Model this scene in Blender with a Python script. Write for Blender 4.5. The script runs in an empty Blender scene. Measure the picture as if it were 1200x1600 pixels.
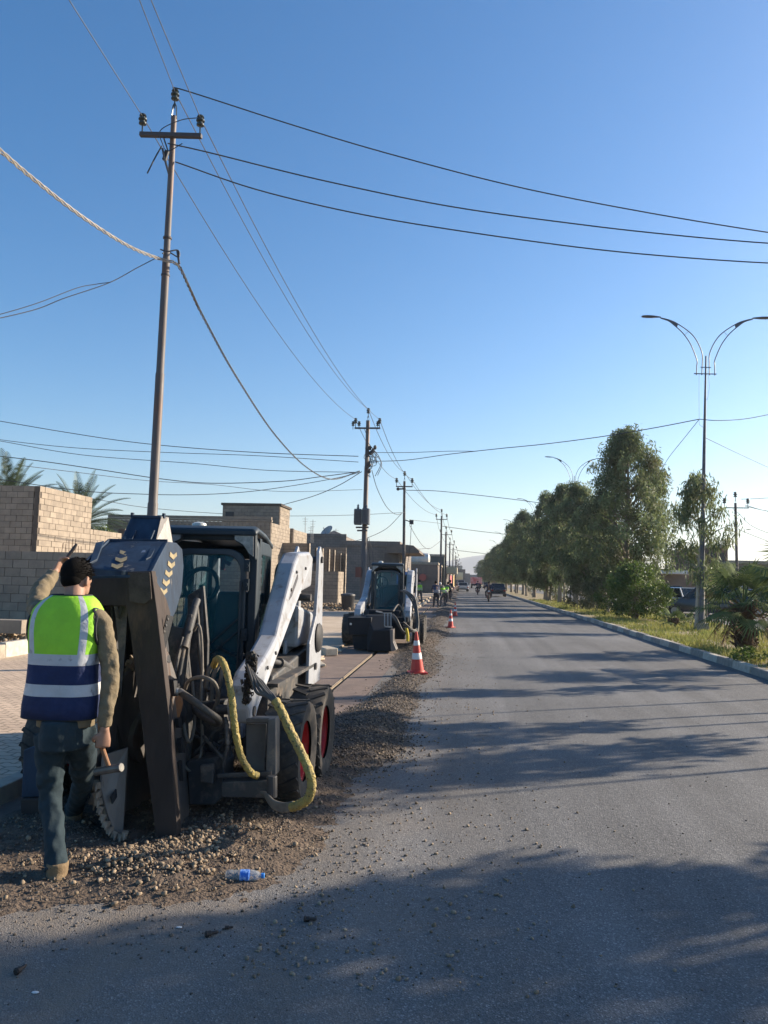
import bpy, bmesh, math, random
import numpy as np
from mathutils import Vector, Matrix, Euler, noise as mnoise
R = math.radians
sc = bpy.context.scene
COL = sc.collection
rng = np.random.default_rng(7)
random.seed(7)

# ------------------------------------------------------------------ camera
FPX = 1190.0; EYE = 1.7
PITCH = R(4.994); YAW = R(5.954); ROLL = R(1.4)
f0 = Vector((-math.sin(YAW), math.cos(YAW), 0)); r0 = Vector((math.cos(YAW), math.sin(YAW), 0)); u0 = Vector((0, 0, 1))
FW = f0*math.cos(PITCH) + u0*math.sin(PITCH); UPV = u0*math.cos(PITCH) - f0*math.sin(PITCH)
RC = r0*math.cos(ROLL) + UPV*math.sin(ROLL); UC = UPV*math.cos(ROLL) - r0*math.sin(ROLL)
cam_d = bpy.data.cameras.new('camera'); cam = bpy.data.objects.new('camera', cam_d); COL.objects.link(cam)
M3 = Matrix((RC, UC, -FW)).transposed()
cam.matrix_world = Matrix.Translation((0, 0, EYE)) @ M3.to_4x4()
cam_d.sensor_fit = 'HORIZONTAL'; cam_d.sensor_width = 36; cam_d.lens = 36*FPX/1200
cam_d.clip_start = 0.1; cam_d.clip_end = 20000
sc.camera = cam

def P(px, py, Y):
    """real-world point at road distance Y on the sight line of a surveyed photo point"""
    d = FW*FPX + RC*(px-600) - UC*(py-800)
    t = Y/d.y
    return Vector((d.x*t, Y, EYE + d.z*t))
def G(px, py, z=0.0):
    d = FW*FPX + RC*(px-600) - UC*(py-800)
    t = (z-EYE)/d.z
    return Vector((d.x*t, d.y*t, z))

# ------------------------------------------------------------------ light
SUN_EL = 22.0; SUN_AZ = 62.0       # azimuth clockwise from +Y (road direction)
w = bpy.data.worlds.new('World'); sc.world = w; w.use_nodes = True
nt = w.node_tree; nt.nodes.clear()
out = nt.nodes.new('ShaderNodeOutputWorld'); bg = nt.nodes.new('ShaderNodeBackground'); sky = nt.nodes.new('ShaderNodeTexSky')
sky.sky_type = 'NISHITA'; sky.sun_disc = False; sky.sun_elevation = R(SUN_EL); sky.sun_rotation = R(SUN_AZ)
sky.air_density = 1.0; sky.dust_density = 0.8; sky.ozone_density = 3.0; sky.altitude = 0
bg.inputs['Strength'].default_value = 0.087
hsv = nt.nodes.new('ShaderNodeHueSaturation'); hsv.inputs['Saturation'].default_value = 1.36; nt.links.new(sky.outputs[0], hsv.inputs['Color']); nt.links.new(hsv.outputs[0], bg.inputs[0]); nt.links.new(bg.outputs[0], out.inputs[0])
sd = bpy.data.lights.new('sun', 'SUN'); sd.energy = 5.0; sd.angle = R(0.55); sd.color = (1.0, 0.86, 0.68)
sun = bpy.data.objects.new('sun', sd); COL.objects.link(sun)
sdir = Vector((math.sin(R(SUN_AZ))*math.cos(R(SUN_EL)), math.cos(R(SUN_AZ))*math.cos(R(SUN_EL)), math.sin(R(SUN_EL))))
sun.rotation_euler = sdir.to_track_quat('Z', 'Y').to_euler()
sc.view_settings.view_transform = 'Standard'; sc.view_settings.look = 'None'
sc.view_settings.exposure = 1.14; sc.view_settings.gamma = 1.0
sc.cycles.max_bounces = 6; sc.cycles.transparent_max_bounces = 12
sc.cycles.volume_bounces = 0

# ------------------------------------------------------------------ materials
MATS = {}
ORD = ['zeroth', 'first', 'second', 'third', 'fourth', 'fifth', 'sixth', 'seventh', 'eighth', 'ninth', 'tenth', 'eleventh', 'twelfth', 'thirteenth', 'fourteenth', 'fifteenth', 'sixteenth', 'seventeenth', 'eighteenth']
def srgb(r, g, b):
    f = lambda c: ((c/255+0.055)/1.055)**2.4 if c/255 > 0.04045 else c/255/12.92
    return (f(r), f(g), f(b), 1)
def mat(name, c1, c2=None, scale=8, rough=0.8, metal=0.0, bump=0.0, bscale=60, detail=6, rnd=0.0, spec=None, lo=0.35, hi=0.65, c3=None, trans=0.0, coat=0.0, bdist=0.01, stretch=None, wearscale=3.0, weara=0.56, wearb=0.7):
    """noise-mixed two/three colour principled material in object space; rnd uses the per-piece random attribute"""
    if name in MATS: return MATS[name]
    m = bpy.data.materials.new(name); m.use_nodes = True; MATS[name] = m
    n = m.node_tree; N = n.nodes; Lk = n.links; b = N['Principled BSDF']
    b.inputs['Roughness'].default_value = rough; b.inputs['Metallic'].default_value = metal
    if spec is not None: b.inputs['Specular IOR Level'].default_value = spec
    if coat: b.inputs['Coat Weight'].default_value = coat
    tc = N.new('ShaderNodeTexCoord'); co = tc.outputs['Object']
    if stretch:
        mp = N.new('ShaderNodeMapping'); mp.inputs['Scale'].default_value = stretch; Lk.new(co, mp.inputs[0]); co = mp.outputs[0]
    c1 = tuple(c1[:3])+(1,); c2 = tuple((c2 or [x*0.75 for x in c1[:3]])[:3])+(1,)
    nz = N.new('ShaderNodeTexNoise'); nz.inputs['Scale'].default_value = scale; nz.inputs['Detail'].default_value = detail; nz.inputs['Roughness'].default_value = 0.62
    Lk.new(co, nz.inputs['Vector'])
    mr = N.new('ShaderNodeMapRange'); mr.inputs[1].default_value = lo; mr.inputs[2].default_value = hi; Lk.new(nz.outputs[0], mr.inputs[0])
    mx = N.new('ShaderNodeMix'); mx.data_type = 'RGBA'; mx.inputs[6].default_value = c1; mx.inputs[7].default_value = c2; Lk.new(mr.outputs[0], mx.inputs[0])
    colr = mx.outputs[2]
    if c3:
        nz2 = N.new('ShaderNodeTexNoise'); nz2.inputs['Scale'].default_value = wearscale; nz2.inputs['Detail'].default_value = 9; nz2.inputs['Roughness'].default_value = 0.7; Lk.new(co, nz2.inputs['Vector'])
        mr2 = N.new('ShaderNodeMapRange'); mr2.inputs[1].default_value = weara; mr2.inputs[2].default_value = wearb; Lk.new(nz2.outputs[0], mr2.inputs[0])
        m3 = N.new('ShaderNodeMix'); m3.data_type = 'RGBA'; Lk.new(mr2.outputs[0], m3.inputs[0]); Lk.new(colr, m3.inputs[6]); m3.inputs[7].default_value = tuple(c3[:3])+(1,); colr = m3.outputs[2]
    if rnd:
        at = N.new('ShaderNodeAttribute'); at.attribute_name = 'rnd'
        mr3 = N.new('ShaderNodeMapRange'); mr3.inputs[3].default_value = 1-rnd; mr3.inputs[4].default_value = 1+rnd; Lk.new(at.outputs['Fac'], mr3.inputs[0])
        hs = N.new('ShaderNodeHueSaturation'); Lk.new(colr, hs.inputs['Color']); Lk.new(mr3.outputs[0], hs.inputs['Value']); colr = hs.outputs[0]
    Lk.new(colr, b.inputs['Base Color'])
    # roughness variation
    mrr = N.new('ShaderNodeMapRange'); mrr.inputs[3].default_value = max(0, rough-0.1); mrr.inputs[4].default_value = min(1, rough+0.1); Lk.new(nz.outputs[0], mrr.inputs[0]); Lk.new(mrr.outputs[0], b.inputs['Roughness'])
    if bump:
        nb = N.new('ShaderNodeTexNoise'); nb.inputs['Scale'].default_value = bscale; nb.inputs['Detail'].default_value = 5; Lk.new(co, nb.inputs['Vector'])
        bp = N.new('ShaderNodeBump'); bp.inputs['Strength'].default_value = bump; bp.inputs['Distance'].default_value = bdist; Lk.new(nb.outputs[0], bp.inputs['Height']); Lk.new(bp.outputs[0], b.inputs['Normal'])
    if trans:
        tr = N.new('ShaderNodeBsdfTranslucent'); Lk.new(colr, tr.inputs[0]); ms = N.new('ShaderNodeMixShader'); ms.inputs[0].default_value = trans
        Lk.new(b.outputs[0], ms.inputs[1]); Lk.new(tr.outputs[0], ms.inputs[2]); Lk.new(ms.outputs[0], N['Material Output'].inputs[0])
    return m

def glass_mat(name, tint, alpha=0.35, rough=0.05):
    if name in MATS: return MATS[name]
    m = bpy.data.materials.new(name); m.use_nodes = True; MATS[name] = m
    N = m.node_tree.nodes; Lk = m.node_tree.links; b = N['Principled BSDF']
    b.inputs['Base Color'].default_value = tuple(tint)+(1,); b.inputs['Roughness'].default_value = rough
    t = N.new('ShaderNodeBsdfTransparent'); t.inputs[0].default_value = tuple(0.5+0.5*c for c in tint)+(1,)
    nz = N.new('ShaderNodeTexNoise'); nz.inputs['Scale'].default_value = 2.5; nz.inputs['Detail'].default_value = 6
    mr = N.new('ShaderNodeMapRange'); mr.inputs[3].default_value = alpha*0.75; mr.inputs[4].default_value = min(1, alpha*1.3); Lk.new(nz.outputs[0], mr.inputs[0])
    ms = N.new('ShaderNodeMixShader'); Lk.new(mr.outputs[0], ms.inputs[0]); Lk.new(t.outputs[0], ms.inputs[1]); Lk.new(b.outputs[0], ms.inputs[2]); Lk.new(ms.outputs[0], N['Material Output'].inputs[0])
    return m

# ------------------------------------------------------------------ mesh builder
class MB:
    def __init__(s): s.v = []; s.f = []; s.mi = []; s.r = []; s.n = 0
    def add(s, vs, fs, mi=0, rnd=None):
        if rnd is None: rnd = random.random()
        k = s.n
        s.v.extend([tuple(p) for p in vs]); s.n += len(vs)
        s.f.extend([tuple(i+k for i in q) for q in fs]); s.mi.extend([mi]*len(fs)); s.r.extend([rnd]*len(fs)); return s
    def box(s, c, d, rot=None, mi=0, rnd=None, taper=None):
        hx, hy, hz = d[0]/2, d[1]/2, d[2]/2; vs = []
        for z in (-1, 1):
            k = taper if (taper and z > 0) else 1
            for x, y in ((-1, -1), (1, -1), (1, 1), (-1, 1)): vs.append(Vector((x*hx*k, y*hy*k, z*hz)))
        if rot is not None:
            Mx = rot if isinstance(rot, Matrix) else Euler(rot).to_matrix(); vs = [Mx @ v for v in vs]
        c = Vector(c); vs = [v+c for v in vs]
        return s.add(vs, [(3, 2, 1, 0), (4, 5, 6, 7), (0, 1, 5, 4), (1, 2, 6, 5), (2, 3, 7, 6), (3, 0, 4, 7)], mi, rnd)
    def b2(s, x0, x1, y0, y1, z0, z1, mi=0, rnd=None): return s.box(((x0+x1)/2, (y0+y1)/2, (z0+z1)/2), (abs(x1-x0), abs(y1-y0), abs(z1-z0)), None, mi, rnd)
    def bar(s, p0, p1, wd, hh, mi=0, up=(0, 0, 1)):
        p0 = Vector(p0); p1 = Vector(p1); d = p1-p0; L = d.length; z = d.normalized(); x = z.cross(Vector(up))
        if x.length < 1e-3: x = z.cross(Vector((0, 1, 0)))
        x.normalize(); y = z.cross(x)
        return s.box((p0+p1)/2, (wd, hh, L), Matrix((x, y, z)).transposed(), mi)
    def tube(s, pts, r, n=8, mi=0, caps=True, sq=1.0, rnd=None):
        pts = [Vector(p) for p in pts]; m = len(pts)
        rr = r if isinstance(r, (list, tuple)) else [r]*m
        vs = []; t = (pts[1]-pts[0]).normalized(); a = Vector((0, 0, 1)) if abs(t.z) < 0.9 else Vector((1, 0, 0)); x = t.cross(a).normalized()
        for i, p in enumerate(pts):
            if i == 0: t = pts[1]-pts[0]
            elif i == m-1: t = pts[-1]-pts[-2]
            else: t = (pts[i+1]-pts[i]).normalized() + (pts[i]-pts[i-1]).normalized()
            t = t.normalized() if t.length > 1e-9 else Vector((0, 0, 1)); x = (x - t*x.dot(t)); x = x.normalized() if x.length > 1e-6 else t.orthogonal().normalized(); y = t.cross(x)
            for k in range(n):
                an = 2*math.pi*k/n; vs.append(p + x*(math.cos(an)*rr[i]) + y*(math.sin(an)*rr[i]*sq))
        fs = [(i*n+k, i*n+(k+1) % n, (i+1)*n+(k+1) % n, (i+1)*n+k) for i in range(m-1) for k in range(n)]
        if caps: fs += [tuple(range(n-1, -1, -1)), tuple((m-1)*n+k for k in range(n))]
        return s.add(vs, fs, mi, rnd)
    def cyl(s, p0, p1, r, r1=None, n=16, mi=0): return s.tube([p0, p1], [r, r if r1 is None else r1], n, mi)
    def slab(s, pts, off, mi=0):
        """polygon (3D points) extruded by a vector"""
        a = [Vector(p) for p in pts]; off = Vector(off); b = [p+off for p in a]; n = len(a)
        return s.add(a+b, [tuple(range(n)), tuple(range(2*n-1, n-1, -1))] + [(i, i+n, (i+1) % n+n, (i+1) % n) for i in range(n)], mi)
    def lathe(s, prof, c=(0, 0, 0), axis='Z', n=24, mi=0, caps=True):
        vs = []; c = Vector(c)
        for r, h in prof:
            for k in range(n):
                a = 2*math.pi*k/n; x, y, z = math.cos(a)*r, math.sin(a)*r, h
                vs.append(c + (Vector((x, y, z)) if axis == 'Z' else Vector((z, x, y)) if axis == 'X' else Vector((y, z, x))))
        fs = [(i*n+k, i*n+(k+1) % n, (i+1)*n+(k+1) % n, (i+1)*n+k) for i in range(len(prof)-1) for k in range(n)]
        if caps: fs += [tuple(range(n-1, -1, -1)), tuple((len(prof)-1)*n+k for k in range(n))]
        return s.add(vs, fs, mi)
    def loft(s, rings, mi=0, closed=True, caps=True):
        n = len(rings[0]); vs = [p for r in rings for p in r]; fs = []
        for i in range(len(rings)-1):
            for k in range(n if closed else n-1): fs.append((i*n+k, i*n+(k+1) % n, (i+1)*n+(k+1) % n, (i+1)*n+k))
        if caps and closed: fs += [tuple(range(n-1, -1, -1)), tuple((len(rings)-1)*n+k for k in range(n))]
        return s.add(vs, fs, mi)
    def ball(s, c, r, n=12, m=8, mi=0, rot=None):
        c = Vector(c); r = Vector(r) if not isinstance(r, (int, float)) else Vector((r, r, r)); vs = []
        for i in range(m+1):
            th = math.pi*i/m
            for k in range(n):
                ph = 2*math.pi*k/n; v = Vector((r.x*math.sin(th)*math.cos(ph), r.y*math.sin(th)*math.sin(ph), r.z*math.cos(th)))
                if rot is not None: v = rot @ v
                vs.append(c+v)
        return s.add(vs, [(i*n+k, (i+1)*n+k, (i+1)*n+(k+1) % n, i*n+(k+1) % n) for i in range(m) for k in range(n)], mi)
    def hull(s, pts, mi=0):
        bm = bmesh.new()
        for p in pts: bm.verts.new(p)
        rs = bmesh.ops.convex_hull(bm, input=bm.verts); bmesh.ops.delete(bm, geom=[g for g in rs['geom_interior'] if isinstance(g, bmesh.types.BMVert)], context='VERTS')
        bm.verts.ensure_lookup_table(); bm.verts.index_update()
        s.add([v.co.copy() for v in bm.verts], [tuple(v.index for v in f.verts) for f in bm.faces], mi); bm.free(); return s
    def build(s, name, mats, parent=None, origin=None, smooth=None, bevel=0, segs=2, sub=0, remesh=0, sol=0):
        me = bpy.data.meshes.new(name); o = Vector(origin) if origin is not None else Vector((0, 0, 0))
        V = np.array(s.v, dtype=float).reshape(-1, 3) - np.array(o)[None]
        me.from_pydata(V.tolist(), [], s.f)
        if not isinstance(mats, (list, tuple)): mats = [mats]
        for m in mats: me.materials.append(m)
        me.polygons.foreach_set('material_index', s.mi)
        fin_mesh(me, s.r, smooth is not None)
        ob = bpy.data.objects.new(name, me); COL.objects.link(ob)
        if parent is not None: ob.parent = parent
        elif origin is not None: ob.location = o
        if remesh:
            md = ob.modifiers.new('remesh', 'REMESH'); md.mode = 'VOXEL'; md.voxel_size = remesh; md.use_smooth_shade = True
            ms = ob.modifiers.new('smooth', 'SMOOTH'); ms.iterations = 6; ms.factor = 0.6
        if sol: md = ob.modifiers.new('solid', 'SOLIDIFY'); md.thickness = sol; md.offset = 0
        if bevel:
            md = ob.modifiers.new('bevel', 'BEVEL'); md.width = bevel; md.segments = segs; md.limit_method = 'ANGLE'; md.angle_limit = R(35); md.harden_normals = False
        if sub: md = ob.modifiers.new('sub', 'SUBSURF'); md.levels = sub; md.render_levels = sub
        if smooth: me.set_sharp_from_angle(angle=R(smooth))
        return ob

def fin_mesh(me, rnds=None, smooth=False):
    nf = len(me.polygons)
    if rnds is not None and nf:
        at = me.attributes.new('rnd', 'FLOAT', 'FACE'); at.data.foreach_set('value', np.asarray(rnds, dtype=np.float32))
    uv = me.uv_layers.new(name='UVMap'); nl = len(me.loops)
    vi = np.empty(nl, dtype=np.int32); me.loops.foreach_get('vertex_index', vi)
    co = np.empty(len(me.vertices)*3); me.vertices.foreach_get('co', co); co = co.reshape(-1, 3)
    pn = np.empty(nf*3); me.polygons.foreach_get('normal', pn); pn = np.abs(pn.reshape(-1, 3))
    lt = np.empty(nf, dtype=np.int32); me.polygons.foreach_get('loop_total', lt)
    ax = np.repeat(pn.argmax(1), lt); c = co[vi]
    u = np.where(ax == 0, c[:, 1], c[:, 0]); v = np.where(ax == 2, c[:, 1], c[:, 2])
    uv.data.foreach_set('uv', np.stack([u, v], 1).ravel())
    if smooth: me.polygons.foreach_set('use_smooth', np.ones(nf, dtype=bool))
    me.update()

def raw_mesh(name, V, F, material, rnds=None, parent=None, smooth=False, origin=None):
    me = bpy.data.meshes.new(name); V = np.asarray(V, dtype=np.float32); F = np.asarray(F, dtype=np.int32); k = F.shape[1]
    if origin is not None: V = V - np.array(origin, dtype=np.float32)
    me.vertices.add(len(V)); me.vertices.foreach_set('co', V.ravel())
    me.loops.add(F.size); me.loops.foreach_set('vertex_index', F.ravel())
    me.polygons.add(len(F)); me.polygons.foreach_set('loop_start', np.arange(0, F.size, k, dtype=np.int32))
    me.update(calc_edges=True); me.validate()
    for m in (material if isinstance(material, (list, tuple)) else [material]): me.materials.append(m)
    fin_mesh(me, rnds if rnds is not None else rng.random(len(F)), smooth)
    ob = bpy.data.objects.new(name, me); COL.objects.link(ob)
    if parent is not None: ob.parent = parent
    elif origin is not None: ob.location = origin
    return ob

def tag(o, label=None, cat=None, group=None, kind=None):
    if label: o['label'] = label
    if cat: o['category'] = cat
    if group: o['group'] = group
    if kind: o['kind'] = kind
    return o
def thing(name, loc, label, cat, group=None, rz=0):
    o = bpy.data.objects.new(name, None); COL.objects.link(o); o.location = loc; o.rotation_euler = (0, 0, rz); o.empty_display_size = 0.2
    return tag(o, label, cat, group)
def copy_tree(o, parent=None):
    c = o.copy(); COL.objects.link(c); c.parent = parent
    for ch in list(o.children): copy_tree(ch, c)
    return c
def curve_pts(pts, n=8):
    """Catmull-Rom through points"""
    p = [Vector(q) for q in pts]; p = [p[0]*2-p[1]] + p + [p[-1]*2-p[-2]]; o = []
    for i in range(1, len(p)-2):
        a, b, c, d = p[i-1:i+3]
        for k in range(n):
            t = k/n; o.append(0.5*((2*b) + (c-a)*t + (2*a-5*b+4*c-d)*t*t + (3*b-a-3*c+d)*t**3))
    o.append(p[-2]); return o
# ------------------------------------------------------------------ shared materials
def asphalt_mat():
    m = bpy.data.materials.new('asphalt'); m.use_nodes = True; N = m.node_tree.nodes; Lk = m.node_tree.links; b = N['Principled BSDF']
    tc = N.new('ShaderNodeTexCoord'); co = tc.outputs['Object']
    def nz(s, d=4, r=0.6):
        n = N.new('ShaderNodeTexNoise'); n.inputs['Scale'].default_value = s; n.inputs['Detail'].default_value = d; n.inputs['Roughness'].default_value = r; Lk.new(co, n.inputs['Vector']); return n.outputs[0]
    def ramp(src, stops):
        r = N.new('ShaderNodeValToRGB'); Lk.new(src, r.inputs[0]); e = r.color_ramp.elements
        e[0].position, e[0].color = stops[0][0], stops[0][1]; e[1].position, e[1].color = stops[-1][0], stops[-1][1]
        for p, c in stops[1:-1]: x = e.new(p); x.color = c
        return r.outputs[0]
    g = lambda v, t=1.0: (v*t, v, v/t, 1)
    fine = N.new('ShaderNodeTexVoronoi'); fine.inputs['Scale'].default_value = 150; Lk.new(co, fine.inputs['Vector'])
    sep = N.new('ShaderNodeSeparateColor'); Lk.new(fine.outputs['Color'], sep.inputs[0])
    base = ramp(sep.outputs[0], [(0.0, g(0.105)), (0.55, g(0.145, 1.01)), (0.9, g(0.19, 1.02)), (1.0, g(0.32, 1.03))])
    big = ramp(nz(0.35, 5), [(0.35, g(0.82)), (0.65, g(1.12, 1.0))])
    mx = N.new('ShaderNodeMix'); mx.data_type = 'RGBA'; mx.blend_type = 'MULTIPLY'; mx.inputs[0].default_value = 1; Lk.new(base, mx.inputs[6]); Lk.new(big, mx.inputs[7])
    # long wheel-track streaks along the road
    mp = N.new('ShaderNodeMapping'); mp.inputs['Scale'].default_value = (1.6, 0.05, 1); Lk.new(co, mp.inputs[0])
    st = N.new('ShaderNodeTexNoise'); st.inputs['Scale'].default_value = 1.3; st.inputs['Detail'].default_value = 4; Lk.new(mp.outputs[0], st.inputs['Vector'])
    stc = ramp(st.outputs[0], [(0.33, g(0.80)), (0.67, g(1.13))])
    mx2 = N.new('ShaderNodeMix'); mx2.data_type = 'RGBA'; mx2.blend_type = 'MULTIPLY'; mx2.inputs[0].default_value = 1; Lk.new(mx.outputs[2], mx2.inputs[6]); Lk.new(stc, mx2.inputs[7])
    # sandy dust spreading from the work strip on the left
    sx = N.new('ShaderNodeSeparateXYZ'); Lk.new(co, sx.inputs[0])
    mr = N.new('ShaderNodeMapRange'); mr.inputs[1].default_value = 0.6; mr.inputs[2].default_value = -1.6; Lk.new(sx.outputs[0], mr.inputs[0])
    ad = N.new('ShaderNodeMath'); ad.operation = 'MULTIPLY'; Lk.new(mr.outputs[0], ad.inputs[0])
    dn = N.new('ShaderNodeMapRange'); dn.inputs[1].default_value = 0.3; dn.inputs[2].default_value = 0.7; Lk.new(nz(1.7, 7, 0.7), dn.inputs[0]); Lk.new(dn.outputs[0], ad.inputs[1])
    mx3 = N.new('ShaderNodeMix'); mx3.data_type = 'RGBA'; Lk.new(ad.outputs[0], mx3.inputs[0]); Lk.new(mx2.outputs[2], mx3.inputs[6]); mx3.inputs[7].default_value = (0.20, 0.165, 0.13, 1)
    # fine cracks and dark oil stains
    vz = N.new('ShaderNodeMapRange'); vz.inputs[1].default_value = 0.66; vz.inputs[2].default_value = 0.74; Lk.new(nz(0.9, 3), vz.inputs[0])
    mx4 = N.new('ShaderNodeMix'); mx4.data_type = 'RGBA'; Lk.new(vz.outputs[0], mx4.inputs[0]); Lk.new(mx3.outputs[2], mx4.inputs[6]); mx4.inputs[7].default_value = (0.07, 0.068, 0.066, 1)
    Lk.new(mx4.outputs[2], b.inputs['Base Color'])
    b.inputs['Roughness'].default_value = 0.9; b.inputs['Specular IOR Level'].default_value = 0.3
    bp = N.new('ShaderNodeBump'); bp.inputs['Strength'].default_value = 0.55; bp.inputs['Distance'].default_value = 0.006; Lk.new(fine.outputs['Distance'], bp.inputs['Height'])
    bp2 = N.new('ShaderNodeBump'); bp2.inputs['Strength'].default_value = 0.3; bp2.inputs['Distance'].default_value = 0.02; Lk.new(nz(22, 3), bp2.inputs['Height']); Lk.new(bp.outputs[0], bp2.inputs['Normal'])
    Lk.new(bp2.outputs[0], b.inputs['Normal']); return m
ASPH = asphalt_mat()
def brick_mat(name, c1, c2, mortar, bw, bh, ms=0.012, bump=0.6, wave=0, rough=0.9, off=0.5):
    m = bpy.data.materials.new(name); m.use_nodes = True; MATS[name] = m; N = m.node_tree.nodes; Lk = m.node_tree.links; b = N['Principled BSDF']
    uv = N.new('ShaderNodeUVMap'); co = uv.outputs[0]
    if wave:
        wv = N.new('ShaderNodeTexWave'); wv.inputs['Scale'].default_value = 1/bw*0.5; wv.bands_direction = 'X'; Lk.new(co, wv.inputs['Vector'])
        sb = N.new('ShaderNodeMath'); sb.operation = 'MULTIPLY'; sb.inputs[1].default_value = wave; Lk.new(wv.outputs['Fac'], sb.inputs[0])
        cb = N.new('ShaderNodeCombineXYZ'); Lk.new(sb.outputs[0], cb.inputs[1]); va = N.new('ShaderNodeVectorMath'); Lk.new(co, va.inputs[0]); Lk.new(cb.outputs[0], va.inputs[1]); co = va.outputs[0]
    br = N.new('ShaderNodeTexBrick'); br.inputs['Scale'].default_value = 1; br.inputs['Color1'].default_value = c1+(1,); br.inputs['Color2'].default_value = c2+(1,); br.inputs['Mortar'].default_value = mortar+(1,)
    br.inputs['Mortar Size'].default_value = ms; br.inputs['Brick Width'].default_value = bw; br.inputs['Row Height'].default_value = bh; br.inputs['Mortar Smooth'].default_value = 0.3; br.offset = off; Lk.new(co, br.inputs['Vector'])
    nz = N.new('ShaderNodeTexNoise'); nz.inputs['Scale'].default_value = 1.1; nz.inputs['Detail'].default_value = 8; Lk.new(uv.outputs[0], nz.inputs['Vector'])
    mr = N.new('ShaderNodeMapRange'); mr.inputs[3].default_value = 0.6; mr.inputs[4].default_value = 1.35; Lk.new(nz.outputs[0], mr.inputs[0])
    hs = N.new('ShaderNodeHueSaturation'); Lk.new(br.outputs['Color'], hs.inputs['Color']); Lk.new(mr.outputs[0], hs.inputs['Value']); Lk.new(hs.outputs[0], b.inputs['Base Color']); b.inputs['Roughness'].default_value = rough
    iv = N.new('ShaderNodeMath'); iv.operation = 'SUBTRACT'; iv.inputs[0].default_value = 1; Lk.new(br.outputs['Fac'], iv.inputs[1])
    bp = N.new('ShaderNodeBump'); bp.inputs['Strength'].default_value = bump; bp.inputs['Distance'].default_value = 0.02; Lk.new(iv.outputs[0], bp.inputs['Height']); Lk.new(bp.outputs[0], b.inputs['Normal']); return m
BLOCKWALL = brick_mat('block_masonry', (0.30, 0.235, 0.18), (0.24, 0.19, 0.15), (0.15, 0.125, 0.10), 0.40, 0.20, 0.014)
BLOCKGREY = brick_mat('grey_block_masonry', (0.24, 0.20, 0.175), (0.19, 0.165, 0.145), (0.13, 0.115, 0.10), 0.40, 0.20, 0.014)
PAVER = brick_mat('interlocking_paver', (0.56, 0.42, 0.30), (0.46, 0.345, 0.25), (0.22, 0.17, 0.12), 0.20, 0.115, 0.010, 0.5, wave=0.03)
BLOCK = mat('cast_block', (0.31, 0.258, 0.20), (0.24, 0.20, 0.16), scale=3, bump=0.5, bscale=50, rnd=0.11, rough=0.95)
MORTAR = mat('mortar', (0.13, 0.105, 0.085), (0.09, 0.075, 0.06), scale=10, rough=1)
SAND = mat('sandy_ground', (0.50, 0.40, 0.29), (0.40, 0.31, 0.22), scale=0.8, bump=0.8, bscale=18, rough=1, c3=(0.56, 0.47, 0.36), wearscale=0.35, bdist=0.03)
LAND = mat('dry_land', (0.30, 0.24, 0.17), (0.22, 0.19, 0.13), scale=0.05, rough=1, c3=(0.17, 0.17, 0.10), wearscale=0.02)
STRIP = mat('old_milled_strip', (0.19, 0.135, 0.105), (0.14, 0.10, 0.08), scale=3, bump=0.6, bscale=40, rough=0.95, c3=(0.25, 0.19, 0.145), wearscale=1.4)
KERB = mat('kerb_concrete', (0.42, 0.36, 0.28), (0.30, 0.26, 0.21), scale=6, bump=0.4, bscale=40, rough=0.95, rnd=0.15, c3=(0.22, 0.19, 0.15), wearscale=5)
KERBW = mat('kerb_white_paint', (0.50, 0.46, 0.38), (0.37, 0.33, 0.27), scale=9, rough=0.85, bump=0.3, rnd=0.1, c3=(0.30, 0.27, 0.22), wearscale=6)
KERBY = mat('kerb_faded_paint', (0.31, 0.28, 0.24), (0.23, 0.21, 0.18), scale=9, rough=0.85, bump=0.3, rnd=0.1, c3=(0.42, 0.38, 0.30), wearscale=6)
STONE = mat('gravel_stone', (0.30, 0.225, 0.15), (0.20, 0.15, 0.10), scale=30, rough=0.98, rnd=0.45)
STONED = mat('asphalt_crumb', (0.09, 0.073, 0.06), (0.15, 0.12, 0.095), scale=25, rough=0.95, rnd=0.5)
SOIL = mat('spoil_soil', (0.14, 0.10, 0.07), (0.085, 0.062, 0.045), scale=9, bump=1.0, bscale=45, rough=1, bdist=0.03, c3=(0.22, 0.165, 0.115), wearscale=4)
SOILD = mat('milled_debris', (0.10, 0.08, 0.064), (0.07, 0.056, 0.046), scale=9, bump=1.0, bscale=45, rough=1, bdist=0.03, c3=(0.22, 0.175, 0.13), wearscale=4)
EARTH = mat('median_earth', (0.30, 0.235, 0.13), (0.20, 0.165, 0.085), scale=1.5, rough=1, bump=0.8, bscale=20, bdist=0.03)

# ------------------------------------------------------------------ setting
GX = -1.95; GW = 0.04; KL = -2.78; KR = 5.70
def sheet(name, quads, m, z=0.0, kind='structure', parent=None):
    b = MB()
    for q in quads: b.add([(x, y, zz if zz is not None else z) for x, y, zz in [(p+(None,))[:3] for p in q]], [tuple(range(len(q)))])
    o = b.build(name, m, parent); tag(o, kind=kind); return o
g = MB()
Z0 = -0.02
for x0, x1 in ((-6000, GX-GW), (GX+GW, 6000)):
    for y0, y1 in ((-600, 4.7), (4.7, 400), (400, 12000)): g.add([(x0, y0, Z0), (x1, y0, Z0), (x1, y1, Z0), (x0, y1, Z0)], [(0, 1, 2, 3)])
for y0, y1 in ((-600, 4.7), (400, 12000)): g.add([(GX-GW, y0, Z0), (GX+GW, y0, Z0), (GX+GW, y1, Z0), (GX-GW, y1, Z0)], [(0, 1, 2, 3)])
a, c, y0, y1, zb = GX-GW, GX+GW, 4.7, 400, -0.35
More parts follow.
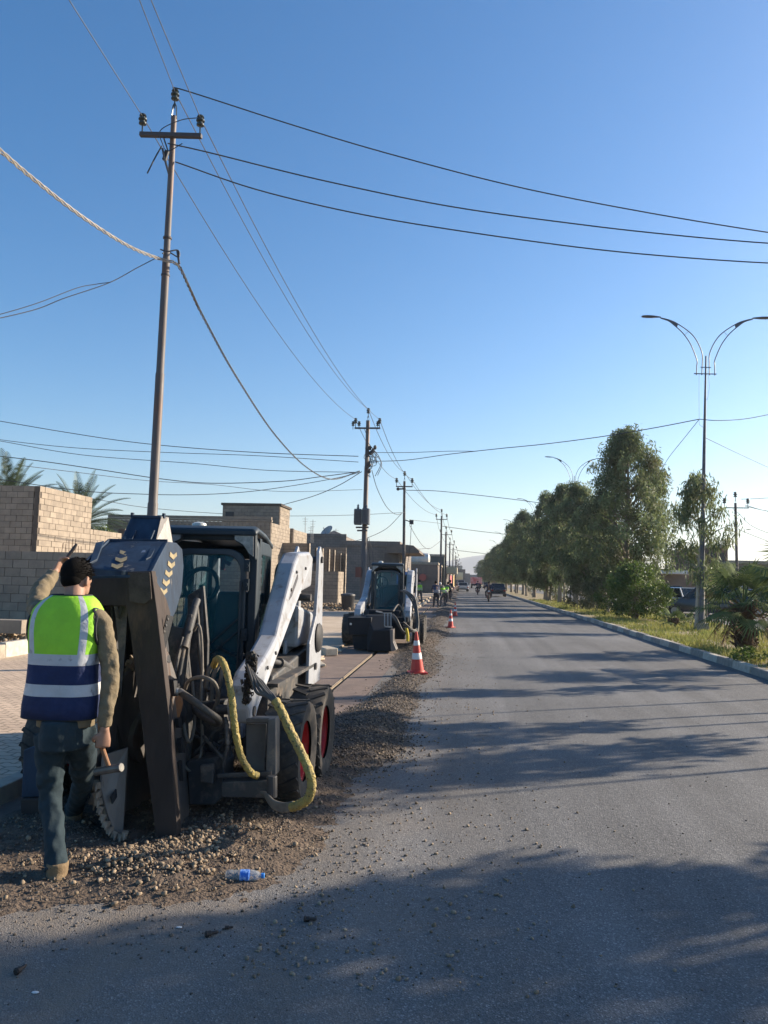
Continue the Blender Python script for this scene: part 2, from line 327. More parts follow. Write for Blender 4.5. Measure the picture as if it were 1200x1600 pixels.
g.add([(a, y0, Z0), (a, y0, zb), (c, y0, zb), (c, y0, Z0), (a, y1, Z0), (a, y1, zb), (c, y1, zb), (c, y1, Z0)], [(0, 4, 5, 1), (1, 5, 6, 2), (2, 6, 7, 3), (0, 1, 2, 3), (4, 7, 6, 5)])
tag(g.build('ground', LAND), kind='structure')

def ridge(x, y): return 0.0
road = MB(); road.b2(-1.35, KR, -30, 700, Z0+0.004, 0.0); tag(road.build('road', ASPH), kind='structure')
nr = MB(); nr.b2(KL-0.6, -1.35, -30, 4.7, Z0+0.004, 0.0); tag(nr.build('road_edge', ASPH), kind='structure')
st = MB()
y = 4.7
while y < 300:
    L = 6 if y < 60 else 60
    e0, e1 = (0.012*math.sin(y*1.7), 0.012*math.sin((y+L)*1.7)) if False else (0, 0)
    for xa, xb in ((KL-0.6 if y < 12 else KL, GX-GW), (GX+GW, -1.35)):
        st.b2(xa, xb, y+0.004, y+L, Z0+0.004, -0.004+random.uniform(-0.004, 0.001))
    y += L
tag(st.build('service_strip', STRIP), kind='structure')
# pale slivers painting the sunlit left edge of the groove
lip = MB()
for s in (-1,):
    y = 4.8
    while y < 60:
        L = random.uniform(0.1, 0.5); lip.box((GX+s*(GW+0.008), y+L/2, 0.0), (random.uniform(0.003, 0.009), L, 0.010), (0, 0, random.uniform(-0.02, 0.02))); y += L*0.98
tag(lip.build('groove_sunlit_edge', mat('sunlit_edge_tone', (0.30, 0.25, 0.19), (0.20, 0.16, 0.12), scale=20, rough=1)), kind='structure')
# pavers left of kerb, then sandy side street
KX = lambda y: -3.30+0.52*min(1, max(0, (y-6.5)/5.5))**1.3
ys_ = [-10]+[6.5+0.5*k for k in range(14)]
pv = MB(); PL = [(-8.7, -10), (KX(-10)-0.16, -10)]+[(KX(y_)-0.16, y_) for y_ in ys_[1:]]+[(-8.7, 13.0)]
pv.slab([(x_, y_, Z0+0.004) for x_, y_ in PL], (0, 0, 0.101)); tag(pv.build('paved_verge', PAVER), kind='structure')
sn = MB(); sn.b2(-60, KL-0.16, 13.0, 41, Z0+0.004, 0.012); sn.b2(-60, -8.86, -10, 13.0, Z0+0.004, 0.14); tag(sn.build('side_street', SAND), kind='structure')
sp = MB(); sp.b2(-5.6, KL-0.16, 41, 400, Z0+0.004, 0.10); tag(sp.build('far_pavement', SAND), kind='structure')
# kerbs: individual stones in one strip per kerb line
def kerb(name, x0, x1, y0, y1, zt, mats, step=1.0, label=None, slope=0.02, jit=0.012):
    b = MB(); y = y0; i = 0
    while y < y1:
        L = step if y < 130 else 6
        dx = random.uniform(-jit, jit); dz = random.uniform(-jit, jit)
        b.slab([(x0+dx, y+0.008, Z0), (x1+dx, y+0.008, Z0), (x1+dx, y+0.008, zt+dz), (x0+dx+slope, y+0.008, zt+dz)] if x0 > 0 else [(x0+dx, y+0.008, Z0), (x1+dx, y+0.008, Z0), (x1+dx-slope, y+0.008, zt+dz), (x0+dx, y+0.008, zt+dz)], (0, L-0.016, 0), mi=i % len(mats))
        y += L; i += 1
    o = b.build(name, mats, bevel=0.018, segs=2); tag(o, kind='structure'); return o
b = MB(); y = -2.0
while y < 12.6:
    a0, a1 = KX(y+0.01), KX(y+0.79); b.slab([(a0-0.155, y+0.006, Z0), (a0, y+0.006, Z0), (a0-0.02, y+0.006, 0.12+random.uniform(-.006, .006)), (a0-0.155, y+0.006, 0.12)], (a1-a0, 0.788, 0)); y += 0.8
tag(b.build('left_kerb', KERB, bevel=0.008), kind='structure')
kerb('left_kerb_far', KL-0.16+0.9, KL+0.9, 62, 300, 0.13, [KERB, KERBW], 1.2)
kerb('left_kerb_mid', KL-0.16+0.25, KL+0.25, 38, 62, 0.13, [KERB], 1.0)
kerb('right_kerb', KR, KR+0.18, 2, 400, 0.15, [KERBW, KERBY], 1.0)
kerb('verge_kerb', -8.86, -8.7, 2, 19, 0.28, [KERBW, KERB], 1.0, jit=0.02)
# broken kerb return at the mouth of the side street
for (px, py, rz, L, hgt), lab_ in zip( ((497, 1040, 0.35, 0.9, 0.05), (515, 1024, 0.5, 0.7, 0.16), (488, 1032, 1.2, 0.6, 0.05), (528, 1019, 0.2, 0.5, 0.05)), ('long flat broken kerb piece lying beside the strip right behind the near loader', 'tallest pale kerb block standing by the strip between the two loaders', 'flat broken kerb piece lying across, leftmost of the kerb pieces', 'small flat kerb piece farthest along toward the second loader')):
    q = G(px, py); kr = MB(); kr.box((q.x-0.1, q.y+0.2, hgt/2), (0.28, L, hgt), (0, random.uniform(-.05, .05), rz))
    tag(kr.build('kerb_block', mat('pale_kerb', (0.52, 0.44, 0.33), (0.40, 0.34, 0.25), scale=8, rough=0.95, bump=0.4), bevel=0.02), lab_, 'kerb block', 'broken kerb blocks beside the strip')
# median
md = MB(); md.b2(KR+0.18, 11.0, 0, 400, Z0+0.004, 0.11); tag(md.build('median_ground', EARTH), kind='structure')
kerb('median_far_kerb', 11.0, 11.16, 0, 400, 0.14, [KERB], 1.5)
r2 = MB(); r2.b2(11.16, 18.5, -5, 400, Z0+0.004, 0.0); tag(r2.build('second_road', ASPH), kind='structure')
r3 = MB(); r3.b2(18.5, 24, -5, 400, Z0+0.004, 0.09); tag(r3.build('far_side_pavement', SAND), kind='structure')

# distant hills
hm = MB(); pts = []
nx = 90
for i in range(nx+1):
    X = -2600 + 5600*i/nx
    h = 62 + 26*math.sin(i*0.31) + 20*mnoise.noise(Vector((i*0.23, 1.3, 0))) + 9*mnoise.noise(Vector((i*0.9, 4.3, 0)))
    h *= 1.35; pts.append((X, h))
rows = []
for j, (dy, k) in enumerate(((-500, 0), (-330, 0.22), (-170, 0.55), (-60, 0.86), (0, 1.0), (300, 0.6), (700, 0))):
    rows.append([Vector((X, 3000+dy+60*mnoise.noise(Vector((i*0.4, j*2.1, 0))), -1+h*k*(1+0.16*mnoise.noise(Vector((i*0.5, j*1.7, 3)))) if k else -2)) for i, (X, h) in enumerate(pts)])
hm.loft(rows, closed=False, caps=False)
tag(hm.build('hills', mat('hill_rock', (0.24, 0.20, 0.17), (0.19, 0.17, 0.14), scale=0.01, rough=1), smooth=60), kind='structure')

# ------------------------------------------------------------------ loose stones
def ico_base(k):
    bm = bmesh.new(); bmesh.ops.create_icosphere(bm, subdivisions=k, radius=1); V = np.array([v.co[:] for v in bm.verts]); F = np.array([[v.index for v in f.verts] for f in bm.faces]); bm.free(); return V, F
def stones(name, xs, ys, zs, ss, material, sub=1):
    V0, F0 = ico_base(sub); n = len(xs); nv = len(V0)
    V = np.repeat(V0[None], n, 0) * (1+rng.normal(0, 0.16, (n, nv, 1)))
    V *= rng.uniform(0.55, 1.25, (n, 1, 3)); V[:, :, 2] *= 0.75
    a = rng.uniform(0, 6.28, n); t = rng.uniform(-0.7, 0.7, n)
    x, y, z = V[..., 0].copy(), V[..., 1].copy(), V[..., 2].copy(); ct, stt = np.cos(t)[:, None], np.sin(t)[:, None]; y, z = y*ct-z*stt, y*stt+z*ct
    ca, sa = np.cos(a)[:, None], np.sin(a)[:, None]; x, y = x*ca-y*sa, x*sa+y*ca
    s = ss[:, None]; V = np.stack([x*s+xs[:, None], y*s+ys[:, None], z*s+zs[:, None]], 2).reshape(-1, 3)
    F = (F0[None]+(np.arange(n)*nv)[:, None, None]).reshape(-1, 3)
    o = raw_mesh(name, V, F, material, np.repeat(rng.random(n), len(F0)), smooth=False); return o
def nz2(x, y, s, o=0): return np.array([mnoise.noise(Vector((a*s, b*s, o))) for a, b in zip(x, y)])
def pile_h(x, y):
    """spoil around the worker's feet and the saw"""
    h = 0.085*np.exp(-((x+1.75)/0.42)**2-((y-4.35)/0.28)**2) + 0.07*np.exp(-((x+1.40)/0.40)**2-((y-4.85)/0.42)**2) + 0.05*np.exp(-((x+2.75)/0.5)**2-((y-4.5)/0.8)**2) + 0.035*np.exp(-((x+1.3)/0.35)**2-((y-6.6)/1.6)**2) + 0.02*np.exp(-((x+2.1)/0.6)**2-((y-4.0)/0.3)**2)
    h += 0.05*np.exp(-((x+2.35)/0.7)**2-((y-5.6)/1.0)**4)+0.035*np.exp(-((x+1.6)/0.7)**4-((y-6.6)/1.6)**4); h -= 0.045*np.exp(-((x+2.15)/0.25)**2-((y-5.0)/0.32)**2); return h
def wind_h(x, y):
    c = -0.95+0.10*np.sin(y*0.55)+0.05*np.sin(y*1.9); wd = 0.33+0.06*np.sin(y*0.8+1)
    up = np.clip((y-6.6)/1.6, 0, 1); return 0.13*np.exp(-((x-c)/wd)**2)*up*(0.8+0.3*np.sin(y*0.37)) 
def field(name, x0, x1, y0, y1, nx, ny, fn, amp, m, label, cat, edge=0.012):
    xs = np.linspace(x0, x1, nx); ys = y0*(y1/y0)**np.linspace(0, 1, ny); X, Y = np.meshgrid(xs, ys); x, y = X.ravel(), Y.ravel()
    h = fn(x, y); nn = nz2(x, y, 9)+0.6*nz2(x, y, 23, 3)
    z = h + amp*nn*np.clip(h/0.05, 0, 1) + 0.011*nz2(x, y, 2.3, 5) + 0.006*nz2(x, y, 14, 8) - edge - 0.006
    V = np.stack([x, y, z], 1); i, j = np.meshgrid(np.arange(nx-1), np.arange(ny-1)); k = (j*nx+i).ravel(); F = np.stack([k, k+1, k+nx+1, k+nx], 1)
    keep = (z[F].max(1) > -0.012); F = F[keep]
    o = raw_mesh(name, V, F, m, smooth=True); tag(o, label, cat, kind='stuff'); return o
field('spoil_heap', -3.1, -0.5, 3.3, 8.2, 150, 190, pile_h, 0.02, SOIL, 'brown soil and gravel spoil heaped round the worker and the near saw', 'soil')
field('debris_windrow', -1.75, -0.1, 6.4, 120, 60, 500, wind_h, 0.025, SOILD, 'long ridge of dark milled rubble running along the road edge', 'rubble')
def hall(x, y): return np.maximum(pile_h(x, y), wind_h(x, y))
def scatter(n, fx, fy, s0, s1, name, m, label, sub=1, dens=None, sink=0.25, po=2.2):
    x, y = fx(n), fy(n)
    if dens is not None: k = rng.random(n) < dens(x, y); x, y = x[k], y[k]
    s = s0+(s1-s0)*rng.random(len(x))**po; z = np.maximum(hall(x, y)-0.012, 0) + s*(0.6-sink)
    o = stones(name, x, y, z, s, m, sub); tag(o, label, 'gravel', kind='stuff'); return o
U = lambda a, b: (lambda n: rng.uniform(a, b, n))
def Yd(a, b, p=1.7): return lambda n: a*(b/a)**(rng.random(n)**p)
pd = lambda x, y: np.clip(pile_h(x, y)*14, 0, 1)
wd_ = lambda x, y: np.clip(wind_h(x, y)*11, 0.0, 1)
scatter(12000, U(-3.0, -0.8), U(3.6, 6.0), 0.003, 0.0175, 'pebbles', STONE, 'tan rounded pebbles covering the spoil at the foot of the saw', 2, lambda x, y: np.clip(pile_h(x, y)*15-0.2, 0, 1)*(0.12+0.88*np.exp(-((x+1.7)/0.55)**2-((y-4.45)/0.5)**2)), 0.3, 2.6)
scatter(46000, U(-3.0, -0.3), U(3.4, 9.0), 0.002, 0.010, 'grit', STONED, 'fine dark grit spread over the spoil and the road edge', 1, lambda x, y: np.clip(0.12+pile_h(x, y)*9, 0, 1)*np.clip((-0.3-x)/0.8, 0.05, 1))
scatter(42000, U(-1.7, -0.1), Yd(6.8, 45, 1.2), 0.004, 0.017, 'rubble_chips', STONED, 'dark asphalt chips heaped in the ridge beside the strip', 1, wd_)
scatter(9000, U(-1.7, -0.1), Yd(7.4, 40, 1.2), 0.003, 0.015, 'pale_chips', STONE, 'pale stone chips mixed through the roadside ridge', 1, wd_)
scatter(2600, lambda n: -0.95+np.abs(rng.normal(0, 0.75, n)), Yd(3.3, 40, 1.0), 0.004, 0.014, 'stray_stones', STONE, 'small loose stones strewn over the asphalt beside the works', 1, None, 0.2)
scatter(1500, U(-2.7, 5.5), Yd(2.6, 14, 1.0), 0.002, 0.008, 'road_grit', STONED, 'sparse dark grit on the asphalt in front', 1, None, 0.2)
# ------------------------------------------------------------------ masonry buildings
def blockwork(b, p0, p1, z0, top, th=0.2, bw=0.40, bh=0.20, jit=0.006, mi=0, mortar=1, off0=0.0):
    """real blocks laid along p0->p1; top may be a function of distance"""
    p0 = Vector((p0[0], p0[1], 0)); p1 = Vector((p1[0], p1[1], 0)); d = p1-p0; L = d.length; d.normalize(); nrm = Vector((-d.y, d.x, 0)); ang = math.atan2(d.y, d.x)
    tf = top if callable(top) else (lambda s: top)
    zt = min(tf(L*k/12) for k in range(13))
    row = 0; z = z0
    while True:
        x = -bw*(0.5 if row % 2 else 0)+off0; any_ = False
        while x < L:
            a, c = max(0, x), min(L, x+bw)
            if c-a > 0.05 and z+bh*0.6 <= tf((a+c)/2):
                any_ = True; m = p0+d*((a+c)/2); o = random.uniform(-jit, jit)
                b.box((m.x+nrm.x*o, m.y+nrm.y*o, z+bh/2), (c-a-0.014, th, bh-0.014), (0, 0, ang+random.uniform(-.006, .006)), mi)
            x += bw
        z += bh; row += 1
        if not any_: break
    # mortar core below the lowest top
    zc = z0
    n = max(1, int(L/0.8))
    for k in range(n):
        a, c = L*k/n, L*(k+1)/n; t = min(tf(a+0.01), tf(c-0.01)); m = p0+d*((a+c)/2)
        hgt = math.floor((t-z0+0.4*bh)/bh)*bh
        if hgt > 0.1: b.box((m.x, m.y, z0+(hgt-0.02)/2), (c-a, th-0.03, hgt-0.02), (0, 0, ang), mortar)

# near left: low front wall and taller room behind with sunlit flank
ztop = P(40, 863, 20).z
t = thing('block_wall', (-12, 20, 0), 'shaded low wall of large concrete blocks at far left behind the worker', 'wall')
b = MB(); blockwork(b, (-19, 20), (P(232, 870, 20).x, 20), 0.1, ztop, 0.2, 0.46, 0.235); b.build('wall', [BLOCK, MORTAR], t, origin=(-12, 20, 0))
b = MB()
for k in range(9):
    q = P(86+k*5.2+random.uniform(-2, 2), 864, 20); b.tube([q-Vector((0, 0, 0.2)), q+Vector((random.uniform(-.04, .04), 0, random.uniform(0.12, 0.42)))], 0.009, 5)
b.build('rebar', mat('rusty_bar', (0.12, 0.07, 0.045), rough=0.9), t, origin=(-12, 20, 0))
cx = P(66, 757, 24).x; zt = P(30, 757, 24).z; zl = P(116, 826, 27.6).z
t = thing('block_house', (cx, 24, 0), 'tall unplastered block room at the far left with a sunlit right flank', 'building')
b = MB(); blockwork(b, (-24, 24), (cx-0.21, 24), 0.1, zt, 0.2, 0.40, 0.20, 0.008); blockwork(b, (cx-0.1, 23.9), (cx-0.1, 27.5), 0.1, zt, 0.2, 0.40, 0.20, 0.009, off0=0.1)
blockwork(b, (cx-0.1, 27.52), (cx-0.1, 38), 0.1, zl, 0.2, 0.40, 0.20, 0.009); b.build('wall', [BLOCK, MORTAR], t, origin=(cx, 24, 0))
b = MB(); blockwork(b, (cx-0.03, 30.2), (cx-0.03, 30.6), 0.1, zl+0.12, 0.3, 0.4, 0.2); b.build('pier', [BLOCK, MORTAR], t, origin=(cx, 24, 0))
b = MB(); b.b2(-24, cx-0.3, 24.2, 27.4, zt-0.25, zt-0.15); b.build('roof', KERB, t, origin=(cx, 24, 0))

# second house (behind the near cab)
t = thing('block_house', (-13, 42, 0), 'long block house behind the near cab with a raised stair tower', 'building')
oB = (-13, 42, 0)
x0, x1 = P(170, 805, 42).x, P(424, 812, 42).x; z1 = P(300, 806, 42).z
b = MB(); blockwork(b, (x0, 42), (x1, 42), 0.1, z1-0.25, 0.2); blockwork(b, (x1-0.1, 42.12), (x1-0.1, 52), 0.1, z1-0.25, 0.2); b.build('wall', [BLOCK, MORTAR], t, origin=oB)
b = MB(); b.b2(x0, x1+0.06, 41.86, 42.1, z1-0.28, z1-0.18)
k = x0
while k < x1: b.b2(k, k+0.12, 41.87, 42.08, z1-0.66, z1-0.30); k += 0.26
b.b2(x0, x1+0.03, 41.9, 42.08, z1-0.16, z1); b.build('cornice', BLOCK, t, origin=oB)
tx0, tx1 = P(349, 787, 46).x, P(438, 787, 46).x; tz = P(400, 790, 46).z
b = MB(); blockwork(b, (tx0, 46), (tx1, 46), 3.2, tz, 0.2); blockwork(b, (tx1-0.1, 46.12), (tx1-0.1, 48.7), 3.2, tz, 0.2); b.b2(tx0-0.1, tx1+0.1, 45.85, 48.8, tz, tz+0.14, mi=1); b.build('stair_tower', [BLOCK, MORTAR], t, origin=oB)
b = MB(); q = P(359, 804, 45.87); b.box(q, (0.52, 0.06, 0.34)); b.build('window', mat('dark_opening', (0.02, 0.022, 0.028), rough=0.4), t, origin=oB)
b = MB(); q0, q1 = P(424, 818, 47.5), P(446, 826, 47.5); blockwork(b, (q0.x, 47.5), (q1.x, 47.5), 2.5, lambda s: q0.z-0.35*s, 0.2); q2 = P(459, 826, 47); blockwork(b, (q1.x+0.1, 47), (q2.x, 47), 2.5, q2.z, 0.3); blockwork(b, (q1.x, 43.5), (q1.x+0.05, 46.9), 2.5, q2.z+0.1, 0.2); b.build('stepped_parapet', [BLOCK, MORTAR], t, origin=oB)

# yard wall with upright fins, low wall in front
t = thing('yard_wall', (P(440, 850, 45).x, 45, 0), 'brown block yard wall with a row of sunlit upright fins', 'wall'); oB = tuple(t.location)
xa, xb = P(424, 846, 45).x, P(482, 850, 45).x
b = MB(); blockwork(b, (xa, 45), (xb, 45), 0.1, P(450, 847, 45).z, 0.2); xc = P(541, 870, 50.5).x
blockwork(b, (xb, 50.5), (xc, 50.5), 0.1, P(510, 856, 50.5).z, 0.2); b.build('wall', [BLOCK, MORTAR], t, origin=oB)
for px, y0, y1 in ((484, 850, 44.9), (495.5, 853, 46.2), (505, 855, 47.3), (515, 858, 48.6), (523.5, 860, 49.6), (533, 863, 50.0), (541, 864, 50.2)):
    q = P(px, y0, y1); b = MB(); blockwork(b, (q.x-0.06, y1-0.12), (q.x-0.06, y1+0.26), 0.1, q.z, 0.13, 0.4, 0.2); b.build('fin', [BLOCK, MORTAR], t, origin=oB)
t = thing('low_block_wall', (P(480, 890, 44).x, 44, 0), 'low grey block wall ending beside the rubbish bin', 'wall'); oB = tuple(t.location)
b = MB(); blockwork(b, (P(426, 890, 44).x, 44), (P(529, 890, 44).x, 44), 0.05, P(500, 889.5, 44).z, 0.2); blockwork(b, (P(529, 890, 44).x-0.1, 44.12), (P(529, 890, 44).x-0.1, 46), 0.05, P(500, 891, 44).z, 0.2); b.build('wall', [BLOCK, MORTAR], t, origin=oB)

# third house with awning slab
H3 = 62.0
t = thing('flat_roofed_house', (P(560, 900, H3).x, H3, 0), 'wide flat roofed block house with a jutting corner awning behind the transformer pole', 'building'); oB = tuple(t.location)
xa, xb, xc = P(455, 840, H3).x, P(541, 845, H3).x, P(625, 850, H3).x
za, zb2 = P(500, 838, H3).z, P(590, 846, H3).z
b = MB(); b.b2(xa, xb, H3, H3+14, 0, za); b.b2(xb+0.002, xc, H3-0.4, H3+14, 0, zb2-0.4); b.build('wall', [BLOCKGREY], t, origin=oB)
b = MB(); b.b2(xa, xb, H3-0.05, H3+0.15, za, za+0.22); b.b2(xb+0.002, xc+0.05, H3-0.5, H3-0.3, zb2-0.4, zb2); b.b2(xc-0.15, xc+0.05, H3-0.3, H3+14, zb2-0.4, zb2-0.002); b.build('parapet', BLOCKGREY, t, origin=oB)
q0, q1 = P(606, 850, H3-1), P(656, 858, H3-1)
b = MB(); b.slab([(q0.x, H3-1.6, q0.z+0.05), (q1.x-0.5, H3-1.6, q0.z-0.1), (q1.x, H3-1.6, q1.z-0.18), (q1.x, H3-1.6, q1.z-0.32), (q0.x, H3-1.6, q0.z-0.75)], (0, 9, 0)); b.build('awning', mat('awning_slab', (0.20, 0.15, 0.12), (0.15, 0.12, 0.1), scale=3), t, origin=oB)
b = MB(); q = P(513, 832, H3+3); b.hull([P(495, 839, H3+3), P(545, 840, H3+3), P(538, 836, H3+4), P(522, 829, H3+4), P(510, 833, H3+4), P(500, 842, H3+8), P(545, 842, H3+8)]); b.build('roof_mound', mat('roof_earth', (0.22, 0.18, 0.15), rough=1), t, origin=oB)
b = MB(); b.b2(xc+0.003, xc+0.03, H3+1.0, H3+4.6, P(612, 896, H3).z, P(612, 866, H3).z); b.build('sunlit_patch', mat('sunlit_patch_tone', (0.42, 0.33, 0.22), (0.33, 0.25, 0.17), scale=3, rough=0.9), t, origin=oB)  # paler panel paints the patch of sunlight on the flank
b = MB(); q = P(618, 885, H3-0.42); b.b2(xc-1.2, xc-0.1, H3-0.46, H3-0.40, q.z-1.2, q.z+1.0); b.build('door', mat('dull_door', (0.10, 0.085, 0.075), (0.14, 0.12, 0.1), scale=2), t, origin=oB)
def dish(q, r, face, lab):
    b = MB(); rot = Vector(face).normalized().to_track_quat('Z', 'Y').to_matrix(); prof = []
    rings = []
    for i in range(8): rr = r*i/7+0.001; rings.append([rot @ Vector((rr*math.cos(a), rr*math.sin(a), 0.28*rr*rr/r)) + q for a in np.linspace(0, 2*math.pi, 20, endpoint=False)])
    b.loft(rings, caps=False); t = thing('satellite_dish', tuple(q-Vector((0, 0, r+0.3))), lab, 'satellite dish'); og = tuple(t.location)
    b.build('reflector', mat('dish_paint', (0.42, 0.41, 0.40), (0.30, 0.28, 0.26), scale=4, rough=0.6), t, origin=og, smooth=40, sol=0.02)
    b = MB(); b.tube([q-Vector((0, 0, r+0.3)), q-Vector((0, -0.1, 0))], 0.035, 6); b.build('mast', mat('grey_steel', (0.25, 0.25, 0.26), (0.18, 0.18, 0.18), scale=10, rough=0.6, metal=0.3), t, origin=og)
    b = MB(); e = q+rot @ Vector((0, 0, r*0.9)); b.tube([q-Vector((0, 0, r*0.8)), e], 0.018, 5); b.ball(e, 0.06, 8, 6); b.build('feed_arm', mat('grey_steel', (0.25, 0.25, 0.26)), t, origin=og)
dish(P(512, 832, H3+1), 0.62, (-0.5, -0.55, 0.6), 'large satellite dish on the roof of the flat roofed house')
for px, pyt, pyb, Y in ((477, 808, 838, 60), (489, 812, 838, 60), (525, 826, 838, 66), (486, 822, 838, 60)):
    q = P(px, pyb, Y); q2 = P(px, pyt, Y); b = MB(); b.tube([q-Vector((0, 0, 0.5)), q2], 0.025, 5)
    for k in range(3): b.tube([q2-Vector((0.25-0.05*k, 0, 0.15+0.2*k)), q2+Vector((0.25-0.05*k, 0, -0.15-0.2*k))], 0.01, 4)
    tag(b.build('roof_aerial', mat('grey_steel', (0.25, 0.25, 0.26)), origin=tuple(q)), {477: 'tallest aerial mast, left of the satellite dish', 489: 'second aerial mast between the tallest one and the dish', 525: 'short aerial mast right of the satellite dish', 486: 'shortest aerial mast beside the two taller ones'}[px], 'aerial', 'aerials on the roofs')

# farther buildings on the left
def simple_house(name, Y, pxa, pxb, pyt, depth, m, lab, extra=None, z0=0.0):
    xa, xb = P(pxa, pyt, Y).x, P(pxb, pyt, Y).x; zt = P((pxa+pxb)/2, pyt, Y).z
    t = thing(name, ((xa+xb)/2, Y, 0), lab, 'building'); og = tuple(t.location)
    b = MB(); b.b2(xa, xb, Y, Y+depth, z0, zt-0.3); b.build('wall', m, t, origin=og)
    b = MB(); b.b2(xa-0.1, xb+0.1, Y-0.1, Y+depth+0.1, zt-0.298, zt-0.1); b.b2(xa-0.05, xb+0.05, Y-0.05, Y+0.15, zt-0.098, zt); b.b2(xb-0.15, xb+0.05, Y+0.15, Y+depth, zt-0.098, zt-0.002); b.build('roof', KERB, t, origin=og)
    return t, og, xa, xb, zt
BROWN = mat('brown_render', (0.20, 0.155, 0.125), (0.15, 0.12, 0.10), scale=1.5, rough=0.95, bump=0.2)
DARK = mat('dark_opening', (0.02, 0.022, 0.028), rough=0.4)
t, og, xa, xb, zt = simple_house('brown_shop', 92, 626, 684, 878, 20, BROWN, 'low brown shop with an arched front behind the far workers')
b = MB(); q0, q1 = P(632, 897, 91.95), P(668, 897, 91.95); b.b2(q0.x, q1.x, 91.85, 91.98, P(640, 905, 92).z, P(640, 896, 92).z); b.build('shop_sign', mat('maroon_sign', (0.16, 0.07, 0.06), (0.22, 0.16, 0.13), scale=3), t, origin=og)
b = MB(); q = P(649, 918, 91.95); b.lathe([(0.9, 0), (0.9, 0.05)], (q.x, 91.9, q.z), 'Y', 24); b.b2(q.x-0.9, q.x+0.9, 91.9, 91.95, 0, q.z); b.build('arched_window', mat('pale_glass', (0.30, 0.29, 0.27), (0.12, 0.12, 0.12), scale=2, rough=0.2), t, origin=og)
b = MB(); q = P(660.5, 902, 91.7); b.lathe([(0.42, -0.03), (0.42, 0.03)], (q.x, 91.7, q.z), 'Y', 20); tag(b.build('round_sign', mat('red_sign', (0.42, 0.08, 0.06), (0.36, 0.10, 0.08), scale=5, rough=0.5), origin=(q.x, 91.7, q.z)), 'small round red sign hanging on the brown shop front', 'sign')
# water tank on the roof
t = thing('water_tank', tuple(P(655, 879, 94)), 'white horizontal water tank on the brown shop roof', 'water tank'); og = tuple(t.location); q = P(655, 873, 94)
b = MB(); b.lathe([(0.02, -1.35), (0.35, -1.33), (0.68, -1.15), (0.72, -0.9), (0.74, -0.3), (0.72, 0), (0.74, 0.3), (0.72, 0.9), (0.68, 1.15), (0.35, 1.33), (0.02, 1.35)], tuple(q), 'X', 20); b.build('drum', mat('tank_white', (0.62, 0.62, 0.60), (0.48, 0.47, 0.45), scale=3, rough=0.4), t, origin=og, smooth=40)
for xx in (q.x-0.9, q.x+0.8): b = MB(); b.b2(xx, xx+0.1, 93.5, 94.5, og[2]-0.1, q.z-0.4); b.build('cradle', MATS['grey_steel'], t, origin=og)
t, og, xa, xb, zt = simple_house('dark_tower_house', 112, 671, 694, 866, 12, mat('dark_cladding', (0.045, 0.06, 0.06), (0.06, 0.075, 0.07), scale=2), 'dark upper storey box rising behind the water tank')
t, og, xa, xb, zt = simple_house('grey_shop', 118, 680, 697, 884, 22, BLOCKGREY, 'narrow grey shop with a lit canopy beside the black poles')
b = MB(); q = P(697, 893, 117); b.b2(xb, xb+1.7, 117, 132, q.z-0.3, q.z+0.7); b.build('canopy', mat('cream_canopy', (0.62, 0.55, 0.40), (0.5, 0.45, 0.33), scale=2), t, origin=og)
PINK = mat('pink_wall', (0.55, 0.16, 0.17), (0.45, 0.13, 0.13), scale=1, rough=0.8); YEL = mat('ochre_wall', (0.56, 0.40, 0.16), (0.45, 0.32, 0.14), scale=1, rough=0.8)
t, og, xa, xb, zt = simple_house('pink_shop', 150, 690, 703.5, 896, 26, PINK, 'pink shop front farther up the left side')
t, og, xa, xb, zt = simple_house('ochre_shop', 182, 697, 708.5, 896, 30, YEL, 'ochre yellow shop beyond the pink one')
b = MB(); q = P(716, 900, 210); b.box(q, (2.6, 0.4, 2.0)); t = thing('billboard', (q.x-1.0, 210, 0), 'pale yellow roadside signboard above the parked white cars', 'sign'); b.build('panel', mat('cream_panel', (0.72, 0.62, 0.36), (0.66, 0.6, 0.45), scale=2), t, origin=tuple(t.location))
b = MB(); b.tube([(q.x-1.0, 210.3, 0), (q.x-1.0, 210.3, q.z)], 0.12, 6); b.build('post', MATS['grey_steel'], t, origin=tuple(t.location))
# overpass embankment closing the road
b = MB(); qa, qb = P(668, 900, 520), P(800, 900, 520); zt = P(740, 898, 520).z
b.b2(qa.x-60, qb.x+40, 520, 530, zt-3.2, zt)
for k in range(14): xx = qa.x-60+k*11; b.b2(xx, xx+2.2, 521, 529, 0, zt-3.2)
b.b2(qa.x-60, qb.x+40, 532, 560, 0, zt-4)
tag(b.build('overpass', mat('overpass_concrete', (0.16, 0.15, 0.15), (0.12, 0.115, 0.115), scale=0.3, rough=0.9), origin=(qa.x, 520, 0)), 'long grey overpass crossing the far end of the road', 'bridge')
# far city blocks beside the overpass
for k, (px, Y, wdt, hh) in enumerate(((706, 260, 9, 5.5), (714, 300, 10, 4.5), (700, 330, 12, 8), (772, 330, 14, 6))):
    q = P(px, 907, Y); b = MB(); b.b2(q.x-wdt/2, q.x+wdt/2, Y, Y+14, 0, hh)
    tag(b.build('distant_house', [BROWN, BLOCKGREY, KERB][k % 3], origin=(q.x, Y, 0)), ['distant brown block under the last left poles', 'distant low grey block beside the far parked cars', 'distant tall pale block behind the ochre shop', 'distant brown block right of the road end'][k], 'building')

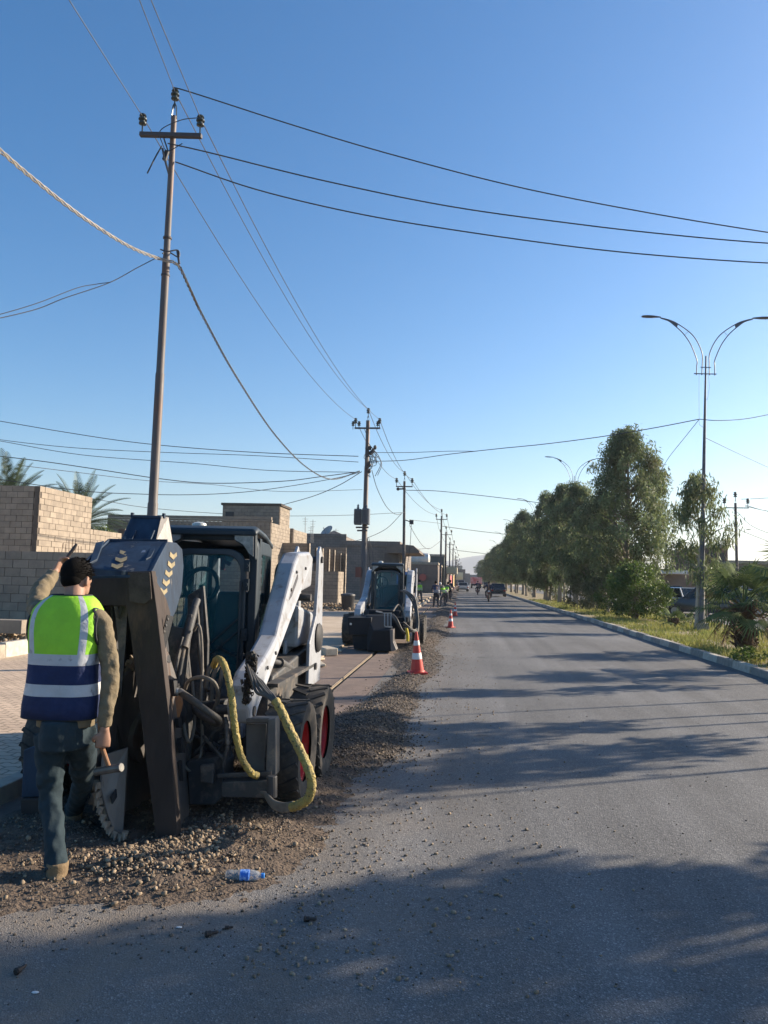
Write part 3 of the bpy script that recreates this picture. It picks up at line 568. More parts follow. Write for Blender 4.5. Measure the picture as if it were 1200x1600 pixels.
# buildings across the second road (right)
t, og, xa, xb, zt = simple_house('brick_house', 66, 1034, 1100, 893, 10, BROWN, 'low brown wall and house behind the parked cars at right')
b = MB(); q0, q1 = P(1034, 895, 64.6), P(1070, 895, 64.6); b.b2(q0.x, q1.x, 63.8, 66.2, q0.z-0.05, q0.z+0.22); b.build('white_canopy', mat('white_canopy', (0.75, 0.75, 0.74), (0.6, 0.6, 0.6), scale=2), t, origin=og)
b = MB(); q0, q1 = P(1063, 920, 65.9), P(1084, 948, 65.9)
for k in range(2): xx = q0.x+k*(q1.x-q0.x)/2; b.b2(xx+0.02, xx+(q1.x-q0.x)/2-0.02, 65.86, 65.94, 0.05, q0.z)
b.build('gate', mat('pale_blue_gate', (0.38, 0.45, 0.50), (0.30, 0.36, 0.40), scale=3), t, origin=og)
RB = brick_mat('red_brick', (0.22, 0.12, 0.085), (0.17, 0.095, 0.07), (0.13, 0.1, 0.08), 0.25, 0.08, 0.01)
t, og, xa, xb, zt = simple_house('red_brick_house', 72, 1104, 1137, 851, 12, RB, 'tall red brick house behind the slender tree at right')
b = MB()
for px in (1112, 1126): q = P(px, 872, 71.95); b.box((q.x, 71.97, q.z), (0.7, 0.08, 1.0))
b.build('window', DARK, t, origin=og)
t, og, xa, xb, zt = simple_house('brown_house', 70, 1138, 1290, 877, 12, BROWN, 'long brown house at the right edge behind the palms')
b = MB()
for px in (1150, 1175, 1200): q = P(px, 900, 69.95); b.box((q.x, 69.97, q.z), (0.8, 0.08, 1.1))
b.build('window', DARK, t, origin=og)
t, og, xa, xb, zt = simple_house('low_shop', 100, 1000, 1040, 905, 16, BLOCKGREY, 'low grey shop glimpsed between the median trees')

# rubble heap on the side street
def heap(name, c, rx, ry, h, n, s0, s1, m, label, cat='rubble'):
    a = rng.uniform(0, 6.28, n); rr = np.sqrt(rng.random(n)); x = c[0]+rx*rr*np.cos(a); y = c[1]+ry*rr*np.sin(a); s = s0+(s1-s0)*rng.random(n)**2.5
    z = c[2]+h*(1-rr**1.4)*rng.random(n)**0.4
    o = stones(name, x, y, z, s, m, 1); tag(o, label, cat, kind='stuff')
q = G(520, 958); heap('rubble_heap', (q.x-1.4, q.y+5, 0.02), 3.4, 3.2, 0.30, 1500, 0.02, 0.13, STONE, 'broken rubble at the foot of the low grey block wall')
heap('wall_rubble', (-11.4, 17.6, 0.1), 3.6, 1.6, 0.32, 1500, 0.03, 0.16, STONE, 'rubble strewn at the foot of the left block wall')
b = MB(); q = P(12, 990, 16.2); b.box((q.x-0.25, 16.4, 0.42), (1.0, 0.34, 0.30), (0, 0, 0.1)); tag(b.build('concrete_block', BLOCK, bevel=0.01, origin=(q.x, 16.4, 0.3)), 'squared concrete block lying on rubble at the left edge', 'block')

# ------------------------------------------------------------------ poles and wires
STEEL = mat('weathered_pole_steel', (0.125, 0.115, 0.11), (0.075, 0.062, 0.056), scale=3, rough=0.6, metal=0.1, stretch=(1, 1, 0.25), c3=(0.17, 0.085, 0.05), wearscale=2.0, weara=0.5, wearb=0.64, bump=0.2)
RUSTP = mat('rusty_pole_base', (0.15, 0.075, 0.045), (0.21, 0.12, 0.075), scale=4, rough=0.85, stretch=(1, 1, 0.3))
ARM = mat('dark_angle_iron', (0.045, 0.045, 0.055), (0.07, 0.06, 0.06), scale=6, rough=0.7)
INS = mat('porcelain_insulator', (0.05, 0.065, 0.06), (0.03, 0.035, 0.035), scale=12, rough=0.25)
BLACKW = mat('black_cable', (0.035, 0.036, 0.042), (0.05, 0.05, 0.055), scale=6, rough=0.6)
GREYW = mat('bare_conductor', (0.10, 0.10, 0.105), (0.07, 0.07, 0.075), scale=6, rough=0.7)
def insulator(b, p, s=1.0, pin=0.14):
    b.tube([p, p+Vector((0, 0, pin*s))], 0.012*s, 6)
    z = pin*s
    b.lathe([(0.03*s, z), (0.06*s, z+0.01*s), (0.06*s, z+0.035*s), (0.035*s, z+0.05*s), (0.035*s, z+0.065*s), (0.068*s, z+0.08*s), (0.068*s, z+0.10*s), (0.035*s, z+0.12*s), (0.035*s, z+0.13*s), (0.058*s, z+0.145*s), (0.05*s, z+0.17*s), (0.02*s, z+0.185*s)], p, 'Z', 14)
    return p+Vector((0, 0, (pin+0.13)*s))
def line_pole(x, y, ztop, lab, top=None, arm=1.15, r0=0.085, r1=0.055, s=1.0, steps=True, armtilt=0.0, col=None, group=None):
    t = thing('utility_pole', (x, y, 0), lab, 'utility pole', group); og = (x, y, 0); tx, ty = (top or (x, y)); att = {}
    def at(z): k = z/ztop; return Vector((x+(tx-x)*k, y+(ty-y)*k, z))
    b = MB()
    if steps: pr = [(0, r0*1.12), (2.9, r0*1.12), (2.92, r0), (5.2, r0*0.97), (5.22, r0*0.86), (7.3, r0*0.84), (7.32, r0*0.74), (ztop, r1)]
    else: pr = [(0, r0), (ztop, r1)]
    b.tube([at(z) for z, r in pr if z <= ztop], [r for z, r in pr if z <= ztop], 14); b.build('pole_shaft', col or STEEL, t, origin=og, smooth=40)
    za = ztop-0.42; c = at(za); hv = Vector((arm/2, 0, arm/2*armtilt)); fr = Vector((0, -r0-0.02, 0))
    b = MB(); b.bar(c-hv+fr, c+hv+fr, 0.07, 0.075*s, up=(0, 1, 0)); b.bar(c-hv*0.25+fr*0.9+Vector((0, 0, -0.02)), c-Vector((0, 0, 0.45)), 0.02, 0.02); b.build('crossarm', ARM, t, origin=og)
    for k, sx in (('l', -1), ('r', 1)): b = MB(); att[k] = insulator(b, c+hv*sx*0.94+fr+Vector((0, 0, 0.03)), s); b.build('insulator', INS, t, origin=og, smooth=35)
    b = MB(); top_ = at(ztop); b.tube([top_+Vector((-0.05, 0, -0.05)), top_+Vector((-0.03, 0, 0.2)), top_+Vector((0, 0, 0.26))], 0.012, 5); b.tube([top_+Vector((0.05, 0, -0.05)), top_+Vector((0.03, 0, 0.2)), top_+Vector((0, 0, 0.26))], 0.012, 5); att['t'] = insulator(b, top_+Vector((0, 0, 0.16)), s); b.build('insulator', INS, t, origin=og, smooth=35)
    return t, at, att
q1 = P(272, 182, 12.7)
p1, at1, A1 = line_pole(P(237, 805, 12.7).x, 12.7, q1.z, 'nearest tall rusty steel utility pole rising behind the near loader', (q1.x, 12.7), 1.15, 0.080, 0.050, 1.12, armtilt=-0.065)
og1 = (p1.location.x, 12.7, 0)
b = MB(); c = P(266, 222, 12.6)
b.tube(curve_pts([P(310, 184, 12.6), P(285, 187, 12.6), P(258, 198, 12.6), P(249, 208, 12.6), P(253, 222, 12.5), P(262, 236, 12.5), P(285, 224, 12.5)], 6), 0.008, 5)
b.tube(curve_pts([P(253, 228, 12.5), P(243, 245, 12.5), P(230, 271, 12.5)], 4), 0.013, 5)
b.tube([P(254, 232, 12.5), P(257, 247, 12.5), P(264, 272, 12.6)], 0.02, 5); b.box(P(259, 243, 12.55), (0.07, 0.05, 0.18), (0, 0.25, 0))
b.build('jumper_wire', BLACKW, p1, origin=og1)
b = MB(); b.tube(curve_pts([P(251, 390, 12.6), P(262, 393, 12.5), P(278, 391, 12.6), P(279, 402, 12.6), P(264, 394, 12.75), P(254, 396, 12.6)], 5), 0.013, 5); b.tube([P(277, 391, 12.6), P(280, 412, 12.6)], 0.02, 6); b.build('cable_bracket', BLACKW, p1, origin=og1)
b = MB()
for py in (372, 430): q = P(262-(py-372)*0.052, py, 12.7); b.lathe([(0.07, -0.02), (0.077, -0.015), (0.077, 0.015), (0.07, 0.02)], (at1(q.z).x, 12.7, q.z), 'Z', 14)
b.build('clamp_band', ARM, p1, origin=og1)
# transformer pole
q2 = P(578, 662, 38.5); base2 = G(566, 957)
p2, at2, A2 = line_pole(base2.x, base2.y, q2.z, 'thick utility pole with a grey transformer and cable tangles behind the second loader', (q2.x, base2.y), 1.3, 0.14, 0.10, 1.5)
Y2 = base2.y; og2 = tuple(p2.location)
b = MB(); 
for px in (551.5, 561, 590): insulator(b, P(px, 671, Y2-0.1), 1.3)
b.build('insulator', INS, p2, origin=og2)
TR = mat('transformer_paint', (0.13, 0.145, 0.165), (0.10, 0.11, 0.125), scale=4, rough=0.5)
for sx in (0, 1):
    b = MB(); q = P(560 if sx == 0 else 573, 808, Y2); b.box((q.x, Y2-0.1-0.15*sx, q.z), (0.34, 0.5, 0.78))
    for k in range(5): b.b2(q.x-0.17+k*0.07, q.x-0.15+k*0.07, Y2-0.42-0.15*sx, Y2-0.35-0.15*sx, q.z-0.33, q.z+0.33)
    b.lathe([(0.05, 0), (0.07, 0.05), (0.04, 0.12), (0.06, 0.16), (0.02, 0.24)], (q.x, Y2-0.2, q.z+0.39), 'Z', 10); b.build('transformer', TR, p2, origin=og2)
b = MB()
for py, hw in ((824, 10), (829, 8)): b.bar(P(566-hw, py, Y2-0.15), P(566+hw, py, Y2-0.15), 0.08, 0.06, up=(0, 1, 0))
b.build('platform_arm', ARM, p2, origin=og2)
b = MB(); q = P(560, 894, Y2-0.2); b.box(q, (0.28, 0.2, 0.5)); b.build('meter_box', mat('rust_box', (0.20, 0.075, 0.05), (0.15, 0.06, 0.045), scale=5), p2, origin=og2)
b = MB()
for k in range(16):
    a0 = P(573+random.uniform(-3, 3), random.uniform(688, 745), Y2-0.1); a1 = P(573+random.uniform(-2, 17), random.uniform(690, 745), Y2+random.uniform(-.4, .4)); m = (a0+a1)/2+Vector((random.uniform(-.2, .5), random.uniform(-.2, .2), random.uniform(-.35, .1)))
    b.tube(curve_pts([a0, m, a1], 5), 0.016, 4)
for px, py in ((578, 700), (583, 704), (586, 699), (579, 708), (577, 726), (577, 736)): b.ball(P(px, py, Y2), (0.09, 0.09, 0.12), 8, 6)
b.tube(curve_pts([P(574, 840, Y2), P(578, 880, Y2), P(576, 925, Y2), P(580, 955, Y2)], 5), 0.02, 5); b.tube(curve_pts([P(576, 840, Y2), P(583, 870, Y2), P(580, 905, Y2)], 5), 0.012, 4)
b.build('cable_tangle', BLACKW, p2, origin=og2)
# the rest of the line
DP = mat('dark_pole', (0.09, 0.075, 0.075), (0.06, 0.055, 0.06), scale=4, rough=0.7)
farp = [(632, 752, 57, 631, 'dark utility pole with twin insulators right of the second loader cab'), (690, 806, 86, 688, 'utility pole standing beside the group of road workers')]
ATT = [A1, A2]; AT = [at1, at2]
for px, py, Y, pxb, lab in farp:
    q = P(px, py, Y); qb = P(pxb, 907, Y); t, at, A = line_pole(qb.x, Y, q.z, lab, (q.x, Y), 1.25, 0.13, 0.09, 1.9, steps=False, col=DP); ATT.append(A); AT.append(at)
q = P(632, 760, 57); t3 = [o for o in COL.objects if o.name.startswith('utility_pole')][2]; b = MB(); b.bar(P(623, 764, 57), P(634, 764, 57), 0.1, 0.1, up=(0, 1, 0)); b.ball(P(622, 764, 57), 0.13, 8, 6); b.box(P(643, 816, 57), (0.3, 0.3, 0.3)); b.tube([P(643, 816, 57), P(632, 812, 57)], 0.04, 5); b.tube([P(643, 816, 57), P(641, 850, 57), P(636, 890, 57)], 0.02, 5); b.build('cable_box', BLACKW, t3, origin=tuple(t3.location))
b = MB(); q = P(688.5, 906, 86); 
grp = 'receding utility poles on the left'
for px, py, Y in ((697, 831, 113), (703, 847, 143), (708, 856, 172), (712, 868, 205), (714, 874, 235), (716.5, 880, 268), (718, 884, 300), (719.5, 886, 335)):
    q = P(px, py, Y); t, at, A = line_pole(q.x, Y, q.z, ORD[len(ATT)+1]+' utility pole of the left line, counted from the near loader, small with distance', None, 1.7, 0.16, 0.12, 2.2, steps=False, col=DP, group=grp); ATT.append(A); AT.append(at)
t_ = line_pole(P(1152, 900, 66).x, 66, P(1150, 786, 66).z, 'utility pole beyond the second road at the right edge', (P(1149, 780, 66).x, 66), 2.0, 0.13, 0.1, 2.4, steps=False, col=DP); AR = t_[2]
t_ = line_pole(P(1041, 900, 96).x, 96, P(1041, 832, 96).z, 'utility pole glimpsed between the tall tree and the slender tree', None, 2.0, 0.15, 0.12, 2.4, steps=False, col=DP)
t_ = line_pole(P(748, 900, 480).x, 480, P(748, 884, 480).z, 'tiny far pole standing on the overpass skyline', None, 3.5, 0.3, 0.25, 3, steps=False, col=DP)

def wire(pts, r, lab, m=None, twist=0, n=7, group=None, name='overhead_wire'):
    c = curve_pts(pts, n); b = MB()
    if twist:
        # resample finely, lay strands in a helix
        L = [0]
        for i in range(1, len(c)): L.append(L[-1]+(c[i]-c[i-1]).length)
        tot = L[-1]; N_ = int(tot/0.05); fine = []
        j = 0
        for k in range(N_+1):
            s = tot*k/N_
            while j < len(L)-2 and L[j+1] < s: j += 1
            u = (s-L[j])/max(1e-6, L[j+1]-L[j]); fine.append(c[j].lerp(c[j+1], u))
        for q in range(3):
            pp = []
            for i, p in enumerate(fine):
                d = (fine[min(i+1, N_)]-fine[max(i-1, 0)]).normalized(); x = d.cross(Vector((0, 0, 1))).normalized(); y = d.cross(x); a = i*0.05/twist*2*math.pi+q*2.094
                pp.append(p+x*math.cos(a)*r*1.15+y*math.sin(a)*r*1.15)
            b.tube(pp, r*0.66, 5)
    else: b.tube(c, r, 5)
    o = b.build(name, m or BLACKW, origin=tuple(c[0])); tag(o, lab, 'wire', group); return o
def sagw(a, b_, sag, r, lab, m=None, n=9, group=None):
    a, b_ = Vector(a), Vector(b_); wire([a.lerp(b_, k/n)-Vector((0, 0, sag*4*(k/n)*(1-k/n))) for k in range(n+1)], r, lab, m, n=2, group=group)
def topray(px, py, z):
    d = FW*FPX + RC*(px-600) - UC*(py-800); t = (z-EYE)/d.z; return Vector((d.x*t, d.y*t, z))
for key, px, lab in (('l', 108, 'bare wire climbing out of the top left from the left insulator of the nearest pole'), ('t', 218, 'bare wire climbing out of the top from the head insulator of the nearest pole'), ('r', 236, 'bare wire climbing out of the top from the right insulator of the nearest pole')):
    a = A1[key]; z = a.z-0.32; m = topray(px, 0, z); e = m+(m-a)*0.8; e.z = z-0.25
    wire([a, m, e], 0.0075, lab, GREYW)
for key, lab in (('l', 'left bare wire sagging from the nearest pole to the transformer pole'), ('t', 'top bare wire sagging from the nearest pole to the transformer pole'), ('r', 'right bare wire sagging from the nearest pole to the transformer pole')):
    sagw(A1[key], A2[key], 0.75, 0.0095, lab, GREYW)
for i in range(1, 7):
    for key in 'ltr': sagw(ATT[i][key], ATT[i+1][key], 0.6, 0.012+0.003*i, {'l': 'left', 't': 'top', 'r': 'right'}[key]+' wire strung between the '+ORD[i+1]+' and '+ORD[i+2]+' poles of the left line', GREYW, 6, group='wires along the pole line')
wire([A1['t']+Vector((0.03, 0, 0.02)), P(285, 140, 12.68), P(450, 193, 13.0), P(600, 238, 13.3), P(800, 290, 13.7), P(1000, 330, 14.1), P(1200, 363, 14.5), P(1330, 379, 14.8)], 0.012, 'topmost black cable crossing the road from the nearest pole head')
wire([P(262, 224, 12.6), P(325, 238, 12.75), P(500, 281, 13.1), P(700, 322, 13.5), P(900, 350, 13.9), P(1050, 367, 14.2), P(1200, 380, 14.5), P(1330, 385, 14.8)], 0.0125, 'middle black cable crossing the road from the nearest crossarm')
wire([P(274, 253, 12.7), P(400, 296, 13.0), P(550, 332, 13.3), P(700, 358, 13.6), P(900, 386, 14), P(1050, 401, 14.2), P(1200, 411, 14.5), P(1330, 415, 14.8)], 0.0125, 'lowest black cable crossing the road from below the nearest crossarm')
wire([P(-60, 180, 7.5), P(0, 235, 8.2), P(55, 282, 9.0), P(130, 340, 10.2), P(200, 384, 11.5), P(245, 403, 12.4), P(272, 410, 12.6)], 0.017, 'thick beige twisted cable running from the left edge to the nearest pole', mat('beige_cable', (0.34, 0.31, 0.27), (0.26, 0.235, 0.21), scale=8, rough=0.7), twist=0.55, name='twisted_cable')
wire([P(272, 410, 12.6), P(282, 420, 12.9), P(297, 452, 14), P(320, 500, 15.5), P(370, 590, 19), P(430, 680, 25), P(480, 731, 31), P(520, 749, 36), P(562, 736, Y2)], 0.017, 'dark twisted cable swooping from the nearest pole down to the transformer pole', mat('dark_twist_cable', (0.12, 0.11, 0.10), (0.05, 0.05, 0.05), scale=8, rough=0.7), twist=0.7, name='twisted_cable')
wire([P(283, 418, 12.7), P(290, 436, 13.4), P(300, 460, 14.3), P(310, 483, 14.9)], 0.012, 'short black tail wire lashed beside the dark twisted cable')
wire([P(248, 401, 12.6), P(215, 418, 12.4), P(170, 442, 12), P(100, 466, 11.4), P(50, 485, 11), P(-60, 510, 10)], 0.008, 'lower of the two drop wires leaving the left edge')
wire([P(172, 441, 12), P(150, 444, 11.9), P(120, 450, 11.6), P(60, 473, 11), P(0, 491, 10.5), P(-60, 505, 10)], 0.007, 'upper of the two drop wires leaving the left edge')
LW = 'wires crossing behind the nearest pole at left'
for i, (pts, Ya, Yb) in enumerate([
    ([(-60, 648), (0, 658), (100, 675), (200, 690), (300, 700), (420, 708), (560, 713)], 40, 39),
    ([(-60, 675), (0, 687), (120, 700), (260, 707), (400, 712), (560, 722)], 38, 39),
    ([(-60, 680), (0, 689), (130, 711), (300, 724), (420, 735), (560, 738)], 37, 39),
    ([(-60, 706), (60, 720), (150, 733), (250, 748), (330, 755), (440, 752), (500, 745), (562, 737)], 33, 39),
    ([(30, 727), (120, 738), (230, 751), (330, 757), (440, 768), (566, 765)], 34, 57),
    ([(-60, 740), (120, 766), (220, 772), (300, 773), (380, 769), (450, 760), (520, 748), (564, 738)], 30, 39),
    ([(-60, 755), (140, 779), (220, 792), (320, 801), (430, 806), (540, 805), (628, 801)], 36, 57)]):
    n = len(pts); wire([P(x, y, Ya+(Yb-Ya)*k/(n-1)) for k, (x, y) in enumerate(pts)], 0.02 if i in (0, 3) else 0.016, ['topmost', 'second highest', 'third highest', 'middle', 'third lowest', 'second lowest', 'lowest'][i]+' of the thin wires crossing behind the nearest pole at left', group=LW)
wire([P(565, 737, Y2), P(530, 758, 41), P(490, 775, 43), P(441, 789, 46)], 0.02, 'drop wire from the transformer pole to the stair tower roof')
wire([P(576, 721, Y2), P(634, 719, 38), P(700, 710, 36), P(780, 701, 34), (P(850, 694, 32)), P(935, 683, 30.5), P(1020, 669, 29), P(1093, 655, 27.9)], 0.017, 'long cable crossing the road from the transformer pole to the nearest street lamp')
wire([P(576, 707, Y2), P(640, 707, 38), P(700, 705, 37), P(740, 705, 36)], 0.014, 'upper cable joining the long road crossing cable')
wire([P(634, 766, 57), P(680, 767, 58), P(740, 773, 60), P(800, 780, 61), P(845, 786, 62)], 0.025, 'cable crossing from the third pole to the trees')
wire([P(690, 818, 86), P(648, 813, 70), P(640, 812, 57)], 0.02, 'short cable between the third and fourth poles')
wire([P(690, 822, 86), P(740, 829, 88), P(800, 836, 92)], 0.03, 'thin cable crossing from the fourth pole to the trees')
wire([P(714, 860, 172), P(765, 866, 172)], 0.05, 'faint far cable crossing the road near its end')
wire([P(581, 735, Y2), P(590, 765, 42), P(605, 793, 47), P(620, 804, 52), P(632, 800, 57)], 0.018, 'loose cable drooping from the transformer pole to the third pole')
wire([P(640, 820, 57), P(650, 838, 65), P(662, 854, 72), P(672, 857, 80), P(689, 845, 86)], 0.02, 'loose cable drooping between the third and fourth poles')
wire([P(627, 803, 57), P(605, 825, 58), P(580, 838, 59), P(556, 845, 61)], 0.02, 'drop wire from the third pole to the flat roofed house')
wire([P(655, 858, H3-1), P(665, 857, 72), P(672, 857, 78)], 0.02, 'short service wire leaving the awning corner')

# street lamps on the median
LAMP = mat('lamp_post_paint', (0.10, 0.11, 0.135), (0.075, 0.08, 0.10), scale=5, rough=0.5, c3=(0.16, 0.13, 0.12), wearscale=3)
def lamp_proto():
    t = thing('street_lamp', (0, 0, 0), '', 'street lamp')
    zj = 9.15
    b = MB(); b.tube([(0, 0, 0), (0.0, 0, 3), (0.01, 0, 6), (0.03, 0, zj+0.66)], [0.085, 0.075, 0.06, 0.026], 12); b.build('post', LAMP, t, smooth=40)
    b = MB(); b.box((0, 0, 0.14), (0.42, 0.42, 0.28), taper=0.9); b.build('footing', KERB, t)
    b = MB(); b.bar((-0.38, 0, zj), (0.40, 0, zj), 0.03, 0.03, up=(0, 1, 0)); b.bar((-0.15, 0, zj+0.24), (0.2, 0, zj+0.24), 0.025, 0.025, up=(0, 1, 0)); b.build('bracket', LAMP, t)
    for s in (-1, 1):
        b = MB(); ox = 0.025
        f = lambda pts: [(ox+s*x, 0, zj+z) for x, z in pts]
        b.tube(curve_pts(f([(0.13, -0.05), (0.12, 0.4), (0.13, 0.75), (0.3, 1.17), (0.55, 1.5), (1.0, 1.83), (1.3, 1.97), (1.62, 2.05)]), 5), 0.018, 7)
        b.tube(curve_pts(f([(0.32, -0.05), (0.31, 0.3), (0.31, 0.5), (0.52, 1.05), (0.78, 1.45), (1.03, 1.70), (1.3, 1.92), (1.6, 2.03)]), 5), 0.018, 7)
        b.slab([(ox+s*x, -0.01, zj+z) for x, z in ((0.98, 1.83), (1.03, 1.68), (1.32, 1.93), (1.62, 2.04), (1.3, 1.98))], (0, 0.02, 0))
        b.tube([(ox+s*0.62, 0, zj+1.55), (ox+s*0.75, 0, zj+1.42)], 0.008, 4); b.build('arm', LAMP, t, smooth=50)
        b = MB(); rings = []
        for x, w_, h_ in ((1.6, 0.03, 0.02), (1.72, 0.06, 0.03), (1.9, 0.11, 0.04), (2.1, 0.12, 0.042), (2.24, 0.09, 0.03), (2.28, 0.03, 0.012)):
            rings.append([(ox+s*x, w_*math.cos(a), zj+2.07+0.02*(x-1.6)+h_*math.sin(a)*(1.2 if math.sin(a) > 0 else 0.6)) for a in np.linspace(0, 2*math.pi, 12, endpoint=False)])
        b.loft(rings); b.build('lamp_head', LAMP, t, smooth=50)
    b = MB(); b.tube([(-0.2, 0, zj), (-0.19, 0, 8.2), (-0.17, 0, 7.3), (-0.03, 0, 7.2)], 0.005, 4); b.tube(curve_pts([(0.12, 0, zj-0.05), (0.16, 0, 8.7), (0.1, 0, 8.2)], 4), 0.005, 4); b.build('loose_wire', BLACKW, t)
    return t
lp = lamp_proto(); LX = 8.42
lamps = [(P(1095, 900, 28.7).x+0.0, 28.7, 'nearest twin arm street lamp rising through the slender median tree'), (8.5, 61.5, 'second twin arm street lamp standing behind the dark trees'), (8.5, 93, 'third street lamp with its left arm showing over the trees'), (8.5, 125, 'fourth street lamp with its left arm showing over the trees'), (8.5, 157, 'fifth street lamp, small, just clear of the trees'), (8.5, 189, 'sixth street lamp, the smallest arm above the trees')]
for i, (x, y, lab) in enumerate(lamps):
    o = lp if i == 0 else copy_tree(lp); o.location = (x, y, 0.1); o['label'] = lab; o['group'] = 'twin arm street lamps on the median'
    if i == 0: o.rotation_euler = (0, R(1.4), 0); o.scale = (1.03, 1.03, 1.032)
wire([P(1093, 655, 27.9), P(1120, 657, 28), P(1160, 655, 29), P(1200, 648, 30), P(1280, 632, 32)], 0.014, 'cable leaving the nearest street lamp toward the right edge')
wire([P(1092, 656, 27.9), P(1068, 686, 30), P(1045, 715, 33), P(1030, 740, 36)], 0.011, 'cable dropping from the nearest street lamp into the tall tree')
wire([P(1102, 684, 27.9), P(1150, 707, 31), P(1200, 730, 35), P(1280, 765, 40)], 0.011, 'thin wire falling from the nearest street lamp to the right edge')
for i, (pts) in enumerate([[(1164, 789), (1200, 799), (1290, 815)], [(1164, 791), (1210, 800), (1290, 806)], [(1152, 826), (1180, 838), (1290, 880)], [(1152, 800), (1185, 827), (1290, 860)], [(1158, 780), (1200, 778), (1290, 770)], [(1152, 828), (1140, 850), (1130, 880)]]):
    wire([P(x, y, 66) for x, y in pts], 0.022, ['upper long', 'straighter upper', 'lower steep', 'middle steep', 'topmost level', 'short leftward'][i]+' thin wire attached to the utility pole at the right edge', group='wires of the right hand pole')
# ------------------------------------------------------------------ vegetation
LEAFE = mat('eucalyptus_leaf', (0.20, 0.235, 0.10), (0.11, 0.15, 0.07), scale=0.9, rough=0.6, rnd=0.5, trans=0.4, c3=(0.15, 0.13, 0.06), wearscale=0.7, weara=0.5, wearb=0.72)
LEAFG = mat('bright_leaf', (0.13, 0.18, 0.035), (0.075, 0.12, 0.03), scale=1.5, rough=0.6, rnd=0.4, trans=0.3)
LEAFO = mat('olive_leaf', (0.15, 0.14, 0.06), (0.10, 0.105, 0.045), scale=1.5, rough=0.7, rnd=0.4, trans=0.25)
LEAFP = mat('palm_leaf', (0.15, 0.19, 0.075), (0.09, 0.125, 0.05), scale=3, rough=0.9, spec=0.1, rnd=0.3, trans=0.2)
LEAFD = mat('date_palm_leaf', (0.09, 0.12, 0.055), (0.055, 0.08, 0.04), scale=1, rough=0.55, rnd=0.3, trans=0.15)
DRYL = mat('dry_frond', (0.24, 0.16, 0.09), (0.14, 0.09, 0.055), scale=5, rough=0.9, rnd=0.4)
BARK = mat('smooth_pale_bark', (0.30, 0.25, 0.19), (0.20, 0.165, 0.13), scale=3, rough=0.9, bump=0.5, bscale=20, stretch=(1, 1, 0.3), c3=(0.13, 0.10, 0.08), wearscale=3)
WBARK = mat('whitewashed_bark', (0.42, 0.38, 0.31), (0.32, 0.28, 0.22), scale=6, rough=0.95, bump=0.5)
PALMB = mat('palm_boots', (0.15, 0.095, 0.065), (0.09, 0.06, 0.045), scale=12, rough=1, bump=0.8, bscale=40, rnd=0.3)

def leaf_quads(C, D, L, W, droopn=None):
    """leaf-shaped quads (diamond) at C along D"""
    n = len(C); D = D/np.linalg.norm(D, axis=1, keepdims=True); A = rng.normal(0, 1, (n, 3)); S = np.cross(D, A); S /= np.linalg.norm(S, axis=1, keepdims=True)+1e-9
    L = L[:, None]; W = W[:, None]; p0 = C; p1 = C+D*L*0.45+S*W; p2 = C+D*L; p3 = C+D*L*0.45-S*W
    V = np.stack([p0, p1, p2, p3], 1).reshape(-1, 3); F = np.arange(4*n).reshape(-1, 4); return V, F
def crown(name, parent, clumps, nleaf, L, W, spread, down, m, shade=None):
    """clumps: (x,y,z,r)"""
    cl = np.array(clumps); k = len(cl); idx = np.repeat(np.arange(k), nleaf); n = len(idx)
    d = rng.normal(0, 1, (n, 3)); d /= np.linalg.norm(d, axis=1, keepdims=True); rr = rng.random(n)**0.45
    C = cl[idx, :3]+d*(cl[idx, 3]*rr)[:, None]*np.array(spread)[None]
    D = rng.normal(0, 1, (n, 3))+np.array([0, 0, -down])[None]
    ls = rng.uniform(0.6, 1.3, n); V, F = leaf_quads(C, D, L*ls, W*ls)
    cr = rng.random(k)[idx]*0.6+rng.random(n)*0.4
    return raw_mesh(name, V, F, m, cr, parent)
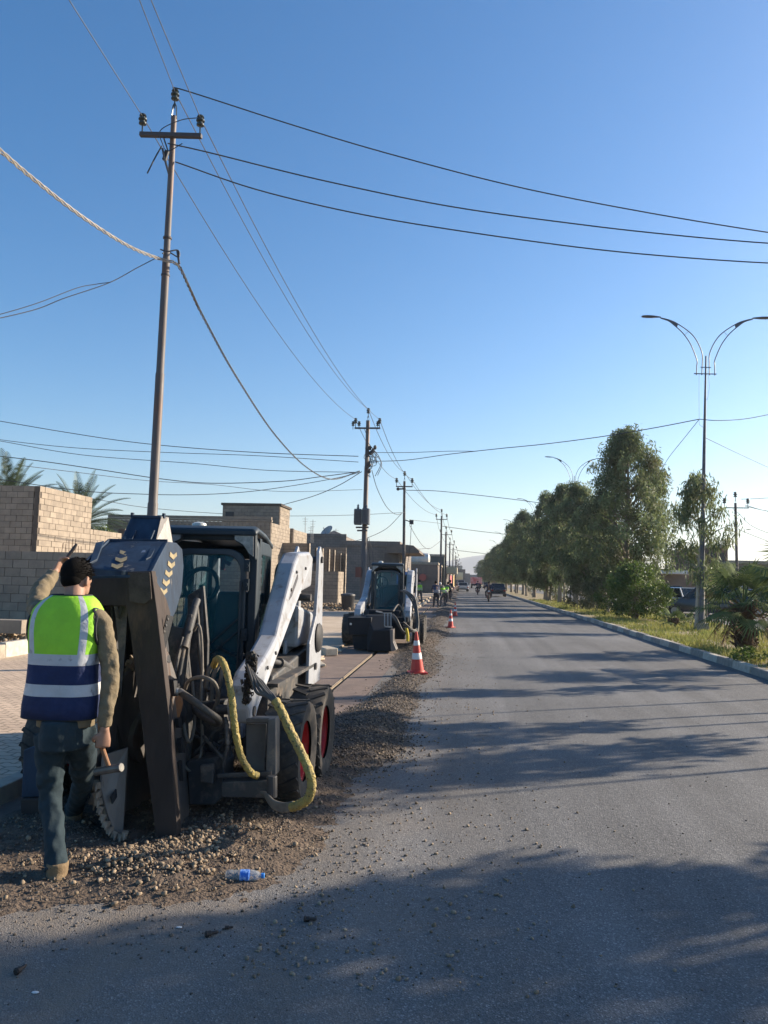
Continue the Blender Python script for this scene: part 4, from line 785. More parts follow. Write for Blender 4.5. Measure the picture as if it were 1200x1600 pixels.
def tree(loc, H, lab, shape, nclump=150, nleaf=90, L=0.22, W=0.03, leaf=None, trunk_r=0.13, bark=None, down=1.6, stems=1, base=0.28, seed=1, group=None, cr=0.5, cat='tree', name='tree', tag_it=True, clear=None, sprd=(1, 1, 1.15)):
    """shape(t)->crown radius at height fraction t (0..1)"""
    rs = random.Random(seed); t = thing(name, loc, lab, cat, group)
    b = MB(); clumps = []; z0 = H*base if clear is None else clear
    stem_tops = []
    for s in range(stems):
        a = rs.uniform(0, 6.28); lean = rs.uniform(0.02, 0.07)*H*(1 if stems == 1 else 2.2); x0, y0 = (0.12*math.cos(s*2.4), 0.12*math.sin(s*2.4)) if stems > 1 else (0, 0)
        pts = [Vector((x0+math.cos(a)*lean*(k/6)**1.3+rs.uniform(-1, 1)*0.03*H*k/12, y0+math.sin(a)*lean*(k/6)**1.3+rs.uniform(-1, 1)*0.03*H*k/12, H*0.93*k/6)) for k in range(7)]
        cp = curve_pts(pts, 4); m = len(cp); b.tube(cp, [trunk_r*(1 if stems == 1 else 0.7)*((1-i/(m-1))**0.8*0.93+0.07)*(1.25 if i == 0 else 1) for i in range(m)], 9); stem_tops.append(cp)
    for k in range(nclump):
        tt = rs.random()**0.85; z = z0+(H-z0)*tt; Rr = shape((z-z0)/(H-z0)); a = rs.uniform(0, 6.28); rr = Rr*(0.25+0.75*rs.random()**0.55)
        # lumpy outline
        rr *= 0.84+0.62*mnoise.noise(Vector((math.cos(a)*1.3+seed, math.sin(a)*1.3, z*0.55+seed*3)))+0.1
        cp = rs.choice(stem_tops); ax = min(cp, key=lambda p: abs(p.z-max(z-rr*0.7, z0*0.7)))
        c = Vector((ax.x*0.7+rr*math.cos(a), ax.y*0.7+rr*math.sin(a), z)); clumps.append((c.x, c.y, c.z, cr*rs.uniform(0.55, 1.25)))
        if k % 2 == 0:
            mid = ax.lerp(c, 0.5)+Vector((0, 0, 0.12*rr)); b.tube([ax, mid, c], [max(0.012, trunk_r*0.28*(1-tt*0.6)), max(0.01, trunk_r*0.15), 0.006], 5)
    b.build('trunk', bark or BARK, t, smooth=60)
    crown('crown', t, clumps, nleaf, L, W, sprd, down, leaf or LEAFE); return t
egg = lambda w_, peak=0.4: (lambda t: w_*max(0.05, math.sin(math.pi*min(1, max(0, (t*0.94+0.06))**(math.log(0.5)/math.log(peak)))))**0.7)
oval = lambda w_: (lambda t: w_*(0.60+0.40*min(1, t*2.2))*max(0.03, 1-max(0, (t-0.42)/0.60)**1.7)**0.75)
TG = 'dark row of median trees along the road'
# tall tree
q = G(984, 962); tree((q.x-0.1, q.y, 0.1), 9.75*q.y/42, 'tallest bushy tree on the median, right of the dark tree row', oval(3.0), 330, 125, 0.24, 0.03, trunk_r=0.2, seed=3, base=0.14, cr=0.52, down=1.2)
# slender tree at the lamp
q = G(1094, 990); tree((q.x, q.y, 0.1), 5.7, 'slender airy tree with twin pale trunks beside the nearest street lamp', egg(1.15, 0.5), 75, 70, 0.22, 0.022, trunk_r=0.13, seed=8, stems=2, clear=1.7, cr=0.34, down=2.2, bark=WBARK)
# dark row
rowspec = [(49.5, 6.6, 2.5, 7.3), (56, 8.6, 2.7, 7.2), (62.5, 9.3, 2.5, 6.9), (68, 6.8, 2.4, 6.6), (74, 9.9, 2.7, 7.0), (82, 7.9, 2.8, 6.7), (90, 9.6, 2.6, 6.6), (98, 7.6, 2.8, 6.8), (107, 9.6, 2.7, 6.6), (118, 8.2, 3.1, 6.6), (132, 8.7, 3.3, 6.6), (148, 8.3, 3.3, 6.7), (166, 8.6, 3.5, 6.6), (186, 8.4, 3.6, 6.7), (210, 8.6, 3.8, 6.8), (240, 8.6, 4, 7), (275, 8.8, 4, 7.2)]
protos = []
for i, (Y, H, Rw, X) in enumerate(rowspec):
    if i < 5:
        o = tree((X+0.9, Y, 0.1), H, '', oval(Rw*0.80), 150, 120, 0.27, 0.036, trunk_r=0.17, seed=20+i, base=0.2, cr=0.5, group=TG, stems=1+(i % 2)); protos.append((o, H, Rw))
        if Y > 0: pass
    else:
        po, pH, pR = protos[i % 5]; o = copy_tree(po); o.location = (X+0.9, Y, 0.1); s = H/pH; o.scale = (Rw/pR, Rw/pR, s); o.rotation_euler = (0, 0, 1.3*i)
    o['label'] = ['first dark tree of the median row, next to the tallest tree', 'second dark median tree counting away from the tallest tree', 'third dark median tree counting away from the tallest tree', 'short fourth dark median tree counting away from the tallest tree', 'fifth dark median tree counting away from the tallest tree, taller than its neighbours'][i] if i < 5 else ORD[i+1]+' dark tree of the median row counting away from the tallest tree'
    o['group'] = TG if i < 5 else 'far trees of the median row'
# trees on the far side of the second road so that gaps read green
for i, (Y, X, H) in enumerate(((120, 20.5, 6), (150, 21, 7), (190, 20, 7))):
    o = copy_tree(protos[i % 5][0]); o.location = (X, Y, 0); o.scale = (0.8, 0.8, H/protos[i % 5][1]); o['label'] = ['nearest', 'middle', 'farthest'][i]+' dark tree beyond the second road, seen through the median row'; o['group'] = 'trees beyond the second road'
# off-frame median trees whose shadows cross the foreground
for i, (x, y, H, cl, w_, nc, lab) in enumerate(((8.5, 16.0, 4.6, 1.9, 0.4, 16, 'slender sapling just outside the right edge beyond the thin bare-stemmed one'), (8.1, 12.55, 4.5, 3.4, 0.3, 9, 'bare-stemmed sapling outside the right edge between two young trees'), (8.2, 10.6, 5.2, 3.9, 0.3, 9, 'lone thin sapling outside the right edge ahead of the dense trees'), (8.3, 14.35, 5.2, 4.3, 0.35, 12, 'thin bare-stemmed sapling outside the right edge, farthest of the four off-frame trees'), (8.3, 13.2, 4.9, 3.0, 0.6, 20, 'slim young tree outside the right edge beside the thin sapling'), (8.3, 11.75, 4.8, 2.6, 0.8, 30, 'young tree with a round crown outside the right edge'), (8.3, 8.15, 6.0, 2.2, 0.9, 105, 'dense leafy tree outside the right edge, level with the bottle'), (8.3, 5.45, 5.6, 1.9, 0.9, 110, 'dense leafy tree outside the right edge beside the camera'))):
    tree((x, y, 0.1), H, lab, egg(w_, 0.5), nc, 70, 0.2, 0.035, trunk_r=0.045, seed=40+i, clear=cl, cr=0.34, down=1.0)
# bushes
q = G(992, 972); tree((q.x, q.y, 0.1), 2.45, 'large bright green leafy bush under the tallest tree', egg(1.55, 0.42), 120, 110, 0.12, 0.03, leaf=LEAFG, trunk_r=0.07, seed=5, base=0.08, cr=0.34, down=0.1, stems=4, cat='bush', name='bush')
for i, (px, py, H, w_, lf, lab) in enumerate(((930, 962, 1.9, 0.9, LEAFO, 'olive brown bush left of the bright bush'), (905, 955, 1.7, 1.0, LEAFO, 'dull bush beneath the dark trees'), (1075, 985, 0.55, 0.5, LEAFG, 'low green weed clump left of the twin trunks'), (985, 948, 1.6, 1.0, LEAFO, 'pale bush behind the bright bush'), (868, 941, 2.0, 1.0, LEAFG, 'light green sapling at the foot of the dark row'), (1170, 1043, 0.28, 0.5, LEAFG, 'low dark weed by the right kerb'), (828, 930, 2.4, 1.3, LEAFO, 'far yellowish bush under the tree row'))):
    q = G(px, py); tree((q.x, q.y, 0.1), H, lab, egg(w_, 0.45), 36 if H > 1 else 16, 70, 0.13 if H > 1 else 0.07, 0.03 if H > 1 else 0.015, leaf=lf, trunk_r=0.03 if H > 1 else 0.01, seed=60+i, base=0.1, cr=0.3 if H > 1 else 0.09, down=0.2, stems=3, cat='bush', name='bush')
q = G(1098, 975); tree((q.x, q.y-0.6, 0.1), 2.9, 'pale yellowish young tree hanging in front of the twin trunks', egg(0.75, 0.6), 26, 50, 0.2, 0.025, leaf=LEAFO, trunk_r=0.03, seed=77, clear=1.2, cr=0.28, down=2)
for k, (px, py) in enumerate(((873, 944), (890, 948), (905, 951), (938, 960), (849, 940), (1010, 962))):
    q = G(px, py); b = MB(); b.tube(curve_pts([(q.x+0.4, q.y, 0.05), (q.x+0.45+0.1*math.sin(k), q.y, 1.0), (q.x+0.3, q.y+0.1, 2.6)], 4), [0.13, 0.11, 0.11, 0.1, 0.1, 0.09, 0.09, 0.08, 0.07], 9)
    tag(b.build('pale_stemmed_tree', WBARK, origin=(q.x, q.y, 0), smooth=50), ['pale trunk left of the olive brown bush under the dark row', 'pale trunk beside the dull bush under the dark row', 'pale trunk just right of the dull bush', 'pale trunk behind the olive brown bush', 'pale trunk farthest up the dark tree row', 'pale trunk right of the bright green bush'][k], 'tree', 'pale trunks under the tree row')

def fan_palm(loc, Ht, lab, nf=22, Rf=1.0, pet=0.9, seed=0, skirt=0.9, tr=0.22, swing=115):
    rs = random.Random(seed); t = thing('fan_palm', loc, lab, 'palm'); L0 = loc
    b = MB(); b.tube([(0, 0, 0), (0, 0, Ht*0.5), (0, 0, Ht)], [tr*0.9, tr, tr*0.7], 12)
    for k in range(90):
        z = rs.uniform(0.02, Ht); a = rs.uniform(0, 6.28); r = tr*0.9; d = Vector((math.cos(a), math.sin(a), 0)); b.bar(Vector((0, 0, z))+d*r*0.7, Vector((0, 0, z+0.16))+d*(r+0.13), 0.09, 0.02, up=(0, 0, 1))
    b.build('trunk', PALMB, t)
    for k in range(nf):
        a = k*2.399+rs.uniform(-.2, .2); el = R(78-swing*(k/nf)); ca = Vector((math.cos(a)*math.cos(el), math.sin(a)*math.cos(el), math.sin(el)))
        p0 = Vector((0, 0, Ht-0.05)); L = pet*rs.uniform(0.85, 1.1); p1 = p0+ca*L*0.6; p2 = p0+ca*L-Vector((0, 0, 0.12*L*math.cos(el)))
        b = MB(); b.tube([p0, p1, p2], [0.02, 0.014, 0.01], 5)
        d = (p2-p1).normalized(); side = d.cross(Vector((0, 0, 1)));
        if side.length < 0.1: side = Vector((1, 0, 0))
        side.normalize(); upn = side.cross(d); ns = 30; vs = []; fs = []
        for j in range(ns):
            th = R(-125+250*j/(ns-1)); f = (d*math.cos(th)+side*math.sin(th)); f += upn*(-0.10-0.15*abs(math.sin(th))); f.normalize(); ll = Rf*(0.72+0.28*math.cos(th*0.6))*rs.uniform(0.85, 1.05)
            w0 = side*math.cos(th)-d*math.sin(th); wv = 0.030*Rf
            q0 = p2+f*0.03; q1 = p2+f*ll*0.6; q2 = p2+f*ll-Vector((0, 0, 0.22*ll*rs.uniform(0.5, 1.4)))
            n0 = len(vs); vs += [q0-w0*0.004, q0+w0*0.004, q1+w0*wv*0.9, q1-w0*wv*0.9, q2]; fs += [(n0, n0+1, n0+2, n0+3), (n0+3, n0+2, n0+4)]
        b.add(vs, fs); b.build('frond', LEAFP, t)
    b = MB()
    for k in range(int(26*skirt)):
        a = rs.uniform(0, 6.28); z = Ht*rs.uniform(0.55, 1.0); d = Vector((math.cos(a), math.sin(a), 0)); p = Vector((0, 0, z))+d*tr; e = p+d*rs.uniform(0.25, 0.6)+Vector((0, 0, rs.uniform(-0.6, -0.1)))
        b.tube([p, p.lerp(e, 0.5)+Vector((0, 0, 0.1)), e], 0.012, 4)
        for j in range(7): f = Vector((rs.uniform(-1, 1), rs.uniform(-1, 1), -1.2)).normalized(); w0 = f.orthogonal().normalized()*0.012; b.add([e-w0, e+w0, e+f*0.35], [(0, 1, 2)])
    if skirt: b.build('dry_frond', DRYL, t)
    return t
q = G(1163, 1022); fan_palm((q.x, q.y, 0.1), 1.15, 'fan palm with a shaggy brown trunk on the grass near the right edge', 24, 0.72, 0.85, 1, 1.3, 0.25, swing=95)
fan_palm((P(1255, 900, 17.0).x, 17.0, 0.1), 1.7, 'fan palm cut by the right edge of the frame', 18, 0.7, 0.75, 2, 1, swing=85)
q = G(1052, 985); fan_palm((q.x, q.y, 0.1), 0.25, 'small low palm sprouting behind the grass', 12, 0.42, 0.42, 3, 0, 0.08)
fan_palm((8.5, 8.0, 0.1), 2.3, 'small fan palm just outside the frame at right', 22, 0.6, 0.5, 4, 1, 0.2)
def date_palm(loc, Ht, lab, nf=60, Lf=2.9, seed=0):
    rs = random.Random(seed); t = thing('date_palm', loc, lab, 'palm')
    b = MB(); b.tube([(0, 0, 0), (0.1, 0, Ht*0.5), (0.1, 0, Ht)], [0.28, 0.22, 0.22], 12); b.build('trunk', PALMB, t)
    V = []; F = []; b = MB()
    for k in range(nf):
        a = k*2.399; el = R(82-105*(k/nf)); p = Vector((0.1, 0, Ht)); d = Vector((math.cos(a)*math.cos(el), math.sin(a)*math.cos(el), math.sin(el))); pts = [p.copy()]; n = 14; L = Lf*rs.uniform(0.85, 1.1)
        for j in range(n): p = p+d*(L/n); d = (d+Vector((0, 0, -0.075))).normalized(); pts.append(p.copy())
        b.tube(pts, [0.022*(1-j/(n+1)) for j in range(n+1)], 4)
        for j in range(1, n*3):
            u = j/(n*3); i = int(u*n); q = pts[i].lerp(pts[i+1], u*n-i); dd = (pts[i+1]-pts[i]).normalized(); sd = dd.cross(Vector((0, 0, 1))); sd = sd.normalized() if sd.length > .05 else Vector((1, 0, 0)); un = sd.cross(dd); ll = 0.42*math.sin(math.pi*min(1, u*0.9+0.12))**0.6+0.05
            for s in (-1, 1):
                f = (dd*0.75+sd*s*0.9+un*0.35).normalized(); w0 = dd*0.020; n0 = len(V); V += [q-w0, q+w0, q+f*ll*0.6+w0*1.2, q+f*ll]; F.append((n0, n0+1, n0+2, n0+3))
    b.build('frond_rib', LEAFD, t); raw_mesh('fronds', [tuple(v) for v in V], F, LEAFD, parent=t)
    return t
q = P(14, 735, 34); date_palm((q.x, 34, 0), q.z-2.0, 'date palm crown rising above the block wall at the far left edge', 64, 3.0, 1)
q = P(122, 800, 37); date_palm((q.x, 37, 0), q.z-0.8, 'date palm leaning out right of the sunlit block flank', 62, 2.9, 2)
q = P(150, 830, 36); tree((q.x, 36, 0), q.z, 'bright green bush behind the low sunlit block wall', egg(1.3, 0.5), 50, 90, 0.14, 0.035, leaf=LEAFG, seed=90, base=0.2, cr=0.4, down=0.2, stems=3, cat='bush', name='bush')

# grass on the median
n = 60000
gy = 13*(70/13)**(rng.random(n)**1.1); gx = rng.uniform(KR+0.25, 10.8, n)
pn = np.array([mnoise.noise(Vector((a*0.9, b*0.5, 7))) for a, b in zip(gx, gy)]); keep = pn > rng.uniform(-0.5, 0.15, n); gx, gy, pn = gx[keep], gy[keep], pn[keep]; n = len(gx)
hh = (0.05+0.16*rng.random(n)**2)*(0.8+1.2*np.clip(pn, 0, 1)); a = rng.uniform(0, 6.28, n); wv = 0.006+0.00035*gy; ln = rng.normal(0, 0.4, (n, 2))*hh[:, None]
base = np.stack([gx, gy, np.full(n, 0.105)], 1); s = np.stack([np.cos(a)*wv, np.sin(a)*wv, np.zeros(n)], 1); tip = base+np.stack([ln[:, 0], ln[:, 1], hh], 1)
V = np.stack([base-s, base+s, tip], 1).reshape(-1, 3); F = np.arange(3*n).reshape(-1, 3)
GRASS = mat('dry_grass', (0.33, 0.30, 0.085), (0.20, 0.235, 0.06), scale=0.7, rough=0.8, rnd=0.4, trans=0.3, c3=(0.42, 0.33, 0.13), wearscale=0.9)
o = raw_mesh('grass', V, F, GRASS, np.clip(0.5+0.5*pn+rng.normal(0, .2, n), 0, 1)); tag(o, 'patchy yellow green grass on the median', 'grass', kind='stuff')
# ------------------------------------------------------------------ cones
RED = mat('cone_orange_red', (0.58, 0.045, 0.03), (0.46, 0.038, 0.026), scale=6, rough=0.5, c3=(0.36, 0.12, 0.08), wearscale=6)
WHT = mat('cone_reflective_white', (0.72, 0.70, 0.68), (0.58, 0.55, 0.52), scale=9, rough=0.45, c3=(0.45, 0.38, 0.32), wearscale=7)
def cone_proto():
    t = thing('traffic_cone', (0, 0, 0), '', 'traffic cone')
    b = MB(); b.box((0, 0, 0.018), (0.31, 0.31, 0.036)); b.lathe([(0.135, 0.036), (0.128, 0.06), (0.12, 0.066)], (0, 0, 0), 'Z', 32); b.build('base', RED, t, bevel=0.008)
    prof = lambda z: 0.118-(z-0.06)*(0.118-0.024)/(0.72-0.06)
    b = MB(); zs = [0.064, 0.2, 0.35, 0.5, 0.6, 0.72]; b.lathe([(prof(z), z) for z in zs]+[(0.022, 0.735), (0.012, 0.738)], (0, 0, 0), 'Z', 32); b.build('cone_body', RED, t, smooth=40)
    for z0, z1 in ((0.26, 0.37), (0.50, 0.585)):
        b = MB(); b.lathe([(prof(z0)+0.0005, z0), (prof(z0)+0.003, z0+0.003), (prof(z1)+0.003, z1-0.003), (prof(z1)+0.0005, z1)], (0, 0, 0), 'Z', 32); b.build('reflective_band', WHT, t, smooth=40)
    return t
cp = cone_proto()
for i, (px, py, lab, s, rz) in enumerate(((652, 1053, 'nearest red cone with two white bands standing on the rubble', 1.0, 0.3), (704, 980, 'second red cone, halfway to the road workers', 0.85, 0.9), (711, 962, 'farthest and smallest red cone', 0.85, 0.1))):
    q = G(px, py, 0.03); o = cp if i == 0 else copy_tree(cp); o.location = (q.x, q.y, 0.035 if i == 0 else 0.02); o.scale = (s, s, s); o.rotation_euler = (R(1.5) if i == 0 else 0, R(-3) if i == 0 else 0, rz); o['label'] = lab; o['group'] = 'traffic cones along the work strip'

# ------------------------------------------------------------------ vehicles
GLASS = glass_mat('car_glass', (0.02, 0.03, 0.035), 0.9)
RUBBER = mat('tyre_rubber', (0.028, 0.027, 0.026), (0.05, 0.045, 0.04), scale=8, rough=0.85, c3=(0.16, 0.13, 0.10), wearscale=6, weara=0.5, wearb=0.75)
def car(lab, paint, loc, rz, L=4.5, Wd=1.78, H=1.45, name='parked_car', suv=False):
    t = thing(name, loc, lab, 'car'); t.rotation_euler = (0, 0, rz)
    # profile along y (rear at -L/2 facing camera)
    h0 = 0.28; hb = H*0.60
    def ring(y, w_, zb, zt, k=0.9): return [Vector((-w_*0.96, y, zb)), Vector((w_*0.96, y, zb)), Vector((w_, y, zb+(zt-zb)*0.45)), Vector((w_*k, y, zt)), Vector((-w_*k, y, zt)), Vector((-w_, y, zb+(zt-zb)*0.45))]
    w_ = Wd/2; b = MB()
    b.loft([ring(-L/2, w_*0.86, h0+0.12, hb*0.93), ring(-L/2+0.08, w_*0.95, h0+0.02, hb), ring(-L*0.3, w_, h0, hb*1.02), ring(0, w_, h0, hb*1.01), ring(L*0.25, w_, h0, hb*0.98), ring(L*0.42, w_*0.95, h0, hb*0.86), ring(L/2, w_*0.8, h0+0.1, hb*0.68)])
    b.build('body', paint, t, bevel=0.03, smooth=35, segs=2)
    b = MB(); y0 = -L*(0.46 if suv else 0.40); y1 = -L*(0.42 if suv else 0.25); y2 = L*0.06; y3 = L*0.24
    def r2(y, wb, z): return [Vector((-wb, y, z)), Vector((wb, y, z))]
    vs = [(-w_*0.88, y0, hb*0.98), (w_*0.88, y0, hb*0.98), (w_*0.88, y3, hb*0.96), (-w_*0.88, y3, hb*0.96), (-w_*0.70, y1, H-0.03), (w_*0.70, y1, H-0.03), (w_*0.70, y2, H-0.03), (-w_*0.70, y2, H-0.03)]
    b.add(vs, [(0, 1, 5, 4), (1, 2, 6, 5), (2, 3, 7, 6), (3, 0, 4, 7), (4, 5, 6, 7), (3, 2, 1, 0)]); b.build('window_glass', GLASS, t, bevel=0.03)
    b = MB(); b.loft([[Vector((x*w_*0.71, y, z)) for x, z in ((-1, H-0.05), (1, H-0.05), (0.8, H), (-0.8, H))] for y in (y1-0.03, (y1+y2)/2, y2+0.03)])
    for sx in (-1, 1):
        for a, c in (((0.885, y0, hb*0.97), (0.71, y1, H-0.03)), ((0.885, y3, hb*0.95), (0.71, y2, H-0.03)), ((0.885, (y0+y3)/2, hb*0.97), (0.71, (y1+y2)/2, H-0.03))): b.bar((sx*a[0]*w_, a[1], a[2]), (sx*c[0]*w_, c[1], c[2]), 0.07, 0.05, up=(0, 1, 0))
    b.build('roof', paint, t, bevel=0.015)
    for sx in (-1, 1):
        for y in (-L*0.31, L*0.31):
            b = MB(); b.lathe([(0.15, -0.1), (0.28, -0.11), (0.32, -0.08), (0.33, 0), (0.32, 0.08), (0.28, 0.11), (0.15, 0.1)], (sx*(w_-0.1), y, 0.33), 'X', 22); wh = b.build('wheel', RUBBER, t, smooth=40)
            b = MB(); b.lathe([(0.2, -0.112), (0.2, 0.112)], (sx*(w_-0.1), y, 0.33), 'X', 14); b.build('rim', mat('alloy', (0.4, 0.4, 0.42), (0.3, 0.3, 0.3), scale=5, rough=0.35, metal=0.8), wh)
        b = MB(); b.box((sx*w_*0.78, -L/2+0.03, hb*0.80), (0.26, 0.08, 0.16)); b.build('tail_light', mat('tail_light_red', (0.35, 0.015, 0.01), (0.28, 0.012, 0.01), scale=4, rough=0.2), t, bevel=0.02)
        b = MB(); b.box((sx*(w_+0.08), L*0.17, hb*1.02), (0.16, 0.1, 0.11)); b.build('mirror', paint, t, bevel=0.02)
        b = MB(); b.box((sx*w_*0.68, L/2-0.08, hb*0.62), (0.36, 0.14, 0.14)); b.build('headlight', mat('headlight_glass', (0.6, 0.6, 0.6), (0.5, 0.5, 0.5), rough=0.1), t, bevel=0.02)
    b = MB(); b.box((0, -L/2+0.015, hb*0.60), (0.5, 0.03, 0.12)); b.build('number_plate', mat('plate_white', (0.65, 0.65, 0.62), (0.6, 0.6, 0.6), rough=0.5), t)
    b = MB(); b.box((0, -L/2+0.02, h0+0.1), (Wd*0.9, 0.16, 0.16)); b.box((0, L/2-0.02, h0+0.1), (Wd*0.85, 0.16, 0.16)); b.build('bumper', mat('bumper_plastic', (0.04, 0.04, 0.045), (0.06, 0.06, 0.06), rough=0.6), t, bevel=0.03)
    return t
PB = mat('dark_car_paint', (0.03, 0.033, 0.045), (0.024, 0.026, 0.034), scale=2, rough=0.25, coat=0.5); PW = mat('white_car_paint', (0.62, 0.62, 0.62), (0.55, 0.55, 0.55), scale=2, rough=0.3, coat=0.5); PS = mat('silver_car_paint', (0.33, 0.34, 0.36), (0.28, 0.29, 0.3), scale=2, rough=0.3, metal=0.4)
PN = mat('navy_car_paint', (0.02, 0.035, 0.07), (0.018, 0.03, 0.05), scale=2, rough=0.25, coat=0.5)
q = G(782, 934); car('dark sedan driving away ahead of the near motorcycle', PB, (q.x+0.0, q.y+7, 0.0), 0)
q = G(732, 925); car('white car parked at the left kerb beyond the workers', PW, (q.x-0.9, q.y+6, 0.0), R(3))
q = G(744, 921); car('small white vehicle just behind the parked white car', PW, (-0.2, 165, 0.0), 0, H=1.8, suv=True)
q = G(764, 921); car('tiny pale car far up the road right of the red truck', PS, (q.x+0.5, 190, 0.0), 0)
q = G(1114, 967); car('white and dark pickup-like car behind the twin pale trunks', PB, (q.x+0.2, q.y+2, 0.0), R(72), L=4.9, H=1.75, suv=True)
q = G(1094, 962); car('white car half hidden behind the twin pale trunks', PW, (q.x-0.2, q.y+3.4, 0.0), R(15), L=4.4, H=1.6)
q = G(1044, 956); car('dark blue car parked behind the bright green bush', PN, (q.x, q.y+2, 0.0), R(8), H=1.7, suv=True)
q = G(1146, 966); car('dark car at the right end of the parked row behind the palm', PB, (q.x+1.2, q.y+4, 0.0), R(75), L=4.6, H=1.6)
q = G(1180, 962); car('navy car parked behind the fan palms at the right edge', PN, (q.x+1.6, q.y+4, 0.0), R(80), L=4.6)
# red truck seen from behind
q = P(744, 918, 178); t = thing('truck', (q.x, 178, 0), 'red box truck far up the middle of the road', 'truck'); og = tuple(t.location)
b = MB(); b.b2(q.x-1.25, q.x+1.25, 176, 184, 1.0, P(744, 904, 176).z+0.3); b.build('cargo_box', mat('truck_red', (0.48, 0.10, 0.08), (0.62, 0.42, 0.38), scale=1.2, rough=0.6), t, origin=og, bevel=0.05)
b = MB(); b.b2(q.x-1.1, q.x+1.1, 184.2, 186.2, 0.6, 2.5); b.build('cabin', PW, t, origin=og, bevel=0.1)
b = MB(); b.b2(q.x-1.1, q.x+1.1, 176.2, 186, 0.6, 0.95); b.build('chassis', DARK, t, origin=og)
for sx in (-1, 1):
    for y in (177.5, 179, 185): b = MB(); b.lathe([(0.25, -0.14), (0.48, -0.14), (0.5, 0), (0.48, 0.14), (0.25, 0.14)], (q.x+sx*1.0, y, 0.5), 'X', 18); b.build('wheel', RUBBER, t, origin=og)

# ------------------------------------------------------------------ people
SKIN = mat('skin', (0.36, 0.20, 0.135), (0.28, 0.15, 0.10), scale=12, rough=0.6, bump=0.1, bscale=200)
HAIR = mat('black_hair', (0.005, 0.0045, 0.0045), (0.009, 0.008, 0.007), scale=90, rough=0.85, spec=0.08, bump=0.6, bscale=200, bdist=0.003)
VESTG = mat('vest_fluorescent', (0.31, 0.66, 0.03), (0.25, 0.54, 0.03), scale=7, rough=0.75, bump=0.6, bscale=9, bdist=0.03)
VESTN = mat('vest_navy', (0.007, 0.020, 0.085), (0.005, 0.014, 0.062), scale=7, rough=0.8, bump=0.7, bscale=9, bdist=0.03)
REFL = mat('reflective_tape', (0.50, 0.51, 0.53), (0.40, 0.41, 0.43), scale=5, rough=0.5, bump=0.7, bscale=11, bdist=0.02, c3=(0.22, 0.22, 0.23), wearscale=12, weara=0.58, wearb=0.66)  # darker third colour paints crease shade into the tape
